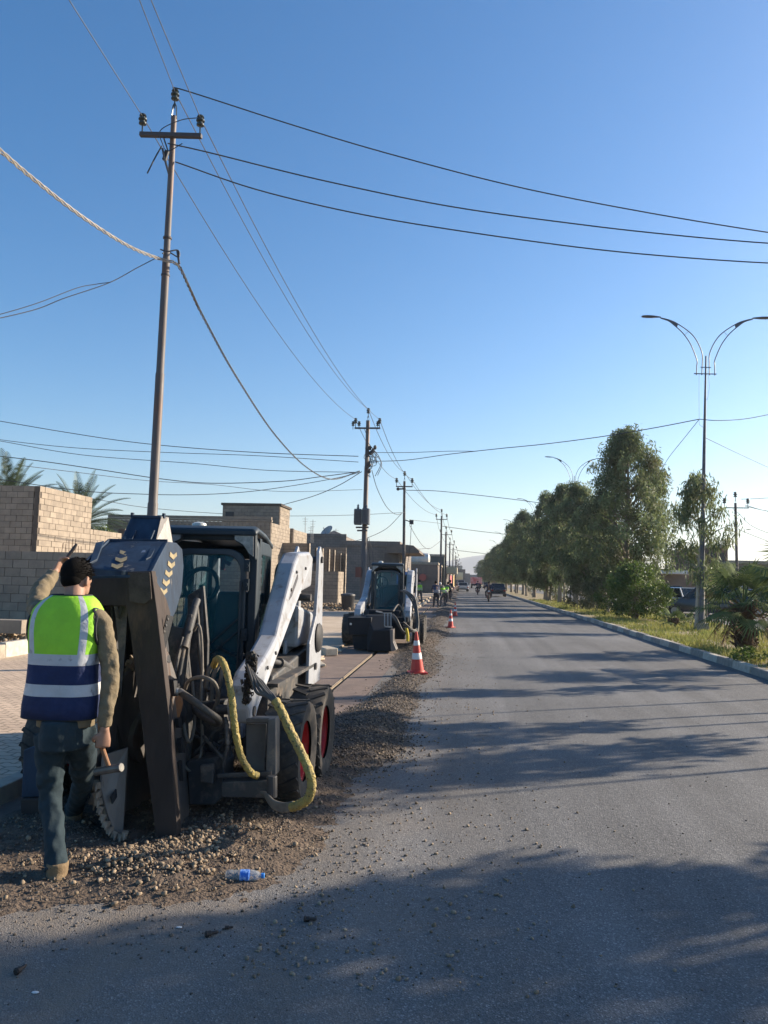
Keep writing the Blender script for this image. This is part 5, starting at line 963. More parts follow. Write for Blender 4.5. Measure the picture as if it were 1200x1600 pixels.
def fig(name_lab, cat_lab, base, J, shirt, trouser, vest=None, hair=HAIR, vox=0.022, hat=None, sc_=1.0, group=None):
    """small figure from a dict of joints (metres, relative to base)"""
    t = thing('person', base, name_lab, 'person', group); V_ = lambda k: Vector(J[k])
    b = MB(); hd = V_('head'); nk = V_('neck'); pv = V_('pelvis'); ch = V_('chest')
    b.ball(hd, (0.078, 0.095, 0.115), 14, 10); b.ball(hd+Vector(J.get('face', (0, 0.09, -0.02))), (0.02, 0.02, 0.025), 8, 6); b.tube([hd-Vector((0, 0, 0.05)), nk], [0.055, 0.06], 10)
    for s in 'lr': b.ball(hd+Vector(((-0.08 if s == 'l' else 0.08), 0.0, -0.01)), (0.015, 0.025, 0.035), 8, 6)
    b.tube([nk, ch, pv], [0.07, 0.15, 0.14], 12, sq=0.7)
    for s in 'lr':
        b.tube([ch+(V_(s+'s')-ch)*0.6+Vector((0, 0, .03)), V_(s+'s'), V_(s+'e'), V_(s+'h')], [0.07, 0.055, 0.042, 0.028], 10); h = V_(s+'h'); d = (h-V_(s+'e')).normalized()
        b.ball(h+d*0.05, (0.035, 0.03, 0.05), 8, 6)
        for k in range(4): o = Vector(((k-1.5)*0.018, 0, 0)); b.tube([h+d*0.07+o, h+d*0.13+o*1.2+Vector((0, 0.01, 0))], [0.011, 0.008], 5)
        b.tube([V_(s+'p'), V_(s+'k'), V_(s+'f')], [0.085, 0.055, 0.038], 10)
    b.build('body', SKIN, t, remesh=vox)
    b = MB(); b.tube([nk-Vector((0, 0, 0.02)), ch+Vector((0, 0, 0.1)), ch, pv+Vector((0, 0, 0.03)), pv-Vector((0, 0, 0.05))], [0.09, 0.17, 0.185, 0.165, 0.165], 14, sq=0.68)
    for s in 'lr': b.tube([ch+(V_(s+'s')-ch)*0.6+Vector((0, 0, .03)), V_(s+'s'), V_(s+'e'), V_(s+'e').lerp(V_(s+'h'), 0.85)], [0.085, 0.075, 0.06, 0.045], 10)
    b.build('shirt', shirt, t, remesh=vox)
    b = MB(); b.tube([pv+Vector((0, 0, 0.06)), pv-Vector((0, 0, 0.1))], [0.165, 0.16], 14, sq=0.72)
    for s in 'lr': b.tube([V_(s+'p'), V_(s+'k'), V_(s+'f')+Vector((0, 0, 0.03))], [0.105, 0.078, 0.065], 10)
    b.build('trousers', trouser, t, remesh=vox)
    for s in 'lr':
        f = V_(s+'f'); b = MB(); b.ball(f+Vector((0, 0.0, -0.03)), (0.05, 0.06, 0.05), 10, 8); b.ball(f+Vector((0, 0.09, -0.045)), (0.048, 0.11, 0.035), 10, 8); b.build('shoe', mat('dark_shoe', (0.05, 0.04, 0.035), (0.1, 0.08, 0.06), scale=8), t, smooth=60)
    if vest:
        b = MB(); tp = ch+(nk-ch)*0.75; rings = []
        for c, r in ((pv, 0.195), (pv.lerp(ch, 0.5), 0.19), (ch, 0.205), (ch.lerp(nk, 0.45), 0.18), (tp, 0.115)): rings.append([c+Vector((math.cos(a)*r, math.sin(a)*r*0.75, 0)) for a in np.linspace(0, 2*math.pi, 16, endpoint=False)])
        b.loft(rings, caps=False); vv = b.build('vest', vest, t, smooth=60, sub=1)
        for fz in (0.2, 0.5): b = MB(); c = pv.lerp(ch, fz); b.lathe([(0.2, -0.022), (0.212, -0.02), (0.212, 0.02), (0.2, 0.022)], c, 'Z', 16); m_ = b.build('reflective_strip', REFL, t); 
    b = MB(); b.ball(hd+Vector((0, -0.015, 0.03)), (0.088, 0.10, 0.10), 14, 10); b.build('hair' if not hat else 'helmet', hat or hair, t, smooth=60)
    return t
def pose(bend=0.0, stride=0.1, arms='down', H=1.72, side=0.0):
    k = H/1.72; th = bend; f = lambda x, y, z: (x*k, y*k, z*k)
    pv = (0, -0.25*math.sin(th), 0.93-0.06*math.sin(th)); up = lambda d, x=0: (pv[0]+x, pv[1]+d*math.sin(th), pv[2]+d*math.cos(th))
    J = dict(pelvis=f(*pv), chest=f(*up(0.36)), neck=f(*up(0.54)), head=f(*(lambda a: (a[0], a[1]+0.03, a[2]-0.02*math.sin(th)))(up(0.68))), ls=f(*up(0.47, -0.19)), rs=f(*up(0.47, 0.19)))
    J['lp'] = f(-0.1, pv[1], pv[2]-0.04); J['rp'] = f(0.1, pv[1], pv[2]-0.04)
    J['lk'] = f(-0.11, stride*0.6+0.03, 0.5); J['rk'] = f(0.11, -stride*0.4+0.03, 0.5); J['lf'] = f(-0.12, stride, 0.09); J['rf'] = f(0.12, -stride, 0.09)
    for s, sx in (('l', -1), ('r', 1)):
        S = Vector(J[s+'s'])/k
        if arms == 'down': e = S+Vector((sx*0.06, 0.02, -0.29)); h = e+Vector((0, 0.08, -0.24))
        elif arms == 'fwd': e = S+Vector((sx*0.05, 0.14, -0.24)); h = e+Vector((-sx*0.1, 0.22, -0.08))
        else: e = S+Vector((sx*0.05, 0.22, -0.16)); h = e+Vector((-sx*0.02, 0.2, 0.02))
        J[s+'e'] = tuple(e*k); J[s+'h'] = tuple(h*k)
    return J
TR1 = mat('dark_trousers', (0.03, 0.035, 0.05), (0.02, 0.022, 0.035), scale=8, rough=0.9); TR2 = mat('grey_trousers', (0.12, 0.11, 0.11), (0.08, 0.08, 0.08), scale=8, rough=0.9)
SH1 = mat('navy_overall', (0.02, 0.03, 0.07), (0.015, 0.022, 0.05), scale=8, rough=0.9); SH2 = mat('dull_shirt', (0.13, 0.12, 0.11), (0.09, 0.085, 0.08), scale=8, rough=0.9)
VB = mat('dark_vest', (0.03, 0.045, 0.10), (0.02, 0.03, 0.08), scale=8)
HEL = mat('white_helmet', (0.65, 0.65, 0.62), (0.5, 0.5, 0.5), rough=0.4)
GW_ = 'road workers beyond the second loader'
for px, py, b_, st_, ar, H, sh, tr, vs, rz, lab, hat in (
    (655, 942, 0.15, 0.22, 'fwd', 1.66, SH2, TR2, VESTG, 0.5, 'worker in a yellow vest standing on the side ground left of the group', None),
    (681, 950, 0.45, 0.08, 'fwd', 1.72, SH1, TR1, VB, 0.2, 'stooping worker in dark overalls nearest the camera in the group', None),
    (692, 948, 0.6, 0.12, 'fwd', 1.70, SH2, TR2, VESTG, 1.0, 'worker in a yellow vest bending forward behind the dark overalls', HEL),
    (697, 944, 0.5, 0.1, 'fwd', 1.70, SH2, TR1, VESTG, -0.6, 'yellow vested worker bending over at the middle of the group', None),
    (703, 938, 0.05, 0.2, 'down', 1.72, SH1, TR1, None, -0.3, 'dark dressed worker standing upright at the right of the group', None)):
    q = G(px, py); o = fig(lab, '', (q.x, q.y+0.3, 0.0 if q.x > -2.6 else 0.01), pose(b_, st_, ar, H), sh, tr, vs, vox=0.03, hat=hat, group=GW_); o.rotation_euler = (0, 0, rz)
# shovel held by the left worker
q = G(655, 942); b = MB(); b.tube([(q.x+0.0, q.y+0.45, 0.05), (q.x-0.35, q.y+0.7, 1.35)], 0.02, 6); b.box((q.x+0.05, q.y+0.43, 0.08), (0.22, 0.04, 0.26), (0.2, 0.3, 0)); tag(b.build('shovel', mat('tool_wood', (0.25, 0.16, 0.09), (0.18, 0.12, 0.07), scale=6), origin=(q.x, q.y+0.4, 0)), 'long shovel in the hands of the yellow vested worker at the left', 'shovel')
# motorcycles with riders
def moto(loc, lab, rlab, away=False, s=1.0):
    t = thing('motorcycle', loc, lab, 'motorcycle'); rz = 0 if not away else math.pi; t.rotation_euler = (0, 0, rz); MK = mat('motor_black', (0.03, 0.03, 0.032), (0.05, 0.05, 0.05), scale=6, rough=0.5)
    for y, nme in ((-0.62, 'wheel'), (0.62, 'wheel')):
        b = MB(); pr = [(0.30, y_) for y_ in (0,)]
        b.tube([(0, y+0.27*math.cos(a), 0.30+0.27*math.sin(a)) for a in np.linspace(0, 2*math.pi, 25)], 0.045, 8, caps=False)
        for k in range(8): a = k*math.pi/4; b.tube([(0, y, 0.3), (0, y+0.25*math.cos(a), 0.3+0.25*math.sin(a))], 0.007, 4)
        b.build(nme, RUBBER, t, smooth=50)
    b = MB(); b.tube([(-0.08, -0.62, 0.3), (-0.08, -0.45, 0.85)], 0.025, 6); b.tube([(0.08, -0.62, 0.3), (0.08, -0.45, 0.85)], 0.025, 6); b.tube([(-0.38, -0.30, 1.02), (-0.2, -0.42, 0.98), (0, -0.45, 0.93), (0.2, -0.42, 0.98), (0.38, -0.30, 1.02)], 0.015, 6); b.build('fork', MK, t)
    b = MB(); b.hull([(-0.13, -0.3, 0.85), (0.13, -0.3, 0.85), (-0.15, 0.1, 0.8), (0.15, 0.1, 0.8), (-0.1, -0.35, 0.65), (0.1, -0.35, 0.65), (-0.1, 0.15, 0.6), (0.1, 0.15, 0.6)]); b.b2(-0.14, 0.14, -0.25, 0.2, 0.25, 0.55); b.build('tank', mat('motor_red', (0.25, 0.03, 0.025), (0.2, 0.02, 0.02), rough=0.3), t, bevel=0.03)
    b = MB(); b.hull([(-0.13, 0.12, 0.78), (0.13, 0.12, 0.78), (-0.11, 0.75, 0.85), (0.11, 0.75, 0.85), (-0.12, 0.15, 0.68), (0.12, 0.15, 0.68), (-0.08, 0.75, 0.78), (0.08, 0.75, 0.78)]); b.build('saddle', MK, t, bevel=0.02)
    b = MB(); b.lathe([(0.03, 0.05), (0.08, 0.02), (0.09, -0.04), (0.085, -0.06)], (0, -0.5, 0.88), 'Y', 16); b.build('headlight', mat('headlight_glass', (0.6, 0.6, 0.6)), t, smooth=40)
    for sx in (-1, 1): b = MB(); b.tube([(sx*0.3, -0.35, 1.02), (sx*0.36, -0.36, 1.2)], 0.007, 4); b.ball((sx*0.37, -0.36, 1.22), (0.06, 0.015, 0.04), 8, 6); b.build('mirror', MK, t)
    J = dict(pelvis=(0, 0.3, 0.92), chest=(0, 0.2, 1.24), neck=(0, 0.16, 1.42), head=(0, 0.13, 1.57), face=(0, -0.09, -0.02), ls=(-0.2, 0.17, 1.36), rs=(0.2, 0.17, 1.36), le=(-0.34, -0.02, 1.15), re=(0.34, -0.02, 1.15), lh=(-0.36, -0.26, 1.06), rh=(0.36, -0.26, 1.06), lp=(-0.1, 0.28, 0.9), rp=(0.1, 0.28, 0.9), lk=(-0.24, -0.08, 0.82), rk=(0.24, -0.08, 0.82), lf=(-0.2, 0.08, 0.38), rf=(0.2, 0.08, 0.38))
    r = fig(rlab, '', loc, J, SH1, TR1, None, vox=0.03); r.rotation_euler = (0, 0, rz)
q = G(764, 941); moto((q.x, q.y+1, 0), 'motorcycle coming toward the camera left of the dark sedan', 'rider in dark clothes on the approaching motorcycle nearest the camera')
q = G(746.5, 929.5); moto((q.x, q.y+1, 0), 'farther motorcycle in the middle of the road', 'rider in black on the farther motorcycle', away=True)
# bin
q = G(543, 954); t = thing('rubbish_bin', (q.x, q.y, 0), 'dark rubbish bin standing beside the low block wall', 'bin'); og = tuple(t.location)
b = MB(); b.lathe([(0.27, 0.0), (0.30, 0.05), (0.36, 0.72), (0.38, 0.74), (0.38, 0.78)], (q.x, q.y, 0.01), 'Z', 18); b.build('bin_body', mat('bin_plastic', (0.035, 0.038, 0.045), (0.06, 0.055, 0.05), scale=5, rough=0.6), t, origin=og, smooth=40)
b = MB(); b.lathe([(0.39, 0.78), (0.37, 0.84), (0.2, 0.88), (0.02, 0.89)], (q.x, q.y, 0.01), 'Z', 18); b.build('lid', MATS['bin_plastic'], t, origin=og, smooth=40)
# distant poster-like banner between workers, fence stakes, vendor clutter
b = MB(); q = P(635, 905, 70); b.box((q.x-0.4, 70, q.z-0.2), (0.08, 0.08, 3.0), (0, R(2), 0)); tag(b.build('wooden_stake', mat('pale_plank', (0.42, 0.33, 0.23), (0.3, 0.24, 0.17), scale=5), origin=(q.x, 70, 0)), 'pale upright plank behind the right arm of the second loader', 'plank')
b = MB(); q = P(629, 903, 60); b.box(q, (0.9, 0.5, 0.95)); b.tube([(q.x-0.35, 60, q.z-0.4), (q.x-0.35, 60, 0)], 0.03, 6); b.tube([(q.x+0.35, 60, q.z-0.4), (q.x+0.35, 60, 0)], 0.03, 6); tag(b.build('water_barrel', mat('blue_plastic', (0.10, 0.24, 0.55), (0.08, 0.18, 0.42), scale=4, rough=0.5), bevel=0.05, origin=(q.x, 60, 0)), 'light blue tank on legs behind the second loader', 'tank')
# far-side litter: bottle and bolts in the foreground
def lying(px, py): return G(px, py)
q = G(382, 1377); t = thing('water_bottle', (q.x, q.y, 0.0), 'crushed clear water bottle with a blue label lying on the asphalt', 'bottle', rz=R(8))
b = MB(); PR = [(0.003, -0.105), (0.024, -0.104), (0.030, -0.095), (0.031, -0.07), (0.028, -0.06), (0.031, -0.05), (0.028, -0.04), (0.031, -0.03), (0.0305, 0.03), (0.031, 0.045), (0.022, 0.075), (0.0125, 0.088), (0.0125, 0.10)]; b.lathe(PR, (0, 0, 0.031), 'X', 20)
CLEAR = glass_mat('clear_plastic', (0.75, 0.82, 0.88), 0.20, 0.08); b.build('bottle_body', CLEAR, t, smooth=50)
b = MB(); b.lathe([(0.0305, -0.025), (0.0318, -0.024), (0.0318, 0.024), (0.0305, 0.025)], (0, 0, 0.031), 'X', 20); b.build('label', mat('blue_label', (0.03, 0.14, 0.55), (0.25, 0.42, 0.75), scale=55, rough=0.4, lo=0.5, hi=0.58), t, smooth=50)
b = MB(); b.lathe([(0.0145, 0.092), (0.0145, 0.108), (0.012, 0.11)], (0, 0, 0.031), 'X', 14); b.build('cap', mat('blue_cap', (0.04, 0.25, 0.7), rough=0.4), t, smooth=40)
RUSTB = mat('dark_rusty_steel', (0.045, 0.038, 0.036), (0.07, 0.05, 0.04), scale=40, rough=0.6, metal=0.5)
for i, (px, py, rz, lab) in enumerate(((482, 1440, 0.1, 'dark steel bolt lying in the middle of the foreground shadow'), (328, 1463, 0.6, 'small dark tool tooth lying under the bottle to the left'), (30, 1520, 1.4, 'dark bolt lying at the bottom left corner'), (356, 1452, 0.3, 'tiny dark pebble-like tooth beside the small tool tooth'))):
    q = G(px, py); b = MB(); s = 0.8 if i < 3 else 0.5; b.lathe([(0.013*s, -0.03*s), (0.016*s, -0.028*s), (0.016*s, 0.004), (0.010*s, 0.006), (0.010*s, 0.04*s), (0.006*s, 0.05*s)], (0, 0, 0.014*s), 'X', 6 if i % 2 == 0 else 10); b.ball((-0.022*s, 0, 0.014*s), (0.008*s, 0.02*s, 0.02*s), 8, 6)
    o = b.build('cutter_tooth' if i % 2 else 'steel_bolt', RUSTB); o.location = (q.x, q.y, 0.002); o.rotation_euler = (0, 0, rz); tag(o, lab, 'bolt')
for i, (px, py) in enumerate(((280, 1450), (55, 1552))):
    q = G(px, py); b = MB(); b.ball((0, 0, 0.002), (0.016, 0.010, 0.003), 7, 4); o = b.build('paper_scrap', WHT); o.location = (q.x, q.y, 0.002); tag(o, ['small white scrap on the shaded asphalt', 'small white scrap near the bottom left corner'][i], 'scrap')
# ------------------------------------------------------------------ skid steer loaders
WPAINT = mat('loader_white_paint', (0.35, 0.365, 0.39), (0.29, 0.30, 0.325), scale=4, rough=0.42, c3=(0.16, 0.13, 0.105), wearscale=8, weara=0.54, wearb=0.70, bump=0.05)
CAB = mat('cab_black_paint', (0.018, 0.030, 0.040), (0.024, 0.035, 0.045), scale=4, rough=0.5, spec=0.35, c3=(0.10, 0.09, 0.08), wearscale=5, weara=0.58, wearb=0.8)
FRAME = mat('dark_frame_steel', (0.055, 0.055, 0.055), (0.035, 0.035, 0.038), scale=5, rough=0.6, c3=(0.19, 0.15, 0.115), wearscale=6, weara=0.5, wearb=0.7, bump=0.15)
HOODB = mat('hood_blue_steel', (0.024, 0.046, 0.082), (0.012, 0.022, 0.042), scale=7, rough=0.6, spec=0.3, c3=(0.24, 0.23, 0.21), wearscale=7, weara=0.60, wearb=0.70, stretch=(1, 1, 0.4), bump=0.12, bscale=30)
RUST = mat('rusted_runner', (0.048, 0.034, 0.028), (0.030, 0.022, 0.019), scale=6, rough=0.85, c3=(0.10, 0.06, 0.04), wearscale=4, bump=0.5, bscale=35, stretch=(1, 1, 0.3))
WORN = mat('scraped_steel', (0.20, 0.185, 0.175), (0.12, 0.11, 0.105), scale=4, rough=0.5, metal=0.4, c3=(0.13, 0.075, 0.05), wearscale=3, bump=0.2, stretch=(1, 1, 0.35))
HOSE = mat('hydraulic_hose', (0.045, 0.042, 0.04), (0.09, 0.08, 0.065), scale=14, rough=0.6, bump=0.2)
HOSEG = mat('dusty_hose', (0.20, 0.175, 0.14), (0.12, 0.105, 0.09), scale=14, rough=0.7, bump=0.2)
YWRAP = mat('yellow_warning_wrap', (0.40, 0.30, 0.075), (0.28, 0.21, 0.07), scale=9, rough=0.6, c3=(0.05, 0.042, 0.03), wearscale=45, weara=0.57, wearb=0.62, bump=1.0, bscale=45, bdist=0.02)
ARROW = mat('faded_yellow_arrow', (0.30, 0.24, 0.13), (0.20, 0.165, 0.10), scale=12, rough=0.7)
REDRIM = mat('red_rim', (0.42, 0.018, 0.02), (0.33, 0.015, 0.015), scale=6, rough=0.45, c3=(0.15, 0.08, 0.06), wearscale=8)
CGL = glass_mat('cab_glass', (0.05, 0.17, 0.20), 0.32, 0.04); CGD = glass_mat('cab_door_glass', (0.05, 0.24, 0.30), 0.30, 0.05)  # milky teal door tint stands in for reflected sky, plus dust film
LENS = mat('dull_lens', (0.13, 0.14, 0.15), (0.30, 0.30, 0.30), scale=14, rough=0.15)
SEAT = mat('seat_vinyl', (0.02, 0.045, 0.07), (0.015, 0.03, 0.05), scale=6, rough=0.6)
OA = Vector((-2.17, 6.4, 0.0))
def W(x, y, z): return Vector((OA.x+x, OA.y+y, OA.z+z))
def loader_core():
    t = thing('skid_steer_loader', tuple(OA), '', 'skid steer loader')
    B = lambda b, n, m, p=None, **k: b.build(n, m, p or t, origin=tuple(OA), **k)
    # chassis and engine cover
    b = MB(); b.slab([W(-0.56, -0.1, z) for z in ()] or [W(-0.6, -0.15, 0.30), W(-0.6, 1.2, 0.22), W(-0.6, 1.75, 0.35), W(-0.6, 1.75, 1.0), W(-0.6, 0.0, 0.86), W(-0.6, -0.15, 0.7)], (1.2, 0, 0)); B(b, 'chassis', FRAME, bevel=0.02)
    b = MB(); b.slab([W(-0.58, 1.05, 1.0), W(-0.58, 1.76, 1.0), W(-0.58, 1.78, 1.32), W(-0.58, 1.05, 1.42)], (1.16, 0, 0)); B(b, 'engine_cover', WPAINT, bevel=0.04)
    b = MB(); b.slab([W(-0.5, 1.79, 0.4), W(-0.5, 1.79, 1.2), W(-0.5, 1.83, 1.2), W(-0.5, 1.83, 0.4)], (1.0, 0, 0)); B(b, 'rear_grille', CAB, bevel=0.01)
    # cab: shell with openings
    cw, zr, zb = 0.43, 2.07, 0.62
    fr = lambda x, z: W(x, 0.0, z)
    def frame_ring(x0, x1, z0, z1, r, y0, y1, wd_, n=5):
        """rounded rectangular frame in the XZ plane"""
        def rr(x0, x1, z0, z1, r):
            o = []
            for cx_, cz_, a0 in ((x1-r, z1-r, 0), (x0+r, z1-r, 90), (x0+r, z0+r, 180), (x1-r, z0+r, 270)):
                for k in range(n+1): a = R(a0+90*k/n); o.append((cx_+r*math.cos(a), cz_+r*math.sin(a)))
            return o
        o = rr(x0, x1, z0, z1, r); i = rr(x0+wd_, x1-wd_, z0+wd_, z1-wd_, max(0.02, r-wd_*0.3)); m = len(o); bb = MB()
        vs = [W(x, y0, z) for x, z in o]+[W(x, y0, z) for x, z in i]+[W(x, y1, z) for x, z in o]+[W(x, y1, z) for x, z in i]; fs = []
        for k in range(m): q = (k+1) % m; fs += [(k, q, m+q, m+k), (2*m+k, 3*m+k, 3*m+q, 2*m+q), (k, 2*m+k, 2*m+q, q), (m+k, m+q, 3*m+q, 3*m+k)]
        bb.add(vs, fs); return bb
    B(frame_ring(-cw, cw, zb, zr, 0.14, -0.03, 0.05, 0.075), 'cab_front_frame', CAB, bevel=0.012, smooth=40)
    B(frame_ring(-cw+0.09, cw-0.09, zb+0.09, zr-0.15, 0.16, -0.05, -0.02, 0.05), 'door_frame', mat('door_seal', (0.045, 0.06, 0.07), (0.03, 0.04, 0.05), scale=5, rough=0.45), bevel=0.008, smooth=40)
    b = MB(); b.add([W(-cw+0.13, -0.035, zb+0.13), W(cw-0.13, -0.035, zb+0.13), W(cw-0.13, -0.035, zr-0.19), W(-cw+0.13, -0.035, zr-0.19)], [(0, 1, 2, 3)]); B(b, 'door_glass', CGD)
    # side walls with barred windows (rear narrower)
    rw = 0.29
    for s in (-1, 1):
        b = MB()
        def SP(u, z): return W(s*(cw-(cw-rw)*u), 0.05+0.95*u, z)
        for (u0, u1, z0, z1) in ((0, 0.13, zb, 2.02), (0.87, 1, zb, 1.98), (0.13, 0.87, zb, 1.18), (0.13, 0.87, 1.88, 2.0)):
            b.slab([SP(u0, z0), SP(u1, z0), SP(u1, z1), SP(u0, z1)], (-s*0.045, 0, 0))
        for k in range(9): z = 1.23+k*0.075; b.slab([SP(0.13, z), SP(0.2, z+0.0), SP(0.2, z+0.03), SP(0.13, z+0.03)], (-s*0.02, 0, 0))
        B(b, 'cab_side', CAB, bevel=0.008)
        b = MB(); b.add([SP(0.2, 1.18), SP(0.87, 1.18), SP(0.87, 1.88), SP(0.2, 1.88)], [(0, 1, 2, 3)]); B(b, 'side_window', CGL)
        b = MB()
        for k in range(1, 6): u = 0.2+0.67*k/6; b.tube([SP(u, 1.18)+Vector((s*0.012, 0, 0)), SP(u, 1.88)+Vector((s*0.012, 0, 0))], 0.004, 4)
        b.tube([SP(0.55, 1.15)+Vector((s*0.02, 0, 0)), SP(0.6, 0.8)+Vector((s*0.02, 0, 0))], 0.012, 5); B(b, 'window_guard', CAB)
    b = MB(); b.slab([W(-rw, 1.0, 1.3), W(rw, 1.0, 1.3), W(rw, 1.0, 1.42), W(-rw, 1.0, 1.42)], (0, -0.03, 0)); b.slab([W(-rw, 1.0, 1.86), W(rw, 1.0, 1.86), W(rw, 1.0, 1.98), W(-rw, 1.0, 1.98)], (0, -0.03, 0)); B(b, 'cab_rear_frame', CAB)
    # roof
    b = MB(); b.loft([[W(x*cw*k, y, z) for x, z in ((-1.0, zt-0.06), (1.0, zt-0.06), (1.0, zt-0.02), (0.92, zt), (-0.92, zt), (-1.0, zt-0.02))] for y, zt, k in ((-0.10, 2.09, 1), (0.0, 2.12, 1), (0.5, 2.09, 0.86), (1.02, 2.02, 0.70))]); B(b, 'roof', CAB, bevel=0.02, smooth=30)
    b = MB(); b.lathe([(0.07, 2.10), (0.07, 2.125), (0.062, 2.16), (0.03, 2.172)], W(-0.22, 0.32, 0), 'Z', 16); B(b, 'beacon', mat('clear_beacon', (0.55, 0.55, 0.5), (0.4, 0.4, 0.38), scale=8, rough=0.2), smooth=40)
    for s in (-1, 1):
        b = MB(); pts = [(0.22, 2.055), (0.42, 2.055), (0.427, 1.83), (0.37, 1.86), (0.33, 1.93), (0.24, 1.99)]
        if s < 0: pts = pts[::-1]
        b.slab([W(s*x, -0.075, z) for x, z in pts], (0, 0.06, 0)); hl = B(b, 'cab_lamp', CAB, bevel=0.012)
        b = MB(); pts = [(0.24, 2.035), (0.402, 2.035), (0.407, 1.86), (0.37, 1.885), (0.315, 1.96), (0.24, 2.0)]
        if s < 0: pts = pts[::-1]
        b.slab([W(s*x, -0.086, z) for x, z in pts], (0, 0.012, 0)); B(b, 'lens', LENS, hl)
    # interior
    b = MB(); b.slab([W(-0.26, 0.50, 0.75), W(-0.26, 0.95, 0.75), W(-0.26, 0.95, 0.95), W(-0.26, 0.45, 0.97)], (0.52, 0, 0)); b.slab([W(-0.25, 0.82, 0.95), W(-0.25, 0.96, 0.95), W(-0.22, 0.99, 1.52), W(-0.22, 0.90, 1.55)], (0.48, 0, 0)); B(b, 'seat', SEAT, bevel=0.04)
    b = MB(); ct = W(-0.16, 0.28, 1.60); b.tube([ct+Vector((0.15*math.cos(a), 0.03*math.sin(a), 0.15*math.sin(a))) for a in np.linspace(0, 2*math.pi, 30)], 0.022, 8, caps=False); b.tube([ct, ct-Vector((0, -0.2, 0.6))], 0.02, 6); B(b, 'steering_ring', CAB)
    for s in (-1, 1):
        b = MB(); b.tube([W(s*0.33, 0.35, 0.85), W(s*0.32, 0.25, 1.15)], 0.02, 6); b.ball(W(s*0.32, 0.25, 1.18), (0.03, 0.03, 0.06), 10, 8); B(b, 'control_lever', CAB)
    b = MB(); b.box(W(0.10, 0.06, 1.80), (0.035, 0.02, 0.12)); b.box(W(0.13, 0.06, 1.81), (0.08, 0.02, 0.035), (0, 0.5, 0)); B(b, 'hanging_tag', mat('red_tag', (0.22, 0.02, 0.03), (0.18, 0.02, 0.03), rough=0.6))
    b = MB(); b.ball(W(0.17, 0.02, 1.86), (0.045, 0.02, 0.045), 12, 8); B(b, 'round_mirror', LENS)
    b = MB(); b.bar(W(-0.05, -0.055, 1.02), W(0.30, -0.06, 1.34), 0.018, 0.015); b.bar(W(-0.02, -0.055, 0.95), W(0.32, -0.06, 1.25), 0.014, 0.012); b.bar(W(0.12, -0.05, 1.1), W(0.34, -0.05, 0.98), 0.012, 0.01); B(b, 'wiper', CAB)
    b = MB()
    for z in (0.85, 1.2, 1.62, 1.78): b.box(W(0.35, -0.06, z), (0.045, 0.03, 0.10)); b.lathe([(0.018, -0.02), (0.018, 0.02)], W(0.35, -0.07, z), 'Y', 10)
    b.tube([W(0.305, -0.07, 0.9), W(0.305, -0.075, 1.65)], 0.011, 6); B(b, 'door_hinge', CAB)
    # lower front between the wheels
    b = MB(); b.slab([W(-0.5, -0.22, 0.42), W(-0.5, -0.16, 0.42), W(-0.5, -0.02, 0.72), W(-0.5, -0.08, 0.74)], (1.0, 0, 0))
    for s in (-1, 1): b.slab([W(s*0.5, -0.35, 0.2), W(s*0.5, 0.0, 0.2), W(s*0.5, 0.0, 0.72), W(s*0.5, -0.3, 0.62)], (-s*0.05, 0, 0))
    B(b, 'front_bulkhead', FRAME, bevel=0.01)
    # lift arms and rear uprights
    ca = W(0.15, 1.0, 1.0)
    for s in (-1, 1):
        xo, xi = s*0.64, s*0.47
        arm = [(1.36, 1.90), (1.20, 1.95), (0.70, 1.92), (0.52, 1.82), (0.18, 1.50), (-0.18, 1.21), (-0.47, 1.12), (-0.92, 1.01), (-1.06, 0.92), (-1.12, 0.78), (-1.06, 0.66), (-0.94, 0.64), (-0.84, 0.74), (-0.45, 0.90), (0.06, 1.14), (0.42, 1.36), (0.80, 1.55), (1.30, 1.60)]
        fl = lambda y: s*0.07*min(1, max(0, (0.3-y)/1.2)); P_ = [W(xi+fl(y), y, z) for y, z in arm]; Q_ = [W(xo+fl(y), y, z) for y, z in arm]; m_ = len(arm); b = MB(); b.add(P_+Q_, [tuple(range(m_)), tuple(range(2*m_-1, m_-1, -1))]+[(i, i+m_, (i+1) % m_+m_, (i+1) % m_) for i in range(m_)]); B(b, 'lift_arm', WPAINT, bevel=0.03, segs=3)
        b = MB(); P_ = [W(xo+s*0.004, y, z) for y, z in ((0.15, 1.40), (0.35, 1.56), (0.6, 1.72), (0.62, 1.68), (0.38, 1.52), (0.18, 1.36))]; b.slab(P_, (s*0.004, 0, 0)); B(b, 'arm_decal', mat('decal_dark', (0.08, 0.08, 0.09), (0.05, 0.05, 0.06), scale=8))
        b = MB()
        for x in (s*0.665, s*0.43):
            up = [(1.02, 0.62), (1.62, 0.62), (1.66, 1.2), (1.62, 1.90), (1.45, 2.02), (1.38, 1.96), (1.36, 1.60), (1.30, 1.30), (1.02, 1.05)]
            P_ = [W(x, y, z) for y, z in up]; b.slab(P_, (s*0.035, 0, 0))
        B(b, 'rear_upright', WPAINT, bevel=0.01)
        b = MB(); b.ball(W(s*0.44, 0.72, 1.66), (0.045, 0.08, 0.17), 14, 10); B(b, 'rear_mirror', CAB, smooth=50); b = MB(); b.lathe([(0.13, -0.02), (0.15, 0), (0.13, 0.02)], W(s*0.715, 1.40, 1.08), 'X', 20); B(b, 'black_cover', mat('hole_black', (0.012, 0.013, 0.016), (0.02, 0.02, 0.022), rough=0.7), smooth=50)
        b = MB()
        for y, z in ((1.48, 1.88), (-1.0, 0.74), (1.3, 0.8), (0.9, 1.5)): b = MB(); b.tube([W(s*0.44, y, z), W(s*0.72, y, z)], 0.035, 12); B(b, 'pivot_pin', FRAME, smooth=40)
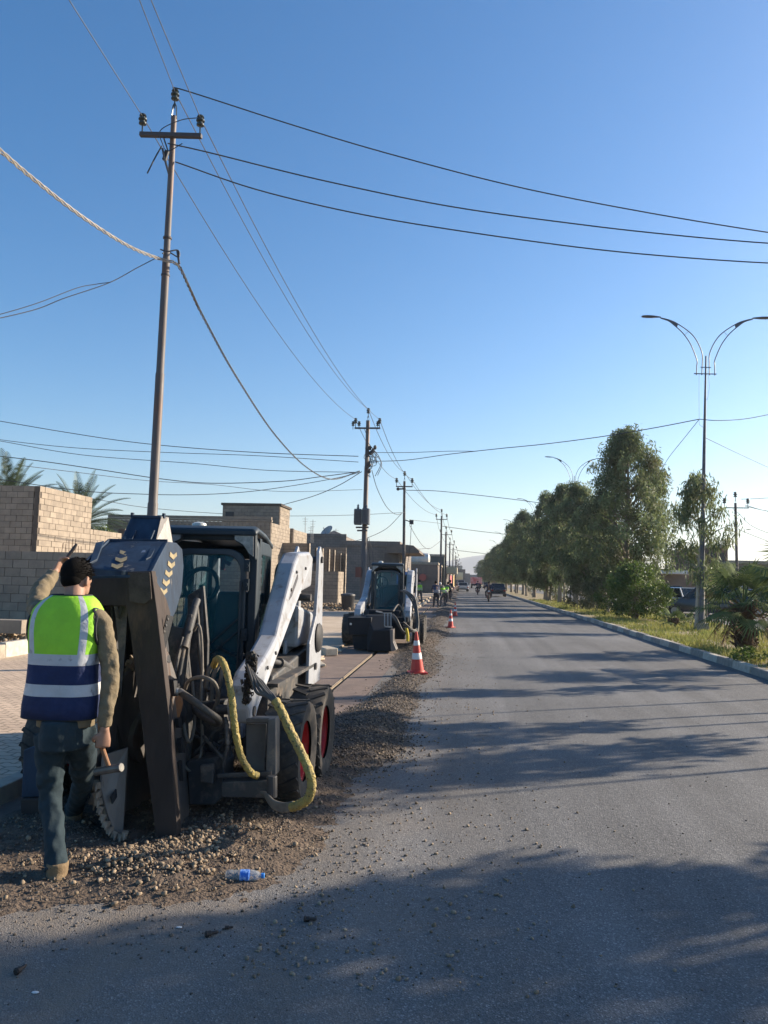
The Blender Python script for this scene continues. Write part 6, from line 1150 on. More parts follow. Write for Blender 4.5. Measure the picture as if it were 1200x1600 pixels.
        b = MB(); b.tube([W(s*0.56, 1.25, 0.72), W(s*0.56, 0.35, 0.93)], 0.045, 12); b.tube([W(s*0.56, 0.35, 0.93), W(s*0.56, -0.2, 1.02)], 0.024, 10); B(b, 'lift_cylinder', FRAME, smooth=40)
        b = MB(); b.slab([W(s*0.52, -0.98, 0.86), W(s*0.52, -0.86, 0.92), W(s*0.52, -0.72, 0.66), W(s*0.52, -0.72, 0.5), W(s*0.52, -0.82, 0.5)], (s*0.06, 0, 0)); B(b, 'arm_strut', WPAINT, bevel=0.01)
        for y_, z_ in ((0.35, 1.58), (0.55, 1.74), (-0.30, 1.08), (-0.62, 1.0), (0.95, 1.78)):
            b = MB(); fx = xo+s*0.003+fl(y_); b.lathe([(0.016, 0), (0.016, s*0.012), (0.010, s*0.016)] if s > 0 else [(0.010, s*0.016), (0.016, s*0.012), (0.016, 0)], W(fx, y_, z_), 'X', 6); B(b, 'bolt', FRAME)
        # fender shelf
        b = MB(); b.slab([W(s*0.6, -0.25, 0.80), W(s*0.6, 1.3, 0.80), W(s*0.6, 1.3, 0.83), W(s*0.6, -0.25, 0.83)], (s*0.1, 0, 0)); B(b, 'fender', FRAME)
    # wheels
    for y, r, lift in ((-0.62, 0.375, 0.02), (0.22, 0.395, -0.02)):
        for s in (-1, 1):
            c = W(s*0.895, y, r+lift); b = MB(); hw = 0.145
            b.lathe([(0.22, -hw*0.85), (r*0.78, -hw), (r*0.93, -hw*0.98), (r*0.975, -hw*0.8), (r*0.985, 0), (r*0.975, hw*0.8), (r*0.93, hw*0.98), (r*0.78, hw), (0.22, hw*0.85)], c, 'X', 40, caps=False)
            for k in range(22):
                for q in (-1, 1):
                    a = 2*math.pi*(k+(0.5 if q > 0 else 0))/22; m = c+Vector((q*hw*0.5, math.cos(a)*r*0.985, math.sin(a)*r*0.985)); rot = Matrix.Rotation(a-math.pi/2, 3, 'X') @ Matrix.Rotation(q*0.5, 3, 'Z'); b.box(m, (hw*1.05, 0.03, 0.014), rot)
            wh = B(b, 'tyre', RUBBER, smooth=35)
            b = MB(); b.lathe([(0.235, -0.02), (0.235, s*(hw*0.70)), (0.215, s*hw*0.62), (0.20, s*hw*0.2), (0.11, s*hw*0.05), (0.10, s*hw*0.2), (0.04, s*hw*0.25)] if s > 0 else [(0.04, s*hw*0.25), (0.10, s*hw*0.2), (0.11, s*hw*0.05), (0.20, s*hw*0.2), (0.215, s*hw*0.62), (0.235, s*(hw*0.80)), (0.235, 0.02)], c, 'X', 28, caps=False); b.lathe([(0.05, 0), (0.22, 0)] if s < 0 else [(0.22, 0), (0.05, 0)], c, 'X', 28)
            for k in range(8): a = k*math.pi/4; b.tube([c+Vector((s*hw*0.05, 0.15*math.cos(a), 0.15*math.sin(a))), c+Vector((s*hw*0.2, 0.15*math.cos(a), 0.15*math.sin(a)))], 0.012, 6)
            B(b, 'rim', REDRIM, wh, smooth=35)
    return t
core = loader_core()
core['label'] = 'near white skid steer loader with a big blue saw hood and yellow wrapped hoses'
# second loader is a copy of the core before attachments are added
loaderB = copy_tree(core); OB = Vector((P(605, 920, 20.2).x, 20.2, 0)); loaderB.location = OB; loaderB['label'] = 'second white skid steer loader farther down the strip with a black planer attachment'
core['group'] = loaderB['group'] = 'skid steer loaders working along the trench'
tA = core
def BA(b, n, m, parent=None, **k): return b.build(n, m, parent or tA, origin=tuple(OA), **k)
# ---- near attachment: wheel saw
att = MB()
att.hull([P(187, 848, 5.6), P(206, 806, 5.75), P(252, 807, 5.75), P(243, 848, 5.6), P(187, 848, 6.0), P(206, 806, 6.05), P(252, 807, 6.05), P(243, 848, 6.0)]); BA(att, 'upper_shroud', HOODB, bevel=0.012)
b = MB(); b.slab([P(243, 848, 5.6), P(252, 807, 5.75), P(263, 808, 5.9), P(270, 850, 5.85)], (-0.01, 0.03, 0)); BA(b, 'shroud_cheek', WORN)
b = MB(); Hh = [P(126, 886, 4.98), P(172, 845, 5.45), P(262, 846, 5.45), P(234, 896, 4.98), P(130, 908, 4.98), P(236, 908, 4.98), P(172, 845, 6.0), P(262, 846, 6.0), P(135, 940, 6.0), P(240, 940, 6.0)]; b.hull(Hh); BA(b, 'saw_hood', HOODB, bevel=0.015)
def onpl(px, py, p0, n):
    d = FW*FPX + RC*(px-600) - UC*(py-800); return Vector((0, 0, EYE)) + d*((p0-Vector((0, 0, EYE))).dot(n)/d.dot(n))
cA, cB_, cC = P(236, 896, 4.97), P(262, 846, 5.44), P(285, 925, 5.75); cn_ = (cB_-cA).cross(cC-cA).normalized(); cn_ = -cn_ if cn_.dot(cA-Vector((0, 0, EYE))) > 0 else cn_
ck = [onpl(x_, y_, cA, cn_) for x_, y_ in ((236, 896), (248, 872), (262, 846), (276, 848), (285, 858), (287, 885), (284, 925), (275, 955), (264, 978), (256, 984), (249, 968))]
b = MB(); b.slab(ck, -cn_*0.03); cheek = BA(b, 'hood_cheek', HOODB, bevel=0.006)
def chevrons(A, Bv, C, D, n, wdt, name, parent, flip=1, off=0.006):
    """row of chevrons on the quad A(bottom)->B(top) centre line, lateral vector from C to D, raised along the face normal"""
    b = MB(); ax = (Bv-A)/n; lat = (D-C).normalized()*wdt; nrm = lat.cross(ax).normalized()*off
    if nrm.y > 0: nrm = -nrm
    for k in range(n):
        c = A+ax*(k+0.5); h = ax*0.32; v = [c-lat-h*1.0, c+h*0.3-h*0.6, c+lat-h*1.0, c+lat+h*0.2, c+h*1.5-h*0.0, c-lat+h*0.2]
        v = [p+nrm for p in v]; b.slab(v, nrm*0.5)
    BA(b, name, ARROW, parent)
hood = [o for o in tA.children if o.name.startswith('saw_hood')][0]
b = MB(); n_ = Vector((-0.02, -0.75, 0.66)).normalized()*0.012
HP0, HP1, HP2 = P(126, 886, 4.98), P(172, 845, 5.45), P(234, 896, 4.98)
hn_ = (HP1-HP0).cross(HP2-HP0).normalized()
hn_ = -hn_ if hn_.y > 0 else hn_
for cx_, cy_ in ((196, 866), (189, 877), (183, 887), (177, 896.5)):
    if cy_ < 893: b.slab([onpl(cx_+dx, cy_+dy, HP0, hn_)+hn_*0.013 for dx, dy in ((-8, -4), (0, -1.5), (10, -5), (9, 0.5), (0, 4.5), (-9, 1))], hn_*0.001)
BA(b, 'arrow_marking', ARROW, hood)
b = MB()
for cx_, cy_ in ((270, 868), (267, 882), (263, 896), (259, 910), (255, 924)):
    b.slab([onpl(cx_+dx, cy_+dy, cA, cn_)+cn_*0.004 for dx, dy in ((-5, -6), (0, -1), (5, -5), (5.5, 1), (0, 6.5), (-6, 1))], cn_*0.001)
BA(b, 'arrow_marking', ARROW, cheek)
b = MB(); b.slab([P(192, 864, 5.28)+n_, P(214, 862, 5.30)+n_, P(228, 862, 5.30)+n_, P(228, 865, 5.27)+n_, P(192, 868, 5.24)+n_], n_*0.3); BA(b, 'label_plate', mat('plate_blue', (0.05, 0.10, 0.20), (0.25, 0.27, 0.3), scale=30), hood)
for q, z in (((130, 906), 0), ((236, 906), 0)): pass
# gussets, worn patches and a folded rim on the hood
b = MB()
for pts in (((150, 852), (163, 849), (152, 878), (140, 884)), ((238, 851), (250, 849), (236, 874), (228, 878))):
    b.slab([onpl(x_, y_, HP0, hn_)+hn_*0.002 for x_, y_ in pts], hn_*0.02)
for a_, c_ in (((170, 845.5), (262, 846.5)), ((130, 884), (170, 846)), ((132, 903), (236, 903))): b.bar(onpl(*a_, HP0, hn_)+hn_*0.01, onpl(*c_, HP0, hn_)+hn_*0.01, 0.018, 0.018)
BA(b, 'gusset', HOODB, hood, bevel=0.004)
b = MB()
for x_, y0_ in ((205, 846), (234, 846)): b.slab([P(x_-5, y0_, 5.58), P(x_+7, y0_-18, 5.66), P(x_+9, y0_-17, 5.66), P(x_+2, y0_, 5.58)], (0, -0.02, 0))
b.bar(P(206, 807, 5.74), P(252, 808, 5.74), 0.02, 0.02); b.box(P(207, 805, 5.76), (0.02, 0.03, 0.04)); b.box(P(256, 806, 5.8), (0.02, 0.03, 0.04)); BA(b, 'shroud_rib', HOODB, bevel=0.003)
b = MB(); b.slab([onpl(x_, y_, cA, cn_)+cn_*0.004 for x_, y_ in ((236.5, 905), (243, 912), (256, 935), (263, 958), (262, 975), (255, 983), (246, 975), (238, 950))], cn_*0.012); BA(b, 'rusty_patch_plate', RUST, cheek, bevel=0.003)
b = MB(); b.slab([P(201, 895, 4.89), P(235, 894, 4.89), P(238, 936, 4.88), P(226, 944, 4.88), P(203, 940, 4.88)], (0, -0.012, 0)); BA(b, 'weld_patch', mat('tan_rust', (0.075, 0.056, 0.045), (0.045, 0.034, 0.028), scale=12, rough=0.95, bump=0.6, bscale=60), bevel=0.004)
b = MB(); b.slab([P(132, 904, 4.95), P(237, 900, 4.95), P(237, 936, 4.93), P(229, 948, 4.93), P(155, 946, 4.93), P(138, 930, 4.93)], (0, 0.10, 0)); BA(b, 'front_lip', RUST, bevel=0.008)
b = MB(); b.slab([P(199, 893, 4.90), P(237, 892, 4.90), P(246, 960, 4.88), P(264, 1120, 4.86), P(278, 1312, 4.84), P(244, 1314, 4.84), P(228, 1190, 4.86), P(203, 985, 4.88), P(195, 940, 4.9)], (0, 0.07, 0)); BA(b, 'runner', RUST, bevel=0.006)
# side plate receding behind the runner
sp_ = [P(236, 898, 4.93), P(246, 966, 5.05), P(252, 990, 5.35), P(276, 1060, 5.40), P(290, 1120, 5.45), P(297, 1200, 5.45), P(295, 1285, 5.25), P(276, 1313, 4.93), P(261, 1125, 4.93), P(243, 960, 4.93)]
b = MB(); b.slab(sp_, (-0.018, 0, 0)); plate = BA(b, 'side_plate', WORN)
for px, py, hgt in ((254, 1010, 16), (257, 1030, 10), (268, 1075, 26), (275, 1130, 14), (279, 1165, 22), (276, 1205, 30)):
    b = MB(); b.slab([P(px-2.5, py-hgt/2, 5.15), P(px+3, py-hgt/2-2, 5.22), P(px+5, py+hgt/2, 5.22), P(px, py+hgt/2, 5.15)], (0.025, 0, 0)); BA(b, 'slot', mat('hole_black', (0.012, 0.013, 0.016)), plate)
b = MB()
for k in range(9): f = k/8; b.ball(P(246+f*20-(2 if k % 2 else 0), 985-f*0+k*0-0, 5.06) if False else P(262-f*22, 968+f*78, 5.05), (0.008, 0.012, 0.012), 8, 5)
b.bar(P(266, 962, 5.12), P(243, 1050, 5.05), 0.012, 0.05); BA(b, 'adjuster_rail', FRAME)
# opposite side plate and back plate, blackened to paint the inner shade
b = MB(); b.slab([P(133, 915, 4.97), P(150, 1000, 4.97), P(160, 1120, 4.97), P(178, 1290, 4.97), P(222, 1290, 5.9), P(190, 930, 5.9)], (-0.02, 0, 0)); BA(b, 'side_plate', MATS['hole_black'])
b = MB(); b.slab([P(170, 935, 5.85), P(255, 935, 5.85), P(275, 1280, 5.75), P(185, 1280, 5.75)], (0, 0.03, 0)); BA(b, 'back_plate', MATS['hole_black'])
b = MB(); b.slab([P(248, 975, 5.52), P(290, 982, 5.56), P(301, 1090, 5.56), P(298, 1190, 5.5), P(276, 1195, 5.46), P(262, 1090, 5.48)], (0, 0.03, 0)); BA(b, 'carrier_plate', FRAME, bevel=0.006)
b = MB(); b.slab([P(176, 948, 5.15), P(186, 945, 5.3), P(192, 1000, 5.3), P(200, 1190, 5.25), P(190, 1215, 5.1), P(180, 1100, 5.1)], (-0.015, 0, 0)); b.slab([P(178, 940, 5.0), P(200, 935, 5.0), P(196, 1010, 5.0), P(189, 1090, 5.02), P(184, 1000, 5.02)], (0, 0.02, 0)); BA(b, 'inner_guard', FRAME)
b = MB(); b.tube(curve_pts([P(190, 925, 4.96), P(183, 945, 4.95), P(186, 965, 5.0), P(194, 930, 5.0)], 5), 0.009, 5); b.slab([P(176, 938, 4.95), P(186, 932, 4.95), P(184, 952, 4.95), P(178, 950, 4.95)], (0, 0.02, 0)); BA(b, 'lifting_eye', FRAME)
# saw wheel with carbide teeth, turned slightly to the sun
def saw_wheel(c, r, yaw, n=30):
    rot = Matrix.Rotation(yaw, 3, 'Z'); b = MB(); tb = MB(); seg = 60
    def ring(x, rr): return [c + rot @ Vector((x, rr*math.cos(a), rr*math.sin(a))) for a in np.linspace(0, 2*math.pi, seg, endpoint=False)]
    b.loft([ring(-0.03, 0.06), ring(-0.03, r*0.93), ring(-0.018, r*0.96), ring(0.018, r*0.96), ring(0.03, r*0.93), ring(0.03, 0.06)]); b.loft([ring(-0.06, 0.18), ring(0.07, 0.18), ring(0.08, 0.14)])
    for k in range(n):
        a = 2*math.pi*k/n; R2 = rot @ Matrix.Rotation(a, 3, 'X')
        tb.box(c+R2 @ Vector((0.018*(1 if k % 2 else -1), r*0.985, 0)), (0.055, 0.075, 0.05), R2 @ Matrix.Rotation(0.5, 3, 'X')); tb.tube([c+R2 @ Vector((0.02*(1 if k % 2 else -1), r*0.99, 0.02)), c+R2 @ Vector((0.025*(1 if k % 2 else -1), r*1.07, 0.055))], [0.016, 0.006], 6)
    wh = BA(b, 'saw_wheel', WORN, smooth=30); BA(tb, 'saw_teeth', mat('dusty_teeth', (0.34, 0.27, 0.20), (0.22, 0.17, 0.13), scale=20, rough=0.9), wh, bevel=0.004)
sc_c = P(180, 1200, 5.42); saw_wheel(Vector((-2.31, 5.42, 0.52)), 0.56, R(-9))
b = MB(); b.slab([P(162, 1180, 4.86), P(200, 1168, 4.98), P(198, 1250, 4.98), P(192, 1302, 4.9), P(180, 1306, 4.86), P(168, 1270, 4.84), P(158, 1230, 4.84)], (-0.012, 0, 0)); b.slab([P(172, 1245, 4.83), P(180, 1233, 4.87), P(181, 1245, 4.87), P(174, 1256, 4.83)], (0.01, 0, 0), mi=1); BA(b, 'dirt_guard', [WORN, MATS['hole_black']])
b = MB()
for px, py in ((151, 1228), (152, 1241), (154, 1253), (157, 1265), (161, 1277), (166, 1288), (172, 1297), (180, 1304), (188, 1308), (195, 1304)):
    b.box(P(px, py, 4.82), (0.035, 0.045, 0.04), (random.uniform(-.4, .4), random.uniform(-.4, .4), random.uniform(-.4, .4))); b.tube([P(px, py, 4.80), P(px-2, py+9, 4.77)], [0.014, 0.005], 6)
BA(b, 'saw_teeth', MATS['dusty_teeth'])
b = MB(); b.slab([P(36, 1172, 5.15), P(68, 1160, 5.15), P(76, 1245, 5.15), P(33, 1247, 5.15)], (0, 0.12, 0)); BA(b, 'side_shoe', HOODB, bevel=0.01)
b = MB(); b.slab([P(31, 1249, 5.12), P(78, 1248, 5.12), P(80, 1300, 5.10), P(34, 1300, 5.10)], (0, 0.14, 0)); b.slab([P(70, 1170, 5.2), P(180, 1150, 5.4), P(180, 1180, 5.4), P(74, 1200, 5.2)], (0, 0.08, 0)); BA(b, 'ground_skid', RUST, bevel=0.01)
# carrier machinery between plate and cab
b = MB(); b.tube([P(308, 938, 5.75), P(302, 955, 5.65)], 0.028, 12); b.tube([P(303, 950, 5.66), P(287, 1012, 5.5)], 0.036, 14); b.tube([P(287, 1012, 5.5), P(274, 1085, 5.45)], 0.018, 10); BA(b, 'depth_cylinder', FRAME, smooth=40)
b = MB(); b.slab([P(293, 930, 5.9), P(318, 915, 5.9), P(325, 1000, 5.85), P(322, 1130, 5.8), P(310, 1215, 5.75), P(296, 1215, 5.7), P(292, 1050, 5.8)], (0, 0.04, 0)); b.slab([P(276, 995, 5.55), P(290, 985, 5.6), P(300, 1090, 5.6), P(288, 1180, 5.55), P(278, 1130, 5.5)], (-0.02, 0.02, 0)); b.bar(P(298, 960, 5.6), P(281, 1140, 5.5), 0.03, 0.03); b.bar(P(285, 995, 5.5), P(262, 1095, 5.35), 0.025, 0.03); BA(b, 'carrier_frame', FRAME, bevel=0.006)
b = MB(); b.lathe([(0.05, -0.09), (0.085, -0.08), (0.085, 0.07), (0.06, 0.09)], P(268, 1118, 5.38), 'X', 20); b.box(P(265, 1080, 5.36), (0.12, 0.10, 0.07)); BA(b, 'hydraulic_motor', mat('hole_black', (0.012, 0.013, 0.016)), smooth=40)
b = MB(); b.slab([P(273, 1080, 5.28), P(281, 1077, 5.32), P(284, 1100, 5.32), P(279, 1124, 5.30), P(273, 1122, 5.28)], (0, 0.03, 0)); BA(b, 'orange_bracket', mat('orange_rust_paint', (0.40, 0.17, 0.06), (0.22, 0.12, 0.07), scale=14), bevel=0.004)
b = MB(); b.slab([P(254, 1075, 5.34), P(272, 1073, 5.34), P(272, 1090, 5.34), P(254, 1092, 5.34)], (0, 0.05, 0)); BA(b, 'tan_bracket', mat('tan_dust', (0.27, 0.19, 0.11), (0.2, 0.14, 0.09), scale=8))
b = MB(); b.tube([P(276, 1081, 5.2), P(282, 1080, 5.2), P(310, 1100, 5.12)], 0.022, 10); b.ball(P(276, 1081, 5.2), 0.03, 12, 8); BA(b, 'hose_coupler', mat('pale_fitting', (0.42, 0.40, 0.36), (0.25, 0.23, 0.2), scale=12, rough=0.4, metal=0.5), smooth=40)
def hose(name, pts, r, m, rr=None, wr=False):
    b = MB(); c = curve_pts(pts, 7); n = len(c)
    if wr: rad = [r*(0.9+0.06*math.sin(i*1.7)+0.05*math.sin(i*3.1)) for i in range(n)]
    else: rad = r
    b.tube(c, rad, 10); return BA(b, name, m, smooth=60)
hose('hydraulic_hose', [P(284, 1083, 5.2), P(300, 1094, 5.1), P(325, 1112, 5.05), P(341, 1124, 5.1), P(338, 1131, 5.2), P(318, 1120, 5.35), P(305, 1110, 5.45)], 0.024, HOSE)
hose('hydraulic_hose', [P(288, 1080, 5.4), P(295, 1064, 5.35), P(315, 1058, 5.3), P(334, 1066, 5.3), P(341, 1085, 5.35), P(336, 1105, 5.4), P(322, 1128, 5.45)], 0.014, HOSEG)
hose('hydraulic_hose', [P(303, 985, 5.55), P(309, 976, 5.5), P(314, 990, 5.5), P(316, 1040, 5.5), P(314, 1100, 5.45), P(316, 1150, 5.45), P(312, 1185, 5.4), P(300, 1204, 5.35), P(288, 1195, 5.35), P(284, 1165, 5.4), P(288, 1130, 5.45)], 0.011, HOSEG)
hose('hydraulic_hose', [P(286, 1130, 5.4), P(292, 1155, 5.35), P(299, 1155, 5.4), P(304, 1120, 5.5), P(300, 1060, 5.55)], 0.013, HOSEG)
hose('hydraulic_hose', [P(318, 1150, 5.4), P(330, 1165, 5.35), P(342, 1178, 5.3), P(350, 1187, 5.3)], 0.012, HOSE)
hose('hydraulic_hose', [P(306, 935, 5.8), P(309, 970, 5.8), P(311, 1010, 5.75), P(318, 1060, 5.7), P(326, 1080, 5.65)], 0.016, HOSE)
hose('hydraulic_hose', [P(322, 1075, 5.6), P(326, 1050, 5.6), P(336, 1035, 5.6), P(345, 1032, 5.6)], 0.016, HOSEG)
hose('hydraulic_hose', [P(330, 1095, 5.6), P(333, 1060, 5.6), P(340, 1042, 5.6), P(346, 1036, 5.6)], 0.016, HOSEG)
hose('hydraulic_hose', [P(338, 1110, 5.6), P(341, 1085, 5.6), P(345, 1062, 5.58), P(348, 1045, 5.6)], 0.016, HOSEG)
hose('wrapped_hose', [P(334, 1040, 5.45), P(339, 1030, 5.3), P(348, 1035, 5.18), P(356, 1058, 5.10), P(362, 1090, 5.05), P(365, 1120, 5.03), P(370, 1155, 5.03), P(378, 1185, 5.05), P(392, 1207, 5.08), P(402, 1212, 5.12)], 0.027, YWRAP, wr=True)
hose('wrapped_hose', [P(430, 1094, 4.95), P(440, 1112, 4.92), P(455, 1145, 4.88), P(470, 1175, 4.84), P(483, 1205, 4.8), P(487, 1228, 4.8), P(481, 1248, 4.82), P(466, 1258, 4.86), P(456, 1261, 4.9)], 0.033, YWRAP, wr=True)
for k in range(5):
    dx = (k-2)*3.0; hose('hydraulic_hose', [P(393+dx*1.2, 1038+k*5, 5.26), P(401+dx*1.5, 1058+k*2, 5.14), P(411+dx*1.7, 1076+abs(dx)*0.9, 5.04), P(421+dx*1.1, 1087, 4.98), P(433+dx*0.3, 1099, 4.93)], 0.0105, HOSE)
    hose('hydraulic_hose', [P(458, 1259+dx*0.8, 4.9), P(444, 1262+dx*0.9, 4.98), P(428, 1257+dx*0.8, 5.05), P(418, 1246+dx*0.5, 5.12), P(411+dx*0.5, 1238, 5.2)], 0.0115, HOSEG)
b = MB()
for k in range(170):
    py = random.uniform(0, 52); f = py/52; px = random.gauss(0, 5.5-2*f); c = P(394-f*10+px*0.9, 1022+py*1.5, 5.285+random.uniform(-.012, .012)); r_ = random.uniform(.006, .018); b.hull([c+Vector((random.uniform(-1, 1), random.uniform(-1, 1), random.uniform(-1.3, 1.3)))*r_ for _ in range(8)])
b.slab([P(x_, y_, 5.30) for x_, y_ in ((384, 1020), (395, 1017), (401, 1030), (400, 1048), (393, 1068), (386, 1094), (379, 1100), (381, 1075), (386, 1050), (383, 1035))], (0, 0.03, 0))  # black slab paints the dark of the arm's hole among grease lumps
BA(b, 'grease_and_hole_dark', mat('grease_hole_black', (0.018, 0.016, 0.015), (0.04, 0.033, 0.028), scale=20, rough=0.75, bump=0.8))
# lower quick attach frame
b = MB(); b.slab([P(384, 1122, 5.32), P(430, 1122, 5.32), P(430, 1130, 5.32), P(384, 1130, 5.32)], (0, 0.1, 0)); b.slab([P(418, 1124, 5.28), P(431, 1122, 5.28), P(431, 1210, 5.25), P(420, 1228, 5.25), P(414, 1228, 5.25)], (0, 0.12, 0)); b.slab([P(384, 1131, 5.4), P(416, 1131, 5.4), P(413, 1222, 5.4), P(384, 1222, 5.4)], (0, 0.03, 0)); BA(b, 'attach_bracket', mat('bracket_grey', (0.13, 0.125, 0.12), (0.08, 0.078, 0.075), scale=5, rough=0.6, c3=(0.25, 0.2, 0.15), wearscale=6), bevel=0.008)
b = MB(); b.slab([P(346, 1222, 5.2), P(418, 1220, 5.2), P(418, 1247, 5.2), P(346, 1246, 5.2)], (0, 0.12, 0)); b.bar(P(340, 1212, 5.25), P(425, 1208, 5.25), 0.03, 0.03); b.tube([P(425, 1212, 5.15), P(425, 1246, 5.15)], 0.035, 14); BA(b, 'bottom_rail', FRAME, bevel=0.006)
b = MB(); b.slab([P(291, 1190, 5.35), P(344, 1180, 5.35), P(350, 1195, 5.3), P(347, 1245, 5.25), P(335, 1258, 5.25), P(296, 1258, 5.3)], (0, 0.25, 0)); b.slab([P(312, 1196, 5.22), P(333, 1194, 5.22), P(333, 1226, 5.22), P(312, 1222, 5.22)], (0, 0.05, 0)); b.slab([P(300, 1100, 5.7), P(350, 1095, 5.7), P(352, 1190, 5.65), P(300, 1190, 5.65)], (0, 0.15, 0)); b.bar(P(352, 1120, 5.35), P(356, 1165, 5.3), 0.03, 0.025); b.bar(P(356, 1165, 5.3), P(348, 1200, 5.3), 0.03, 0.025); BA(b, 'mounting_box', FRAME, bevel=0.01)
b = MB()
for k in range(26): b.bar(P(300+random.uniform(0, 80), 1120+random.uniform(0, 90), 5.5+random.uniform(-.1, .2)), P(300+random.uniform(0, 80), 1130+random.uniform(0, 90), 5.5+random.uniform(-.1, .2)), 0.014, 0.014)
BA(b, 'linkage', FRAME)

# ---- second attachment: black planer
tB = loaderB
def BB(b, n, m, parent=None, **k): return b.build(n, m, parent or tB, origin=tuple(OB), **k)
BK = mat('planer_black', (0.012, 0.015, 0.02), (0.018, 0.021, 0.026), scale=3, rough=0.75, spec=0.25, c3=(0.05, 0.045, 0.04), wearscale=4, weara=0.6, wearb=0.8)
b = MB(); b.slab([P(543, 965, 17.9), P(580, 965, 17.9), P(580, 992, 17.9), P(545, 992, 17.9)], (0, 0.7, 0)); b.slab([P(550, 993, 18.0), P(578, 993, 18.0), P(578, 1014, 18.0), P(553, 1014, 18.0)], (0, 0.5, 0)); b.box(P(548, 975, 17.88), (0.05, 0.02, 0.05), mi=1); BB(b, 'side_box', [BK, WHT], bevel=0.01)
b = MB(); b.hull([P(572, 962, 18.2), P(611, 962, 18.2), P(583, 985, 17.6), P(612, 985, 17.6), P(574, 1018, 17.7), P(612, 1018, 17.7), P(574, 1015, 18.6), P(612, 1015, 18.6), P(572, 960, 18.7), P(611, 960, 18.7)]); BB(b, 'planer_drum_hood', BK, bevel=0.02)
b = MB(); b.slab([P(609, 984, 17.55), P(614, 984, 17.55), P(614, 1003, 17.55), P(619, 1016, 17.55), P(611, 1018, 17.55)], (0, 0.5, 0)); BB(b, 'side_plate', WORN)
b = MB(); 
for px in (601, 606, 611): b.bar(P(px, 958, 17.9), P(px, 978, 17.7), 0.02, 0.02)
b.bar(P(598, 958, 17.9), P(612, 958, 17.9), 0.025, 0.025); b.bar(P(601, 979, 17.7), P(613, 980, 17.7), 0.03, 0.03); b.bar(P(597, 957, 17.9), P(588, 955, 18.4), 0.03, 0.03); BB(b, 'lift_frame', mat('pale_frame', (0.36, 0.35, 0.33), (0.25, 0.24, 0.22), scale=10, rough=0.5))
b = MB(); b.box(P(602, 966, 19.3), (0.78, 0.5, 0.42)); b.box(P(626, 985, 18.5), (0.25, 0.4, 0.4)); b.box(P(622, 968, 18.6), (0.5, 0.2, 0.12)); BB(b, 'mount_plate', BK, bevel=0.02)
def hoseB(pts, r, m): b = MB(); b.tube(curve_pts(pts, 6), r, 8); BB(b, 'hydraulic_hose', m, smooth=60)
for k in range(3):
    d = k*2.2; hoseB([P(626+d, 923, 19.2), P(634+d, 926, 19.0), P(644+d, 940-d, 18.8), P(650+d*0.6, 960, 18.6), P(651+d*0.5, 980, 18.5), P(645+d, 984+d, 18.3), P(630, 972+d*2, 18.2)], 0.022, HOSE)
    hoseB([P(610+d, 960, 18.3), P(616+d, 968, 18.1), P(624+d, 980+d, 18.1), P(632+d, 990, 18.1), P(637, 986, 18.1)], 0.02, HOSE)
hoseB([P(635, 982, 18.0), P(637, 992, 17.95), P(637, 1002, 17.95)], 0.035, mat('yellow_hose_end', (0.55, 0.42, 0.03), (0.45, 0.33, 0.03), scale=9))
hoseB([P(614, 955, 18.4), P(622, 945, 18.6), P(630, 955, 18.6), P(634, 975, 18.4)], 0.02, HOSEG)
b = MB(); b.slab([P(650, 968, 18.9), P(655, 967, 18.9), P(655, 1003, 18.9), P(651, 1003, 18.9)], (0, 0.06, 0)); BB(b, 'sunlit_plate_edge', WORN)  # narrow pale slab standing in for the sunlit edge of a plate
# ------------------------------------------------------------------ the worker beside the near loader
JEAN = mat('dark_teal_jeans', (0.014, 0.033, 0.044), (0.008, 0.020, 0.028), scale=5, rough=0.9, bump=0.5, bscale=14, bdist=0.02, c3=(0.045, 0.075, 0.085), wearscale=4, weara=0.57, wearb=0.75)
KHAKI = mat('khaki_shirt', (0.20, 0.155, 0.095), (0.145, 0.115, 0.07), scale=6, rough=0.95, bump=0.8, bscale=11, bdist=0.03)
BOOT = mat('dusty_tan_boot', (0.22, 0.15, 0.08), (0.14, 0.10, 0.06), scale=16, rough=0.9, bump=0.5)
wb = P(100, 1388, 4.15); wb.z = 0
wt = thing('person', tuple(wb), 'near worker with his back turned, in a lime and navy vest, holding a club hammer', 'person')
def BW(b, n, m, parent=None, **k): return b.build(n, m, parent or wt, origin=tuple(wb), **k)
Yp = 4.28
pel = P(102, 1140, Yp); chest = P(108, 1020, Yp+0.02); nb = P(116, 945, Yp+0.06); headc = P(120, 903, Yp+0.14)
# joints
LS, RSh = P(66, 964, Yp+0.04), P(157, 972, Yp+0.04)
LE, LH = P(62, 925, Yp+0.30), P(86, 893, Yp+0.52)
RE, RH = P(171, 1062, Yp+0.02), P(163, 1142, Yp-0.02)
LP_, LK, LF = P(80, 1150, Yp), P(78, 1245, Yp+0.02), P(90, 1352, Yp-0.12)
RP_, RK, RF = P(127, 1150, Yp+0.02), P(129, 1222, Yp+0.42), P(116, 1264, Yp+0.78)
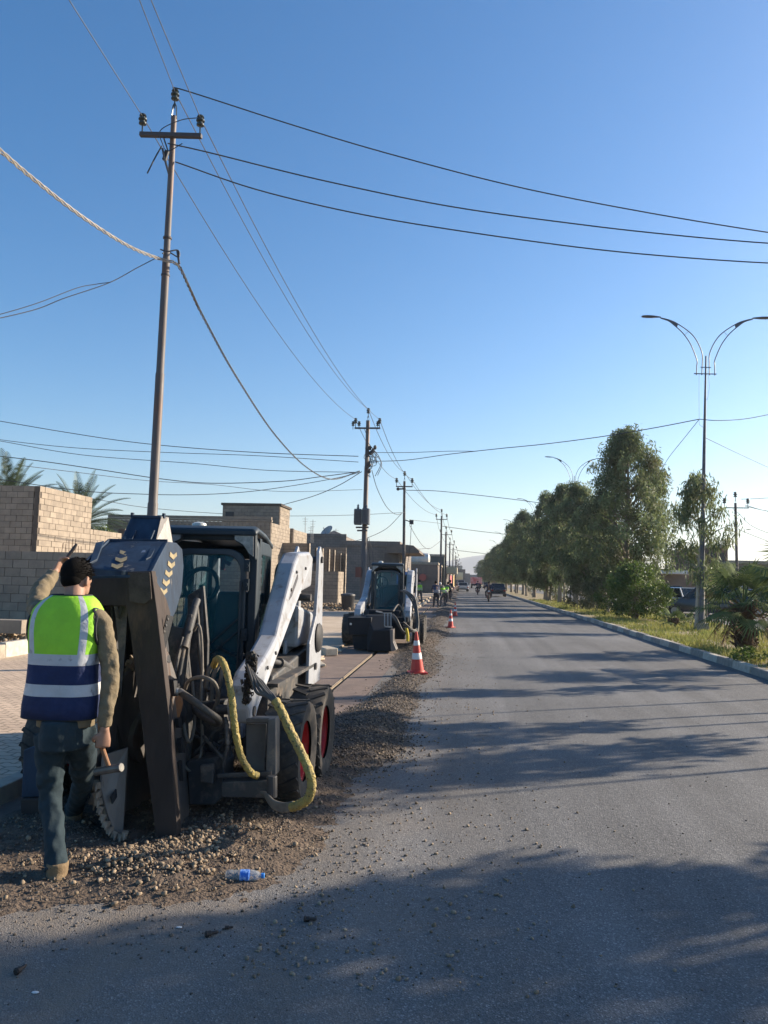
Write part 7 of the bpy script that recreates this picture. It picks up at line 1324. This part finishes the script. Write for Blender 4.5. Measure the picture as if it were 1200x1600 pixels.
# body (skin): head, neck, forearms, hands, legs core
b = MB(); hr = Matrix.Rotation(R(-18), 3, 'X') @ Matrix.Rotation(R(-12), 3, 'Z')
HB = MB(); 
b.ball(headc, (0.076, 0.096, 0.105), 18, 14, rot=hr); b.ball(headc+hr @ Vector((0, 0.05, -0.055)), (0.055, 0.055, 0.06), 14, 10, rot=hr)
b.ball(headc+hr @ Vector((0, 0.112, -0.02)), (0.013, 0.02, 0.026), 8, 6, rot=hr); b.ball(headc+hr @ Vector((0, 0.10, -0.065)), (0.025, 0.012, 0.010), 8, 6, rot=hr)
for s in (-1, 1):
    b.ball(headc+hr @ Vector((s*0.080, 0.0, -0.025)), (0.012, 0.024, 0.034), 12, 8, rot=hr @ Matrix.Rotation(s*0.5, 3, 'Z')); b.ball(headc+hr @ Vector((s*0.03, 0.085, 0.005)), (0.016, 0.012, 0.011), 8, 6, rot=hr)
b.tube([headc+Vector((0, -0.02, -0.04)), nb+Vector((0, 0, -0.02)), chest+Vector((0, 0, 0.1))], [0.056, 0.062, 0.10], 14)
b.tube([chest+Vector((0, 0, 0.12)), chest, pel], [0.09, 0.09, 0.06], 14, sq=0.7)
for Sx, Ex, Hx in ((LS, LE, LH), (RSh, RE, RH)): b.tube([chest+(Sx-chest)*0.5+Vector((0, 0, 0.08)), Sx, Ex, Ex.lerp(Hx, 0.8), Hx], [0.04, 0.034, 0.026, 0.026, 0.027], 12)
for a, c, d in ((LP_, LK, LF), (RP_, RK, RF)): b.tube([pel, a, c, d], [0.045, 0.042, 0.036, 0.034], 12)
def hand(b, wr, fdir, palmn, grip, side):
    """wr wrist; fdir direction of the hand; palmn palm normal; fingers curl round grip"""
    fdir = fdir.normalized(); palmn = (palmn-fdir*palmn.dot(fdir)).normalized(); lat = fdir.cross(palmn)*side
    rings = []
    for u, w_, th in ((-0.01, 0.026, 0.021), (0.02, 0.034, 0.019), (0.05, 0.042, 0.017), (0.082, 0.043, 0.015), (0.095, 0.040, 0.012)):
        rings.append([wr+fdir*u+lat*w_*math.cos(a)+palmn*th*math.sin(a) for a in np.linspace(0, 2*math.pi, 14, endpoint=False)])
    b.loft(rings)
    for k, (o, L) in enumerate(((-0.031, 0.060), (-0.011, 0.068), (0.010, 0.064), (0.030, 0.052))):
        p = wr+fdir*0.088+lat*o; pts = [p-fdir*0.02, p]; d = fdir.copy(); g = grip
        for seg, (l, an) in enumerate(((0.42, 58), (0.33, 75), (0.25, 55))):
            an = R(an*g); d = (d*math.cos(an)+palmn*math.sin(an)).normalized(); perp = (palmn*math.cos(an)-fdir*math.sin(an)); palm2 = perp; p = p+d*L*l; pts.append(p.copy())
            # rotate frame
            pn_ = palm2 if seg == 0 else palm2
            palmn_cur = pn_
        b.tube(pts, [0.0095, 0.0098, 0.009, 0.0083, 0.0065], 8)
    p = wr+fdir*0.022+lat*-0.034; b.tube([p, p+fdir*0.022-lat*0.022+palmn*0.014, p+fdir*0.042-lat*0.014+palmn*0.036, p+fdir*0.052+lat*0.004+palmn*0.048], [0.014, 0.0115, 0.0100, 0.0075], 8)
hand(b, RH, Vector((-0.05, 0.05, -1)), Vector((-0.55, 0.75, 0)), 1.25, 1)
hand(b, LH, Vector((0.25, 0.45, 0.8)), Vector((0.7, -0.1, -0.4)), 0.9, -1)
BW(b, 'body', SKIN, remesh=0.0062)
# hair
b = MB(); b.ball(headc+hr @ Vector((0, -0.012, 0.026)), (0.085, 0.103, 0.097), 28, 20, rot=hr); b.ball(headc+hr @ Vector((0, -0.036, -0.022)), (0.068, 0.066, 0.060), 22, 16, rot=hr)
rs = random.Random(4)
for k in range(420):
    a = rs.uniform(0, 6.28); z = rs.uniform(-0.2, 1); v = Vector((math.sqrt(1-z*z)*math.cos(a), math.sqrt(1-z*z)*math.sin(a), z)); p = headc+hr @ (Vector((0, -0.012, 0.024))+Vector((v.x*0.084, v.y*0.098, v.z*0.096)))
    if (hr.inverted() @ (p-headc)).y > 0.06 and (hr.inverted() @ (p-headc)).z < 0.05: continue
    w_ = hr @ v; e = p+w_*0.010+Vector((0.012, 0.01, -0.002))*rs.uniform(0.3, 1.5); s_ = w_.orthogonal().normalized()*0.005; b.add([p-s_, p+s_, e], [(0, 1, 2)])
BW(b, 'hair', HAIR, smooth=60)
# shirt: torso, collar, sleeves with folds
b = MB(); b.tube([nb+Vector((0, 0, -0.03)), chest+Vector((0.0, 0, 0.18)), chest+Vector((0, 0, 0.05)), pel+Vector((0, 0, 0.10)), pel+Vector((0, 0, 0.02))], [0.085, 0.150, 0.165, 0.160, 0.165], 18, sq=0.66)
def sleeve(b, pts, rad, n=46, amp=0.008, seed=0):
    c = curve_pts(pts, 10); m = len(c); rs = random.Random(seed); rr = []
    for i in range(m):
        u = i/(m-1); x = u*(len(rad)-1); k = min(int(x), len(rad)-2); r = rad[k]+(rad[k+1]-rad[k])*(x-k); rr.append(r)
    # manual rings with fold noise
    t = (c[1]-c[0]).normalized(); x = t.orthogonal().normalized(); rings = []
    for i in range(m):
        t = (c[min(i+1, m-1)]-c[max(i-1, 0)]).normalized(); x = (x-t*x.dot(t)).normalized(); y = t.cross(x); ring = []
        for k in range(28):
            a = 2*math.pi*k/28; f = amp*(mnoise.noise(Vector((math.cos(a)*1.6+seed, math.sin(a)*1.6, i*0.55)))*1.6+0.9*mnoise.noise(Vector((math.cos(a)*3+seed, math.sin(a)*3, i*1.1+9))))
            ring.append(c[i]+x*math.cos(a)*(rr[i]+f)+y*math.sin(a)*(rr[i]+f))
        rings.append(ring)
    b.loft(rings)
sleeve(b, [chest+(RSh-chest)*0.5+Vector((0, 0, 0.10)), RSh, RSh.lerp(RE, 0.5)+Vector((0.015, 0, 0)), RE+Vector((0.005, 0, 0)), RE.lerp(RH, 0.55), RE.lerp(RH, 0.93)], [0.070, 0.060, 0.054, 0.050, 0.044, 0.037], amp=0.009, seed=3)
sleeve(b, [chest+(LS-chest)*0.5+Vector((0, 0, 0.10)), LS, LS.lerp(LE, 0.55)+Vector((-0.02, 0, -0.01)), LE, LE.lerp(LH, 0.5), LE.lerp(LH, 0.88)], [0.075, 0.064, 0.058, 0.056, 0.050, 0.041], amp=0.009, seed=7)
b.tube([nb+Vector((0, -0.005, -0.035)), nb+Vector((0, 0.0, 0.012))], [0.082, 0.070], 18)
BW(b, 'shirt', KHAKI, remesh=0.010)
# trousers
b = MB(); b.tube([pel+Vector((0, 0, 0.07)), pel+Vector((0, 0, -0.02)), pel+Vector((0, 0, -0.10))], [0.165, 0.175, 0.168], 20, sq=0.72)
sleeve(b, [LP_+Vector((0, 0, 0.02)), LP_.lerp(LK, 0.5), LK, LK.lerp(LF, 0.5), LF+Vector((0, 0, -0.02))], [0.092, 0.084, 0.066, 0.060, 0.056, 0.062], amp=0.010, seed=11)
sleeve(b, [RP_+Vector((0, 0, 0.02)), RP_.lerp(RK, 0.5), RK, RK.lerp(RF, 0.5), RF+Vector((0, 0, 0.0))], [0.092, 0.084, 0.068, 0.060, 0.056, 0.062], amp=0.010, seed=15)
BW(b, 'jeans', JEAN, remesh=0.010)
# boots
for f, hd_, s in ((LF, Vector((-0.45, 0.75, 0)), 0), (RF, Vector((-0.25, 0.9, -0.35)), 1)):
    hd_.normalize(); b = MB(); a = f+Vector((0, 0, 0.02)); b.tube([a, f+Vector((0, 0, -0.06))], [0.060, 0.056], 14); b.ball(f-hd_*0.02+Vector((0, 0, -0.065)), (0.048, 0.055, 0.040), 14, 10)
    b.tube([f+Vector((0, 0, -0.055))-hd_*0.03, f+hd_*0.08+Vector((0, 0, -0.065)), f+hd_*0.16+Vector((0, 0, -0.075)), f+hd_*0.20+Vector((0, 0, -0.08))], [0.052, 0.050, 0.044, 0.026], 14)
    bo = BW(b, 'boot', BOOT, remesh=0.008)
    lat = hd_.cross(Vector((0, 0, 1))).normalized(); dn = lat.cross(hd_).normalized(); dn = dn if dn.z < 0 else -dn; b = MB(); out_ = []
    for u, w_ in ((-0.075, 0.030), (-0.06, 0.044), (0.0, 0.046), (0.08, 0.044), (0.15, 0.050), (0.20, 0.040), (0.225, 0.018)): out_.append((u, w_))
    pts = [f+hd_*u+lat*w_+dn*0.098 for u, w_ in out_]+[f+hd_*u-lat*w_+dn*0.098 for u, w_ in out_[::-1]]; b.slab(pts, dn*0.026); BW(b, 'sole', mat('boot_sole', (0.30, 0.22, 0.13), (0.17, 0.12, 0.08), scale=20, rough=1), bo, bevel=0.004)
# vest: lofted shell with colour panels
def vring(c, a_, b_, n=40, yaw=0.0, z=None):
    o = []
    for k in range(n):
        t = 2*math.pi*k/n; ct, st_ = math.cos(t), math.sin(t); e = 0.72
        x = a_*math.copysign(abs(ct)**e, ct); y = b_*math.copysign(abs(st_)**e, st_); o.append(c+Vector((x*math.cos(yaw)-y*math.sin(yaw), x*math.sin(yaw)+y*math.cos(yaw), 0)))
    return o
lv = []   # (py of the back surface, centre px, half width px, depth)
prof = [(1118, 96.5, 60, .155), (1100, 97, 59, .152), (1080, 98.5, 57, .148), (1062, 99.5, 55, .145), (1043, 101, 53, .142), (1030, 102, 52, .14), (1012, 103.5, 53.5, .14), (995, 104.5, 55.5, .14), (980, 105, 57, .138), (965, 105.5, 56.5, .133), (952, 107, 52.5, .124), (942, 109, 45.5, .112), (935, 111, 37, .10), (930, 113, 29, .086)]
yaw_v = R(3)
rings = []
for i, (py, cxp, hw, dp) in enumerate(prof):
    c = P(cxp, py, Yp+0.02+0.05*max(0, (1000-py)/70.0)); s_ = Yp/FPX; a_ = hw*s_*1.02
    ring = vring(c, a_, dp, 44, yaw_v)
    for k in range(44):   # folds and tilt of the hem
        v = ring[k]; f = 0.006*mnoise.noise(Vector((v.x*9, v.y*9, v.z*5)))*(1.6 if i < 6 else 0.9); ring[k] = v+Vector(((v.x-c.x)*f*6, (v.y-c.y)*f*9, 0))
    rings.append(ring)
vb = MB(); NB = 44; parts = {'y': MB(), 'n': MB(), 'r': MB()}
def panel(i, k):
    """which material: i ring interval, k angle step"""
    mid = (prof[i][0]+prof[i+1][0])/2
    if 1062 < mid < 1081: return 'r'
    if 1018 < mid < 1031 or 1030 < mid < 1043: return 'r' if mid < 1036 and mid > 1018 else 'n'
    if mid >= 1081 or 1043 <= mid <= 1062: return 'n'
    t = 2*math.pi*(k+0.5)/NB; ct = math.cos(t)
    x = abs(math.copysign(abs(ct)**0.72, ct)); 
    if 0.56 < x < 0.80: return 'r'
    return 'y'
# resample rings vertically for crisp bands
zb_ = [1118, 1100, 1083.5, 1083, 1065.5, 1065, 1050, 1036.5, 1036, 1019.5, 1019, 1000, 985, 970, 960, 952, 946, 940, 935, 930]
def ring_at(py):
    for i in range(len(prof)-1):
        if prof[i][0] >= py >= prof[i+1][0]:
            u = (prof[i][0]-py)/(prof[i][0]-prof[i+1][0]); return [a.lerp(c, u) for a, c in zip(rings[i], rings[i+1])]
    return rings[-1]
RR = [ring_at(z) for z in zb_]
def band(z0, z1):
    m = (z0+z1)/2
    if m > 1083.2: return 'n'
    if m > 1065.2: return 'r'
    if m > 1036.2: return 'n'
    if m > 1019.2: return 'r'
    return None
faces = {0: [], 1: [], 2: []}; vs = [p for r in RR for p in r]; fs = []; mis = []
for i in range(len(RR)-1):
    bd = band(zb_[i], zb_[i+1])
    for k in range(NB):
        if bd: mi = {'n': 1, 'r': 2}[bd]
        else:
            t = 2*math.pi*(k+0.5)/NB; ct = math.cos(t); x = abs(math.copysign(abs(ct)**0.72, ct)); mi = 2 if 0.60 < x < 0.80 else 0
        fs.append((i*NB+k, i*NB+(k+1) % NB, (i+1)*NB+(k+1) % NB, (i+1)*NB+k)); mis.append(mi)
vm = MB(); vm.v = [tuple(p) for p in vs]; vm.n = len(vs); vm.f = fs; vm.mi = mis; vm.r = [0.5]*len(fs)
vest = BW(vm, 'vest', [VESTG, VESTN, REFL], smooth=80, sol=0.006)
# black binding around armholes and hem
b = MB()
for s, Sx in ((1, RSh), (-1, LS)):
    ring = []
    for k in range(20):
        a = 2*math.pi*k/20; 
        # ellipse in the plane facing sideways
        c = (P(155, 985, Yp+0.02) if s > 0 else P(57, 985, Yp+0.02)); ring.append(c+Vector((s*(0.012+0.03*math.cos(a)**2*0)-(s*0.055 if math.sin(a) > 0.6 else 0)*(math.sin(a)-0.6)*2, 0.075*math.cos(a), 0.105*math.sin(a)+0.02)))
    b.tube(curve_pts(ring+[ring[0]], 2), 0.008, 6, caps=False)
b.tube([p*1.0 for p in RR[0]]+[RR[0][0]], 0.0045, 5, caps=False); b.tube([p for p in RR[-1]]+[RR[-1][0]], 0.006, 5, caps=False)
BW(b, 'binding', mat('black_binding', (0.015, 0.015, 0.018), (0.02, 0.02, 0.024)), vest)
# club hammer in the right hand
gp = RH+Vector((-0.03, 0.03, -0.085)); t = thing('club_hammer', tuple(gp), 'short club hammer hanging from the right hand of the near worker', 'hammer'); og = tuple(gp)
hp = P(171, 1200, Yp-0.0); b = MB(); b.tube([RH+Vector((-0.04, 0.02, 0.06)), gp, hp], [0.014, 0.015, 0.012], 10); b.build('handle', mat('hammer_wood', (0.30, 0.15, 0.07), (0.22, 0.11, 0.055), scale=8, stretch=(1, 1, 0.2)), t, origin=og)
b = MB(); c0, c1 = P(149, 1206, Yp+0.02), P(190, 1199, Yp-0.02); d = (c1-c0); b.tube([c0, c0+d*0.05, c1-d*0.12, c1-d*0.1, c1-d*0.02, c1], [0.020, 0.023, 0.023, 0.026, 0.026, 0.023], 10); b.build('hammer_head', mat('worn_hammer_steel', (0.10, 0.10, 0.10), (0.18, 0.17, 0.15), scale=14, rough=0.5, metal=0.5), t, origin=og, smooth=30)
# handle gripped by the raised left hand
a = LH+Vector((0.02, 0.05, 0.05)); e = P(120, 850, Yp+0.62); b = MB(); b.tube(curve_pts([a+Vector((-0.03, 0, -0.05)), a, P(103, 874, Yp+0.60), e], 5), [0.016]*10+[0.012]*5+[0.007], 8)
tag(b.build('pry_bar', mat('dark_handle', (0.035, 0.03, 0.03), (0.05, 0.04, 0.04), rough=0.6), origin=tuple(a), smooth=50), 'curved dark bar gripped in the raised left hand of the near worker', 'bar')

# ------------------------------------------------------------------ haze
b = MB(); b.b2(-2900, 3300, -700, 3900, -1.5, 190.0)
hz = bpy.data.materials.new('air_haze'); hz.use_nodes = True; N = hz.node_tree.nodes; N.clear()
vo = N.new('ShaderNodeVolumePrincipled'); vo.inputs['Color'].default_value = (0.86, 0.92, 1.0, 1); vo.inputs['Density'].default_value = 0.00028; vo.inputs['Anisotropy'].default_value = 0.3
mo = N.new('ShaderNodeOutputMaterial'); hz.node_tree.links.new(vo.outputs[0], mo.inputs['Volume'])
tag(b.build('haze', hz), kind='stuff')
